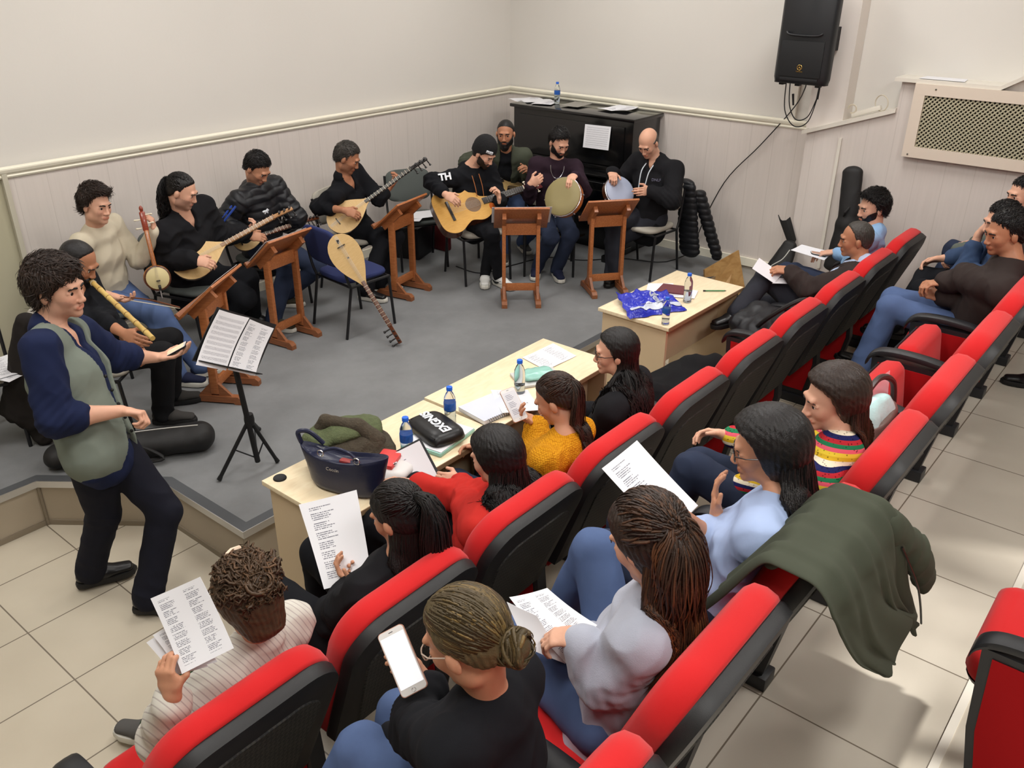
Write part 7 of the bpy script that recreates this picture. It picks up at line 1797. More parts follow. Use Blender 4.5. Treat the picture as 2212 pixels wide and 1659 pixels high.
for pts in ([(SX+.08, yc+.09, 1.86), (SX+.10, yc+.08, 1.70), (SX+.11, yc+.02, 1.60), (SX+.10, yc-.07, 1.63), (SX+.09, yc-.12, 1.76)], [(SX+.08, yc+.12, 1.86), (SX+.10, yc+.11, 1.66), (SX+.12, yc+.03, 1.55), (SX+.10, yc-.08, 1.60), (SX+.09, yc-.13, 1.80)]):
    MB().tube(smoothpts([A3(*p) for p in pts], 6), .004, 6).build('cable', M_black, t, world=True)
MB().tube([(SX+.09, yc+.06, 1.78), (SX+.10, yc+.05, 1.70)], [.009, .007], 8).build('plug', M_black, t, world=True)
MB().tube([(SX+.09, yc-.13, 1.86), (SX+.09, yc-.125, 1.76)], [.007, .009], 8).build('plug', M_black, t, world=True)
# clump on the shelf, sheet on the radiator shelf
t = thing('coiled_cable', 'coiled white cable and adaptor lying on the sloping white shelf', 'cable', (XB+.06, 2.18, 1.64))
mb = MB(); mb.bar((XB+.06, 2.30, 1.625), (XB+.06, 2.10, 1.70), .05, .035, bev=.01); mb.build('adaptor', M_white, t, world=True)
MB().tube([(XB+.05+.03*math.cos(a), 2.10+.055*math.cos(a*1.0), 1.73+.055*math.sin(a)) for a in np.linspace(0, 12, 40)], .004, 6).build('cable_loop', mat('old_white_cable', (206, 196, 176), .5), t, world=True)
MB().tube([(XB+.04, 2.30+.03*math.cos(a), 1.66+.03*math.sin(a)+.01) for a in np.linspace(0, 5, 16)], .006, 6).build('cable_end', mat('old_white_cable', (206, 196, 176), .5), t, world=True)
tag(sheet('paper_sheet', [A3(XB+.14, 1.85, 1.930), A3(XB+.14, 1.58, 1.930), A3(XB-.02, 1.56, 1.930), A3(XB-.02, 1.86, 1.930)], P_blank, n=4), 'white sheet on the shelf above the radiator cover', 'paper')

# ================================================================== cases and board by the pier
t = thing('guitar_case', 'tall black soft guitar case leaning against the panelling behind the light blue shirt', 'case', (6.6, 2.2, 0))
g0, g1 = Px(1822, 575, 6.50), Px(1842, 372, 6.62)
cloth_blob('body', [(ECap(g0, g0*.55+g1*.45, .15, .06, .085, .05, A3(0, 1, 0)), .03), (ECap(g0*.55+g1*.45, g1, .075, .05, .075, .045, A3(0, 1, 0)), .03)], M_bagcloth, t, amp=.002)
MB().tube([g0*.45+g1*.55+A3(-.05, .02, 0), g0*.40+g1*.60+A3(-.075, .0, 0), g0*.35+g1*.65+A3(-.05, -.02, 0)], .008, 6).build('handle', M_bagcloth, t, world=True)
t = thing('gig_bag', 'black gig bag with a white zip edge leaning in the corner beside the pier', 'bag', (6.6, 2.8, 0))
c0, c1, c2 = Pz(1660, 690, .35), Px(1672, 600, 6.55), Px(1706, 520, 6.66)
cloth_blob('body', [(ECap(Px(1640, 680, 6.35), Px(1668, 610, 6.50), .17, .07, .15, .07, A3(.1, 1, 0)), .04), (ECap(Px(1668, 610, 6.50), Px(1706, 530, 6.64), .13, .06, .06, .04, A3(.1, 1, 0)), .04)], M_bagcloth, t, amp=.003)
MB().tube(smoothpts([Px(1640, 600, 6.40), Px(1665, 575, 6.42), Px(1690, 560, 6.46), Px(1706, 540, 6.52)], 5), .004, 6).build('zip', M_zip, t, world=True)
fl0, fl1, fl2 = Px(1688, 472, 6.76), Px(1698, 500, 6.74), Px(1708, 520, 6.70)
tt = thing('case_neck_flap', 'folded open top of a black gig bag sticking up by the pier', 'bag', fl2)
G = []
for u in np.linspace(0, 1, 6):
    c = Px(1694+18*u, 470+50*u, 6.70); G.append([c+A3(0, .055*(1-u*.4), .012), c+A3(-.03, .03, -.01), c+A3(-.035, 0, -.018), c+A3(-.03, -.03, -.01), c+A3(0, -.05*(1-u*.4), .015)])
mb = MB(); mb.grid(np.array(G), thick=.006); mb.build('flap', M_bagcloth, tt, world=True); MB().tube([g[0] for g in G], .003, 5).build('zip', M_zip, tt, world=True)
t = thing('plywood_board', 'tan plywood board leaning against the wall behind the far desk', 'board', (6.3, 2.95, 0))
bz = [Px(1522, 582, 6.35), Px(1596, 540, 6.62), Px(1612, 640, 6.62), Px(1560, 690, 6.35), Px(1525, 640, 6.35)]
cb = sum(bz)/5; nn = un(np.cross(bz[1]-bz[0], bz[3]-bz[0])); mb = MB(); k = len(bz); mb.raw(list(bz)+[p+nn*.03 for p in bz], [tuple(range(k)), tuple(range(k, 2*k))]+[(i, (i+1) % k, k+(i+1) % k, k+i) for i in range(k)])
mb.build('panel', wood('tan_plywood', (190, 150, 96), (170, 128, 76), (2, 6, 6), .5), t, world=True, smooth=False)

# ================================================================== things on the desks
DT = DZ+.001
def on(px, py, z=DT): return Pz(px, py, z)
for px, py, h, w, b, lb in [(973, 918, .20, .50, True, 'blue-capped water bottle at the back of the desk, beyond the black pouch'), (880, 988, .20, .6, True, 'blue-capped water bottle between the olive scarf and the black pouch'),
                            (1122, 856, .20, .42, False, 'label-less blue-capped water bottle on the middle desk'), (1484, 652, .19, .5, False, 'blue-capped water bottle beside the maroon notebook'), (1437, 700, .17, .25, True, 'half-empty water bottle standing in front of the blue plastic bag')]:
    q = on(px, py); bottle(q[0], q[1], DT, lb, h, w, b)
q = Pz(1203, 224, PZT+.002); bottle(min(q[0], 6.72), q[1], PZT+.002, 'blue-capped water bottle on top of the piano', .19, .7, True)

# navy handbag
t = thing('navy_handbag', 'dark navy leather handbag standing open on the near end of the desk', 'handbag', on(690, 1060)*A3(1, 1, 0)+UP*DT); M_nleath = mat('navy_leather', (30, 34, 58), .32, bump=.25, bscale=70, spec=.5)
h0, h1 = on(612, 1062), on(735, 1122); h0 = A3(1.84, 2.56, DT); h1 = A3(1.93, 2.28, DT)
hx = un(h1-h0); hn = A3(-hx[1], hx[0], 0); hn = hn if hn.dot(FW) < 0 else -hn   # hn faces the camera
def hb(u, v, w): return (h0+h1)/2+hx*u+UP*v+hn*w
V = []; nn_ = 24; lv = [(0, .155, .050), (.02, .165, .058), (.10, .180, .055), (.18, .205, .050), (.205, .208, .048)]
for (z, a, b) in lv:
    for j in range(nn_):
        th = 2*math.pi*j/nn_; cx_, sx_ = math.cos(th), math.sin(th); u = math.copysign(abs(cx_)**.6, cx_)*a; w = math.copysign(abs(sx_)**.8, sx_)*b*(1-.35*(abs(u)/a)**4); sag = -.045*math.cos(u/a*math.pi/2)*(z/.205)**3 if z > .12 else 0
        V.append(hb(u, z+sag+.010*math.sin(9*u)*(z > .1), w))
k = len(lv); F = [(i*nn_+j, i*nn_+(j+1) % nn_, (i+1)*nn_+(j+1) % nn_, (i+1)*nn_+j) for i in range(k-1) for j in range(nn_)]+[tuple(range(nn_))]
V2 = V[-nn_:]; inner = [hb(0, .09, 0)*.0+np.asarray(p)*.0+np.asarray(p)-UP*.05-(np.asarray(p)-hb(0, p[2]-DT, 0))*.12 for p in V2]; V += inner; F += [((k-1)*nn_+j, (k-1)*nn_+(j+1) % nn_, k*nn_+(j+1) % nn_, k*nn_+j) for j in range(nn_)]+[tuple(k*nn_+j for j in range(nn_))]
bag = MB().raw(V, F).build('bag_body', M_nleath, t, world=True, angle=180, sub=1)
MB().box(hb(.03, .12, 0), (.10, .03, .05), M=frame(hx, hn, UP).to_3x3(), bev=.01).build('red_purse', mat('dusty_red_purse', (150, 56, 54), .5), t, world=True)
for u in (-.075, .09):
    MB().tube([hb(u+.014*math.cos(a), .185+.014*math.sin(a), .052) for a in np.linspace(0, 6.283, 13)[:-1]], .0028, 6, closed=True).build('ring', M_silver, t, world=True)
MB().tube(smoothpts([hb(-.075, .19, .05), hb(-.03, .20, .02), hb(.03, .185, .01), hb(.09, .19, .05)], 6), .007, 8).build('handle', M_nleath, t, world=True)
MB().tube(smoothpts([hb(-.20, .18, 0), hb(-.21, .225, .0), hb(-.17, .225, -.02), hb(-.12, .17, -.04)], 6), .010, 8).build('side_strap', M_nleath, t, world=True)
lettering('lettering', 'Coccin', frame(-hx if (-hx).dot(RR) > 0 else hx, UP, hn, hb(-.02, .125, .061)), .021, M_silver, t, depth=.001)
# olive scarf
t = thing('olive_knit_scarf', 'bulky olive green and brown knitted scarf heaped on the desk behind the handbag', 'scarf', on(740, 985)*A3(1, 1, 0)+UP*DT); M_okn = mat('olive_chunky_knit', (84, 92, 62), .95, bump=1.0, bscale=120, bdist=.006, var=.35, vscale=60); M_bkn = mat('brown_chunky_knit', (70, 62, 50), .95, bump=1.0, bscale=120, bdist=.006, var=.3, vscale=60)
c = A3(2.02, 2.62, DT); e = lambda x, y, z: c+A3(x, y, z)
cloth_blob('lower_fold', [ECap(e(-.10, .0, .05), e(.15, -.10, .05), .10, .05, .11, .05, A3(.4, .9, 0)), ECap(e(-.12, .03, .09), e(.12, -.08, .10), .09, .035, .09, .04, A3(.4, .9, 0))], M_bkn, t, amp=.006, freq=60)
cloth_blob('upper_fold', [ECap(e(-.11, .03, .125), e(.02, .03, .145), .07, .030, .10, .030, A3(.3, .95, 0)), ECap(e(.0, .03, .145), e(.16, -.05, .125), .10, .030, .08, .03, A3(.3, .95, 0))], M_okn, t, amp=.007, freq=55, seed=4)
cloth_blob('draped_end', [Cone(e(-.04, .06, .15), e(-.03, .04, .195), .030, .022), Cone(e(-.03, .04, .195), e(.06, -.06, .16), .022, .032), Cone(e(.06, -.06, .16), e(.10, -.13, .10), .032, .040)], M_bkn, t, amp=.004, seed=7)
# red and white packet
t = thing('red_wallet', 'red wallet lying on a white crumpled bag beside the navy handbag', 'wallet', A3(2.06, 2.36, DT)); cloth_blob('white_bag', [Ell(A3(2.06, 2.34, DT+.035), [.10, .07, .035])], mat('white_carrier_bag', (210, 208, 206), .45), t, amp=.010)
MB().box((2.07, 2.37, DT+.078), (.13, .09, .022), M=Matrix.Rotation(R_(25), 3, 'Z'), bev=.008).build('wallet', mat('coral_red_leather', (206, 64, 62), .45), t, world=True); MB().box((2.06, 2.315, DT+.082), (.02, .006, .012), bev=.002).build('clasp', M_silver, t, world=True)
# cable grommet in the desk corner
o = MB().lathe([(0, 0), (.020, 0), (.026, .003), (.028, 0), (.028, -.004), (0, -.004)], 20, M=Matrix.Translation((1.76, 2.70, DZ+.004))).build('cable_grommet', M_black, None); tag(o, 'round black cable grommet in the left corner of the nearest desk', 'grommet')
# teal folder and pouch
M_teal = mat('mint_plastic_folder', (146, 196, 184), .25, bump=.3, bscale=40); q0, q1, q2, q3 = on(915, 965), on(1010, 935), on(1012, 985-10), on(962, 985)
fc = A3(2.43, 2.42, 0); t = thing('mint_folder', 'mint green plastic folder under the black pouch on the desk', 'folder', fc+UP*DT); Mr = Matrix.Rotation(R_(8), 3, 'Z')
MB().box(fc+UP*(DT+.010), (.27, .21, .018), M=Mr, bev=.005).build('cover', M_teal, t, world=True); MB().box(fc+UP*(DT+.021)+A3(.0, -.004, 0), (.255, .195, .004), M=Mr).build('papers', P_blank, t, world=True)
t = thing('black_pouch', 'black zipped pouch with white block lettering lying on the mint folder', 'pouch', fc+UP*(DT+.024)); pc = fc+A3(.0, .02, DT+.050)
x_ = yawv(76); y_ = A3(-x_[1], x_[0], 0)
V = []; lv = [(-.026, .125, .085), (-.018, .135, .095), (.010, .128, .088), (.026, .105, .068), (.030, .07, .04)]; nn_ = 28
for z, a, b in lv:
    for j in range(nn_): th = 2*math.pi*j/nn_; cx_, sx_ = math.cos(th), math.sin(th); V.append(pc+x_*math.copysign(abs(cx_)**.45, cx_)*a+y_*math.copysign(abs(sx_)**.45, sx_)*b+UP*z)
k = len(lv); F = [(i*nn_+j, i*nn_+(j+1) % nn_, (i+1)*nn_+(j+1) % nn_, (i+1)*nn_+j) for i in range(k-1) for j in range(nn_)]+[tuple(range(nn_)), tuple(range((k-1)*nn_, k*nn_))]
MB().raw(V, F).build('pouch_body', mat('black_pouch_nylon', (22, 22, 24), .38, bump=.2, bscale=60), t, world=True, angle=70)
lettering('lettering', 'EXGNIS', frame(x_, y_, UP, pc+UP*.031), .062, mat('white_print', (226, 230, 236), .5), t, depth=.0012, bold=.0022)
MB().tube([pc+x_*u+y_*.075+UP*.014 for u in np.linspace(-.11, .11, 8)], .004, 6).build('zip', M_black, t, world=True)
# notebooks, packages and sheets on the middle desk
def flat_q(name, px4, z, m, label, cat, **k): return tag(sheet(name, [on(a, b, z) for a, b in px4], m, **k), label, cat)
flat_q('lyric_sheet', [(1128, 772), (1195, 742), (1245, 768), (1180, 800)], DT+.004, P_cols, 'printed sheet lying at the back of the middle desk', 'paper', wave=.002)
t = thing('spiral_notebook', 'thick white spiral notebook open on the middle desk under loose sheets', 'notebook', on(1090, 880)*A3(1, 1, 0)+UP*DT); nb = A3(2.80, 2.42, 0)
MB().box(nb+UP*(DT+.010), (.27, .19, .019), M=Matrix.Rotation(R_(-8), 3, 'Z'), bev=.002).build('pages', P_blank, t, world=True)
MB().box(nb+UP*(DT+.0215), (.272, .192, .002), M=Matrix.Rotation(R_(-8), 3, 'Z')).build('cover', mat('pale_grey_cover', (206, 210, 222), .5), t, world=True)
sp = MB()
for k in range(20): a0 = nb+A3(math.cos(R_(-8))*(-.125+.0132*k), math.sin(R_(-8))*(-.125+.0132*k), DT+.012)+A3(.013*-math.sin(R_(8))*-1, -.096, 0); sp.tube([a0+A3(0, .010*math.cos(b), .011*math.sin(b)) for b in np.linspace(0, 6.283, 9)[:-1]], .0014, 5, closed=True)
sp.build('spiral_binding', mat('dark_wire', (60, 64, 84), .4, metal=.5), t, world=True)
flat_q('loose_sheet', [(1060, 842), (1140, 842), (1172, 885), (1085, 892)], DT+.028, P_text, 'topmost loose sheet on the spiral notebook', 'paper', curl=.006)
t = thing('mint_package', 'mint green plastic-wrapped package on a pale tray beside the middle bottle', 'package', A3(3.20, 2.46, DT)); pk = A3(3.20, 2.46, 0)
MB().box(pk+UP*(DT+.008), (.24, .17, .014), M=Matrix.Rotation(R_(-30), 3, 'Z'), bev=.004).build('tray', mat('pale_grey_tray', (206, 206, 204), .4), t, world=True)
cloth_blob('wrapped_cloth', [(ECap(pk+A3(-.06, .035, DT+.030), pk+A3(.06, -.035, DT+.030), .065, .018, .065, .018, A3(.5, .87, 0)), .01)], M_teal, t, amp=.003, freq=60)
# far desk
t = thing('maroon_notebook', 'maroon notebook lying on loose sheets on the far desk', 'notebook', on(1460, 625)*A3(1, 1, 0)+UP*DT)
cq = [on(1433, 612, DT+.014), on(1482, 618, DT+.014), on(1480, 635, DT+.014), on(1417, 628, DT+.014)]
mb = MB(); mb.raw(cq+[p-UP*.009 for p in cq], [(0, 1, 2, 3), (7, 6, 5, 4), (0, 4, 5, 1), (1, 5, 6, 2), (2, 6, 7, 3), (3, 7, 4, 0)]); mb.build('cover', mat('maroon_cover', (104, 50, 56), .5), t, world=True, smooth=False)
mb = MB(); cc = sum(cq)/4; c2 = [cc+(p-cc)*.96-UP*.0015 for p in cq]; mb.raw(c2+[p-UP*.006 for p in c2], [(0, 1, 2, 3), (7, 6, 5, 4), (0, 4, 5, 1), (1, 5, 6, 2), (2, 6, 7, 3), (3, 7, 4, 0)]); mb.build('pages', P_blank, t, world=True, smooth=False)
flat_q('loose_sheet', [(1400, 612), (1455, 612), (1450, 642), (1394, 634)], DT+.003, P_blank, 'white sheet to the left of the maroon notebook', 'paper')
flat_q('loose_sheet', [(1452, 618), (1508, 628), (1500, 645), (1440, 640)], DT+.0045, P_text, 'printed sheet under the right side of the maroon notebook', 'paper')
q0, q1 = on(1524, 628, DT+.006), on(1565, 628, DT+.006); t = thing('green_pen', 'green ballpoint pen at the right end of the far desk', 'pen', q0)
MB().tube([q0, q1], .0045, 8).build('barrel', mat('green_pen_plastic', (52, 120, 66), .35), t, world=True); MB().tube([q0+(q0-q1)*.12, q0], .005, 8).build('cap', M_black, t, world=True); MB().tube([q1, q1+(q1-q0)*.1], [.0045, .001], 8).build('tip', M_black, t, world=True)
# blue plastic bag
bc = A3(4.50, 2.44, 0); t = thing('blue_plastic_bag', 'crumpled blue plastic carrier bag with white lettering and a white band on the far desk', 'bag', bc+UP*DT)
M_bb = mat('royal_blue_plastic', (34, 46, 176), .25, bump=.8, bscale=28, bdist=.01, spec=.6); M_wb = mat('white_bag_band', (206, 212, 226), .3, bump=.5, bscale=30, bdist=.006)
def bag_w(x, y):
    return .018+.020*math.sin(6*x+2)*math.cos(7*y)+.016*math.sin(17*x+9*y)+.010*math.sin(31*x-23*y)
G = []; Gb = []
cor = [on(1330, 648, DT), on(1440, 632, DT), on(1483, 672, DT), on(1360, 692, DT)]
for i in range(22):
    row = []
    for j in range(26):
        v, u = i/21, j/25; p = cor[0]*(1-u)*(1-v)+cor[1]*u*(1-v)+cor[2]*u*v+cor[3]*(1-u)*v; ed = min(u, 1-u, v, 1-v); zz_ = .006+min(1, ed*9)*(.022+.8*max(0, bag_w(p[0]*2.2, p[1]*2.2)))
        row.append(A3(p[0]+.008*math.sin(20*v), p[1]+.008*math.sin(19*u), DT+zz_+(.05*max(0, 1-u*9)*(1-v))))
    G.append(row)
mb = MB(); mb.grid(np.array(G), thick=.004); mb.build('bag_film', M_bb, t, world=True, angle=60)
Gw = [[G[i][j]+UP*.005 for j in range(2, 25)] for i in (15, 16, 17, 18, 19)]; mb = MB(); mb.grid(np.array(Gw), thick=.001); mb.build('white_band', M_wb, t, world=True, angle=60)
bx_ = un(cor[1]-cor[0]); by_ = A3(-bx_[1], bx_[0], 0)
dirt = un(on(1430, 660)-on(1395, 640)); lo = lettering('lettering', 'Ydek', frame(dirt, np.cross(UP, dirt), UP, A3(*((on(1412, 655))[:2]), DT+.075)), .080, mat('white_print', (226, 230, 236), .5), t, depth=.0008, bold=.002)
bmx = bmesh.new(); bmx.from_mesh(lo.data); bmesh.ops.triangulate(bmx, faces=bmx.faces[:]); bmesh.ops.subdivide_edges(bmx, edges=bmx.edges[:], cuts=2, use_grid_fill=True); Gf = np.array(G).reshape(-1, 3)-np.array(t.location)
for v_ in bmx.verts:
    d_ = (Gf[:, 0]-v_.co.x)**2+(Gf[:, 1]-v_.co.y)**2; k_ = np.argsort(d_)[:4]; v_.co.z = float(np.sum(Gf[k_, 2]/(d_[k_]+1e-6))/np.sum(1/(d_[k_]+1e-6)))+.005
bmx.to_mesh(lo.data); bmx.free()
lettering('band_lettering', 'ANKARA  •  DIYARBAKIR', frame(un(Gw[1][-1]-Gw[1][0]), np.cross(UP, un(Gw[1][-1]-Gw[1][0])), UP, (Gw[1][11]+Gw[2][11])/2+UP*.012), .020, mat('grey_print', (110, 110, 130), .5), t, depth=.0006)

# ================================================================== things held
M_screen = mat('lit_phone_screen', (250, 250, 255), .2, emit=1.3); M_screen2 = mat('dim_phone_screen', (206, 206, 210), .2, emit=.35); M_rose = mat('rose_gold_case', (200, 150, 130), .35, metal=.3); M_screenw = mat('warm_phone_screen', (250, 214, 180), .2, emit=.7)
def phone(label, corners, case, screen, th=.008, home=True, textm=None, lines=True):
    """corners: top left, top right, bottom right, bottom left of the screen side"""
    TL, TR, BR, BL = [np.asarray(c, float) for c in corners]; TR = TL+(TR-TL); c = (TL+TR+BR+BL)/4; x = un(TR-TL+BR-BL); y = un(TL-BL+TR-BR); y = un(y-x*y.dot(x)); z = np.cross(x, y)
    w = (np.linalg.norm(TR-TL)+np.linalg.norm(BR-BL))/2; h = (np.linalg.norm(TL-BL)+np.linalg.norm(TR-BR))/2; t = thing('smartphone', label, 'phone', c)
    r = w*.14; P = []
    for (cx_, cy_, a0) in ((w/2-r, h/2-r, 0), (-w/2+r, h/2-r, 90), (-w/2+r, -h/2+r, 180), (w/2-r, -h/2+r, 270)):
        for k in range(6): a = R_(a0+18*k); P.append((cx_+r*math.cos(a), cy_+r*math.sin(a)))
    M = frame(x, y, z, c)
    MB().prism(P, -th, 0, M=M).build('case', case, t, world=True, angle=40); MB().prism([(a*.965, b*.98) for a, b in P], 0, .0008, M=M).build('bezel', mat('phone_bezel_white', (228, 226, 224), .25), t, world=True)
    sc = MB().prism([(-w*.44, -h*.385), (w*.44, -h*.385), (w*.44, h*.40), (-w*.44, h*.40)], .0008, .0012, M=M).build('screen', screen, t, world=True)
    if home: MB().tube([M @ Vector((w*.07*math.cos(a), -h*.445+w*.07*math.sin(a), .0012)) for a in np.linspace(0, 6.283, 15)[:-1]], w*.008, 5, closed=True).build('home_button', M_silver, t, world=True)
    MB().prism([(-w*.08, h*.44), (w*.08, h*.44), (w*.08, h*.45), (-w*.08, h*.45)], .0008, .0012, M=M).build('earpiece', M_black, t, world=True)
    if textm: 
        mb = MB()
        for k in range(14):
            if k % 5 == 4: continue
            ln = w*(.22+.10*((k*7) % 5)/5); yy = h*(.30-.045*k); mb.prism([(-w*.30, yy), (-w*.30+ln*1.6, yy), (-w*.30+ln*1.6, yy+h*.012), (-w*.30, yy+h*.012)], .0012, .0015, M=M)
        mb.build('screen_text', textm, t, world=True)
    return t
G_ink = mat('grey_print', (110, 110, 130), .5)
if 'conductor' in PEOPLE:
    o = PEOPLE['conductor']['H'][1]; c = o['palm']+o['N']*.012+o['D']*.02; x = un(np.cross(o['D'], UP)); y = o['D']*.7+UP*.35-RR*.0; y = un(y); x = un(x-y*x.dot(y))
    x = -x if x.dot(RR) < -0.5 else x; phone('small phone with a warm lit screen in the conductor\'s palm', [c-x*.033+y*.062, c+x*.033+y*.062, c+x*.033-y*.062, c-x*.033-y*.062], M_black, M_screenw, home=False)
if 'mustard' in PEOPLE:
    o = PEOPLE['mustard']['H'][1]['palm']; a = Pd(1073, 848, o, -.02); b = Pd(1103, 838, o, -.0); c = Pd(1148, 898, o, -.03); d = Pd(1117, 912, o, -.05)
    phone('rose gold phone showing lyrics, held by the woman in mustard', [a, b, c, d], M_rose, M_screen2, textm=G_ink)
if 'bun' in PEOPLE:
    o = PEOPLE['bun']['H'][1]['palm']; a = Pd(806, 1376, o, -.03); b = Pd(862, 1350, o, -.03); c = Pd(931, 1477, o, -.085); d = Pd(878, 1508, o, -.085)
    phone('large white phone with a bright blank screen, held by the woman with the bun', [a, b, c, d], M_rose, M_screen)
def held(key, side, px4, dds, m, label, name='lyric_sheet', cat='paper', **k):
    if key not in PEOPLE: return
    o = PEOPLE[key]['H'][side]['palm']; return tag(sheet(name, [Pd(p[0], p[1], o, d) for p, d in zip(px4, dds)], m, **k), label, cat)
held('lyric', 1, [(645, 1090), (770, 1058), (803, 1247), (700, 1273)], (.10, .10, -.02, -.02), P_text, 'white lyric sheet held up by the woman in the black jacket', curl=.008)
held('curly', 1, [(325, 1293), (432, 1246), (505, 1400), (393, 1456)], (.02, .02, .0, -.02), P_cols, 'front printed sheet held by the curly-haired woman', curl=.006)
held('curly', 1, [(316, 1388), (380, 1345), (450, 1440), (375, 1460)], (.05, .05, .03, .03), P_blank, 'lower white sheet sticking out behind the curly-haired woman\'s front page', curl=.004)
held('curly', 1, [(330, 1372), (400, 1330), (470, 1430), (385, 1450)], (.04, .04, .02, .02), P_text, 'middle printed sheet in the curly-haired woman\'s hand', curl=.004)
held('redcoat', 1, [(812, 998), (906, 952), (978, 1092), (930, 1112)], (.04, .04, -.02, -.04), P_text, 'white page clipped in the black folder of the woman in red', curl=.004)
if 'redcoat' in PEOPLE:
    o = PEOPLE['redcoat']['H'][1]['palm']; t = thing('clip_folder', 'black folder held open by the woman in the red jacket', 'folder', o)
    q = [Pd(a, b, o, d+.012) for (a, b), d in zip([(806, 1000), (908, 946), (986, 1090), (930, 1122)], (.04, .04, -.02, -.04))]; mb = MB(); mb.grid(np.array([[q[0], q[1]], [q[3], q[2]]]), thick=.004); mb.build('board', M_bplast, t, world=True, smooth=False)
    q = [Pd(a, b, o, d) for (a, b), d in zip([(812, 1000), (850, 985), (880, 1040), (835, 1050)], (.05, .03, .0, .02))]; mb = MB(); mb.grid(np.array([[q[0], q[1]], [q[3], q[2]]]), thick=.004); mb.build('inner_flap', M_bplast, t, world=True, smooth=False)
held('greytop', 1, [(1100, 1290), (1182, 1270), (1290, 1350), (1222, 1432)], (.12, .14, .02, .0), P_cols, 'printed pages spread on the lap of the woman in grey', curl=.010)
held('greytop', 1, [(1095, 1300), (1140, 1400), (1222, 1434), (1160, 1330)], (.13, .05, .02, .06), P_blank, 'underlying white pages on the lap of the woman in grey', curl=.004)
if 'blueblouse' in PEOPLE:
    k_ = PEOPLE['blueblouse']['K'][1]; tag(sheet('lyric_sheet', [Pd(1300, 1012, k_, .10), Pd(1376, 951, k_, .16), Pd(1508, 1092, k_, .0), Pd(1440, 1160, k_, -.06)], P_text, curl=.006), 'printed sheet tilted on the knee of the woman in powder blue', 'paper')
held('suit', 1, [(1625, 557), (1642, 572), (1722, 622), (1660, 610)][::1], (.03, .03, .0, .0), P_blank, 'folded white sheet held by the man in the suit jacket', curl=.004) if False else None
if 'suit' in PEOPLE:
    o = PEOPLE['suit']['H'][1]['palm']; tag(sheet('white_sheet', [Pd(1640, 557, o, .02), Pd(1690, 592, o, .02), Pd(1672, 612, o, -.02), Pd(1625, 580, o, -.02)], P_blank, curl=.002), 'upper half of the sheet held by the man in the suit jacket', 'paper', 'sheet halves in the suited man\'s hands')
    tag(sheet('white_sheet', [Pd(1684, 600, o, .02), Pd(1722, 603, o, .03), Pd(1722, 613, o, .0), Pd(1668, 612, o, -.02)], P_blank, curl=.002), 'lower folded half of the sheet in the suited man\'s hands', 'paper', 'sheet halves in the suited man\'s hands')
if 'lightblue' in PEOPLE:
    o = PEOPLE['lightblue']['H'][1]['palm']; tag(sheet('white_sheet', [Pd(1732, 528, o, .02), Pd(1800, 545, o, .02), Pd(1780, 562, o, -.04), Pd(1708, 540, o, -.04)], P_blank, curl=.002), 'white sheet on the knee of the man in the light blue shirt', 'paper')
    phone('dark phone lying on the white sheet of the man in light blue', [Pd(1752, 541, o, -.0), Pd(1786, 548, o, .0), Pd(1784, 553, o, -.03), Pd(1751, 547, o, -.03)], M_black, mat('pinkish_phone_screen', (186, 150, 132), .3), home=False)

# ================================================================== details on people
def child(key, name, mb, m, **k): return mb.build(name, m, PEOPLE[key]['root'], world=True, **k)
if 'guitarist' in PEOPLE:
    J = PEOPLE['guitarist']; H = J['head']; 
    cap_hair(J, H, J['root'], m=mat('black_beanie_knit', (20, 20, 22), .9, bump=.6, bscale=300, attr=True), thick=.016, top=.030, line=((-.11, -.03), (-.03, -.01), (.0, .008), (.03, .026), (.06, .040), (.10, .052)), tex=.001, name='beanie', taper=.002, ear=False)
    lettering('beanie_lettering', 'FREE', frame(H.v(-.3, -1, 0)*-1 if False else un(np.cross(H.U, un(H.F*.75-H.L*.66))), H.U, un(H.F*.75-H.L*.66), H.p(.072, -.058, .070)), .026, mat('white_print', (226, 230, 236), .5), J['root'], depth=.004, bold=.0012)
    for s_, px in ((-1, (962, 352)), ):
        a, b = J['S'][-1], J['E'][-1]; ax = un(b-a); c = a+(b-a)*.45; n = un(-FW-ax*np.dot(-FW, ax)); lettering('sleeve_lettering', 'TH', frame(-ax, np.cross(n, -ax), n, c+n*.075), .075, mat('white_print', (226, 230, 236), .5), J['root'], depth=.006, bold=.003)
    f = J['neck']+J['F']*.09; 
    for s_ in (-1, 1): child('guitarist', 'hood_cord', MB().tube(smoothpts([J['neck']+J['F']*.09+J['L']*s_*.03-J['A']*.03, J['neck']+J['F']*.135+J['L']*s_*.03-J['A']*.12, J['neck']+J['F']*.15+J['L']*s_*.028-J['A']*.24], 4), .003, 6), mat('orange_cord', (176, 108, 60), .7))
    t = thing('orange_pouch', 'small orange cloth bundle between the guitar and the guitarist\'s thigh', 'cloth', J['hip']+J['F']*.2); cloth_blob('bundle', [Ell(Pd(1062, 450, J['H'][1]['palm'], .14), [.035, .035, .045])], cloth('orange_cloth', (190, 92, 36)), t)
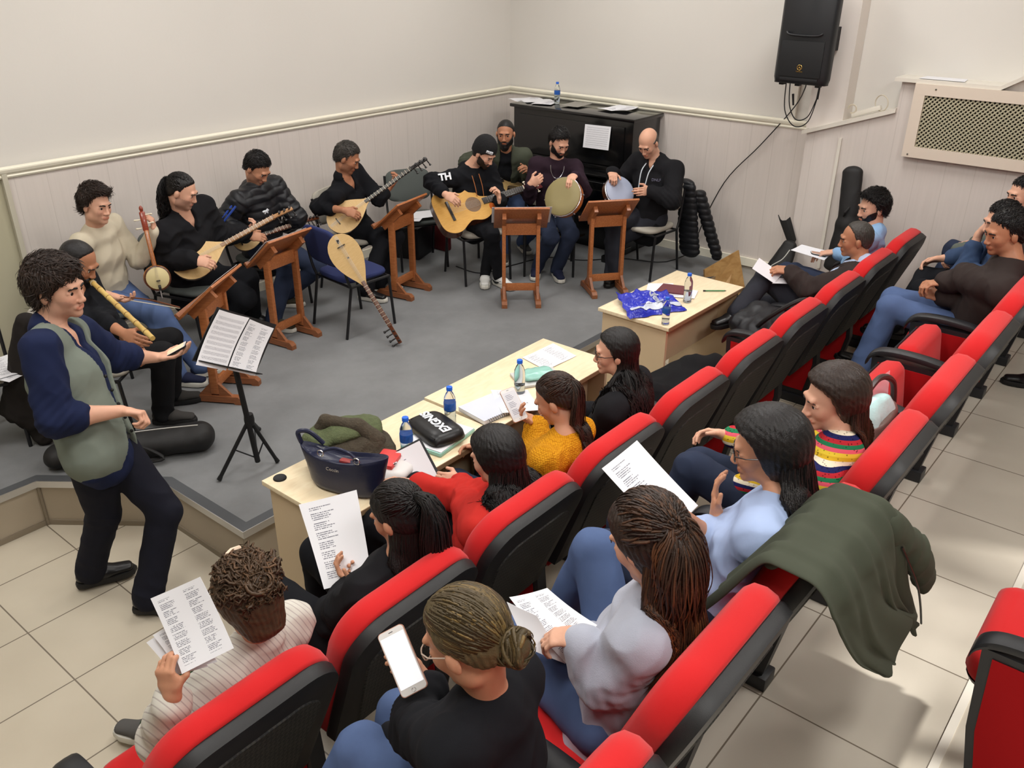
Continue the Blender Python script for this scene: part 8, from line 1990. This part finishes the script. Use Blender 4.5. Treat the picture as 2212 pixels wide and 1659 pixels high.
if 'bald' in PEOPLE:
    J = PEOPLE['bald']
    for s_, L_ in ((-1, .20), (1, .16)): child('bald', 'hood_cord', MB().tube(smoothpts([J['neck']+J['F']*.08+J['L']*s_*.035-J['A']*.02, J['neck']+J['F']*.145+J['L']*s_*.035-J['A']*.08, J['neck']+J['F']*.162+J['L']*s_*.03-J['A']*L_, J['neck']+J['F']*.165+J['L']*s_*.025-J['A']*(L_+.02)], 4), [.0045]*12+[.007], 6), mat('white_hood_cord', (206, 214, 222), .7))
    n = un(J['F']+J['L']*.5); lettering('chest_lettering', 'DNLF', frame(un(np.cross(UP, n)), UP, n, J['neck']+J['F']*.125+J['L']*.10-J['A']*.13), .030, mat('grey_print', (110, 110, 130), .5), J['root'], depth=.004)
if 'purple' in PEOPLE:
    J = PEOPLE['purple']; pts = [J['neck']+J['L']*.055*math.cos(a)*1.0+J['F']*(.085+.035*math.sin(a))-J['A']*(.02+.095*math.sin(a)) for a in np.linspace(0, math.pi, 14)]
    child('purple', 'silver_chain', MB().tube(pts, .0022, 6), M_silver)
if 'puffer' in PEOPLE:
    J = PEOPLE['puffer']; a, b = J['S'][-1], J['E'][-1]
    out = un(-RR-UP*.1); 
    for k in range(3):
        o_ = un(-J['L']*1.0+J['F']*(.55-.35*k)); child('puffer', 'shoulder_stripe', MB().tube([a+o_*.090+(a-b)*.05, a+(b-a)*.5+o_*.092, b+o_*.086], .008, 6), mat('cobalt_stripe', (38, 70, 160), .6))
    cc = J['neck']+J['F']*.135-J['L']*.065-J['A']*.115+J['F']*.012; n = un(J['F']-J['L']*.2); x = un(np.cross(UP, n)); y = np.cross(n, x)
    cat = [(-.030, .008), (-.012, .014), (.004, .012), (.016, .022), (.020, .028), (.024, .022), (.030, .018), (.022, .012), (.016, .004), (.020, -.014), (.012, -.012), (.006, -.002), (-.004, -.002), (-.010, -.016), (-.018, -.015), (-.012, -.002), (-.018, .005), (-.032, .002)]
    child('puffer', 'leaping_cat_logo', MB().prism([(p*.75, q*.75) for p, q in cat], -.004, .012, M=frame(x, y, n, cc)), mat('white_print', (226, 230, 236), .5))
if 'conductor' in PEOPLE:
    J = PEOPLE['conductor']
    for k in range(5): child('conductor', 'button', MB().ball(J['neck']+J['F']*(.150+.004*k)-J['A']*(.24+.062*k)-J['L']*.045, .0075, 6), M_black)
    child('conductor', 'belt', MB().tube([J['hip']-J['A']*.0+J['L']*.152*math.cos(a)+J['F']*.118*math.sin(a)-J['A']*.035 for a in np.linspace(0, 6.283, 25)[:-1]], .014, 8, closed=True), M_bshoe)
if 'brownjacket' in PEOPLE:
    J = PEOPLE['brownjacket']; w, e = J['W'][1], J['E'][1]; ax = un(w-e); u = un(np.cross(ax, UP)); v = np.cross(ax, u)
    c = w-ax*.012; child('brownjacket', 'watch', MB().tube([c+(u*math.cos(a)+v*math.sin(a))*.030 for a in np.linspace(0, 6.283, 17)[:-1]], .006, 8, closed=True).ball(c+UP*.030-FW*.01, (.016, .016, .008), 8), M_gold)
if 'edgeman' in PEOPLE:
    J = PEOPLE['edgeman']; w, e = J['W'][1], J['E'][1]; ax = un(w-e); u = un(np.cross(ax, UP)); v = np.cross(ax, u); c = w-ax*.012
    child('edgeman', 'watch', MB().tube([c+(u*math.cos(a)+v*math.sin(a))*.032 for a in np.linspace(0, 6.283, 17)[:-1]], .008, 8, closed=True), M_black)
if 'denimshirt' in PEOPLE:
    J = PEOPLE['denimshirt']
    for s_ in (1, -1):
        for k in (.45, .75):
            c = J['HJ' if 'HJ' in J else 'K'][s_] if False else J['K'][s_]*k+(J['hip']+J['L']*s_*.085)*(1-k); child('denimshirt', 'jeans_rip', MB().ball(c+UP*.058-FW*.012, (.022, .008, .012), 6), skin('fair'))
if 'curly' in PEOPLE:
    H = PEOPLE['curly']['head']; child('curly', 'hair_clip', MB().tube([H.p(-.02, -.03, .155), H.p(-.03, -.0, .160), H.p(-.045, .025, .155)], .007, 6), mat('pale_pink_scrunchie', (226, 200, 176), .8, bump=.8, bscale=200)); child('curly', 'blue_clip', MB().ball(H.p(.03, .098, .03), (.008, .008, .008), 8), mat('dark_blue_bead', (26, 32, 60), .3))

# ================================================================== clothes and bags left on chairs
t = thing('puffer_jacket', 'black quilted puffer jacket hanging on the back of the bald drummer\'s chair', 'jacket', (6.52, 3.55, ZS)); bk = A3(6.44, 3.60, 0)
f = field_of([(ECap(A3(6.44, 3.44, .98), A3(6.50, 3.38, .42), .10, .05, .11, .055, A3(.35, 1, 0)), .02), (ECap(A3(6.44, 3.72, .98), A3(6.50, 3.78, .45), .10, .05, .10, .05, A3(0, 1, 0)), .02), (ECap(A3(6.50, 3.34, .90), A3(6.58, 3.16, .40), .055, .05, .045, .04, A3(0, 1, 0)), .01)], .008)
V, Fq = f.surf(); V = smooth_mesh(V, Fq, 1); N = vnormals(V, Fq); V = V+N*((np.abs(np.sin(V[:, 2]*math.pi/.05))**.5-.6)*.011)[:, None]+N*(sines(V, 5, 60)*.003)[:, None]; link('jacket_shell', np_mesh('jacket_shell', V, Fq, [M_puffer]), t, world=True)
# olive jacket draped over the second-row backs
t = thing('olive_jacket', 'olive green jacket draped over the backs of two second-row chairs', 'jacket', (2.1, .55, Z2+.9)); xo = 1.99
def drape(p):  # keep clear of the backrest: path over the top
    return p
Gx = np.linspace(1.90, 2.34, 24); path = [(.76, 1.06), (.71, 1.14), (.665, 1.22), (.635, 1.275), (.60, 1.318), (.55, 1.325), (.50, 1.315), (.455, 1.26), (.445, 1.18), (.44, 1.08), (.43, .98), (.42, .90), (.41, .82), (.40, .75)]
pp = smoothpts([A3(0, a, b) for a, b in path], 4); G = []
for i, q in enumerate(pp):
    row = []; v = i/(len(pp)-1)
    for j, x in enumerate(Gx):
        u = j/23; fold = .020*math.sin(u*19+v*3)+.010*math.sin(u*37-v*5); end = max(0, v-.55)/.45; xx = xo+(x-2.12)*(1-.25*end+.10*math.sin(v*3))+.46*end**1.1; low = -(.07*math.sin(u*9.0)+.04*math.sin(u*21+1))*end
        nrm = A3(0, -.8, .6) if .35 < v < .6 else (A3(0, -1, 0) if v >= .6 else A3(0, .7, .7)); row.append(A3(xx, q[1], q[2]+low)+nrm*(.018+abs(fold)))
    G.append(row)
mb = MB(); mb.grid(np.array(G), thick=.010); mb.build('body_cloth', M_olivej, t, world=True, angle=180, sub=1)
cloth_blob('sleeve', [ECap(A3(2.22, .46, 1.27), A3(2.42, .40, 1.08), .050, .040, .052, .04, A3(1, 0, 0)), ECap(A3(2.42, .40, 1.08), A3(2.56, .38, .90), .052, .04, .045, .03, A3(1, 0, 0))], M_olivej, t, amp=.006)
cloth_blob('collar', [Cone(A3(1.84, .63, 1.28), A3(1.95, .56, 1.315), .020, .024), Cone(A3(1.95, .56, 1.315), A3(2.05, .46, 1.26), .024, .02)], M_olivej, t, amp=.006)
MB().tube(smoothpts([A3(2.24, .41, 1.20), A3(2.36, .37, 1.02), A3(2.46, .36, .88), A3(2.55, .355, .74)], 6), .0035, 6).build('zip', mat('dark_zip', (40, 42, 38), .4, metal=.6), t, world=True)
# brown handbag with packet
t = thing('brown_handbag', 'taupe leather handbag with gold zips wedged on the chair beside the crochet top', 'handbag', (3.17, .86, Z2+.45)); M_tau = mat('taupe_leather', (112, 92, 86), .38, bump=.35, bscale=60, var=.12, vscale=18)
bo = Ps(1905, 985, A3(3.1, .8, .95), .0001); o0 = A3(3.10, .80, .80); e = lambda x, y, z: o0+A3(x, y, z)
cloth_blob('bag_body', [(ECap(e(0, 0, .06), e(.02, -.03, .33), .17, .075, .16, .06, A3(1, 0, 0)), .02)], M_tau, t, amp=.004, freq=26, cut=lambda X, Y, Z: (Z-1.15-.10*(X-3.1))+0*X+0*Y)
MB().tube(smoothpts([e(-.13, -.02, .34), e(-.14, -.01, .44), e(-.02, -.02, .50), e(.10, -.04, .45), e(.14, -.05, .35)], 6), .012, 8).build('handle', mat('dark_brown_leather', (58, 44, 42), .4, bump=.2, bscale=80), t, world=True)
for u in (-.13, .14): MB().tube([e(u+.012*math.cos(a), -.045, .335+.014*math.sin(a)) for a in np.linspace(0, 6.283, 13)[:-1]], .003, 6, closed=True).build('ring', M_gold, t, world=True)
for a, b in (((-.11, -.10, .32), (-.12, -.11, .18)), ((-.06, -.10, .32), (-.04, -.11, .20))): MB().tube([e(*a), e(*b)], .0035, 6).build('zip_pull', M_gold, t, world=True)
t = thing('wrapped_packet', 'pale blue plastic-wrapped packet sticking out of the taupe handbag', 'packet', (3.1, .8, 1.16))
cloth_blob('packet', [(ECap(e(-.08, -.02, .33), e(.06, -.03, .35), .07, .045, .06, .045, A3(0, .3, 1)), .01)], mat('pale_blue_wrap', (180, 214, 214), .15, bump=.6, bscale=45, bdist=.006), t, amp=.008)
G = np.array([[e(-.02, .0, .36), e(.12, -.03, .37)], [e(.02, .03, .43), e(.19, .0, .45)]]); mb = MB(); mb.grid(G, thick=.001); mb.build('clear_film', mat('clear_film', (226, 196, 204), .08, alpha=.35), t, world=True)
# black coat and bag in the front row
t = thing('black_coat', 'black coat heaped over the empty front-row seat next to the woman with glasses', 'coat', (3.85, 2.02, .47)); e = lambda x, y, z: A3(3.86+x, 1.93+y, z)
cloth_blob('coat_cloth', [ECap(e(-.20, .12, .56), e(.16, .08, .58), .14, .07, .15, .07, A3(0, 1, 0)), ECap(e(-.26, .10, .62), e(-.34, -.02, .50), .10, .05, .12, .05, A3(0, 1, 0)), ECap(e(.18, .10, .62), e(.26, -.02, .64), .08, .05, .07, .05, A3(0, 1, 0)), ECap(e(.0, .20, .55), e(-.05, .30, .35), .16, .05, .13, .04, A3(1, 0, 0))], cloth('black_felt', (20, 20, 22)), t, amp=.010, freq=26)
t = thing('black_shoulder_bag', 'black quilted shoulder bag on the front-row seat beside the suited man', 'bag', (4.9, 1.95, .47)); e = lambda x, y, z: A3(4.90+x, 1.93+y, z)
cloth_blob('bag_body', [ECap(e(-.10, .06, .56), e(.12, .06, .58), .12, .10, .12, .11, A3(0, 1, 0)), ECap(e(-.05, .18, .60), e(.15, .15, .64), .08, .06, .08, .06, A3(0, 1, 0))], M_puffer, t, amp=.010, freq=34)
MB().tube(smoothpts([e(-.12, .06, .62), e(-.18, -.06, .76), e(-.14, -.2, .88), e(.0, -.25, .84)], 6), .014, 8).build('strap', M_bagcloth, t, world=True)
MB().box(e(-.02, .17, .655), (.03, .012, .02), bev=.003).build('buckle', M_silver, t, world=True)
# shoes of someone standing beyond the right edge
for i, (px, py, lb) in enumerate([(2192, 832, 'black shoe on the aisle tiles at the right edge, nearer of two'), (2208, 690, 'black shoe on the aisle tiles at the right edge, farther of two')]):
    q = Pz(px, py, Z2); t = thing('black_shoe', lb, 'shoe', (q[0], q[1], Z2), group='shoes at the right edge'); make_shoe(t, A3(q[0]+.03, q[1]-.10, Z2+.075), A3(-.25, 1, 0), dict(mat=M_bshoe, sole=M_bsole), .95, UP)
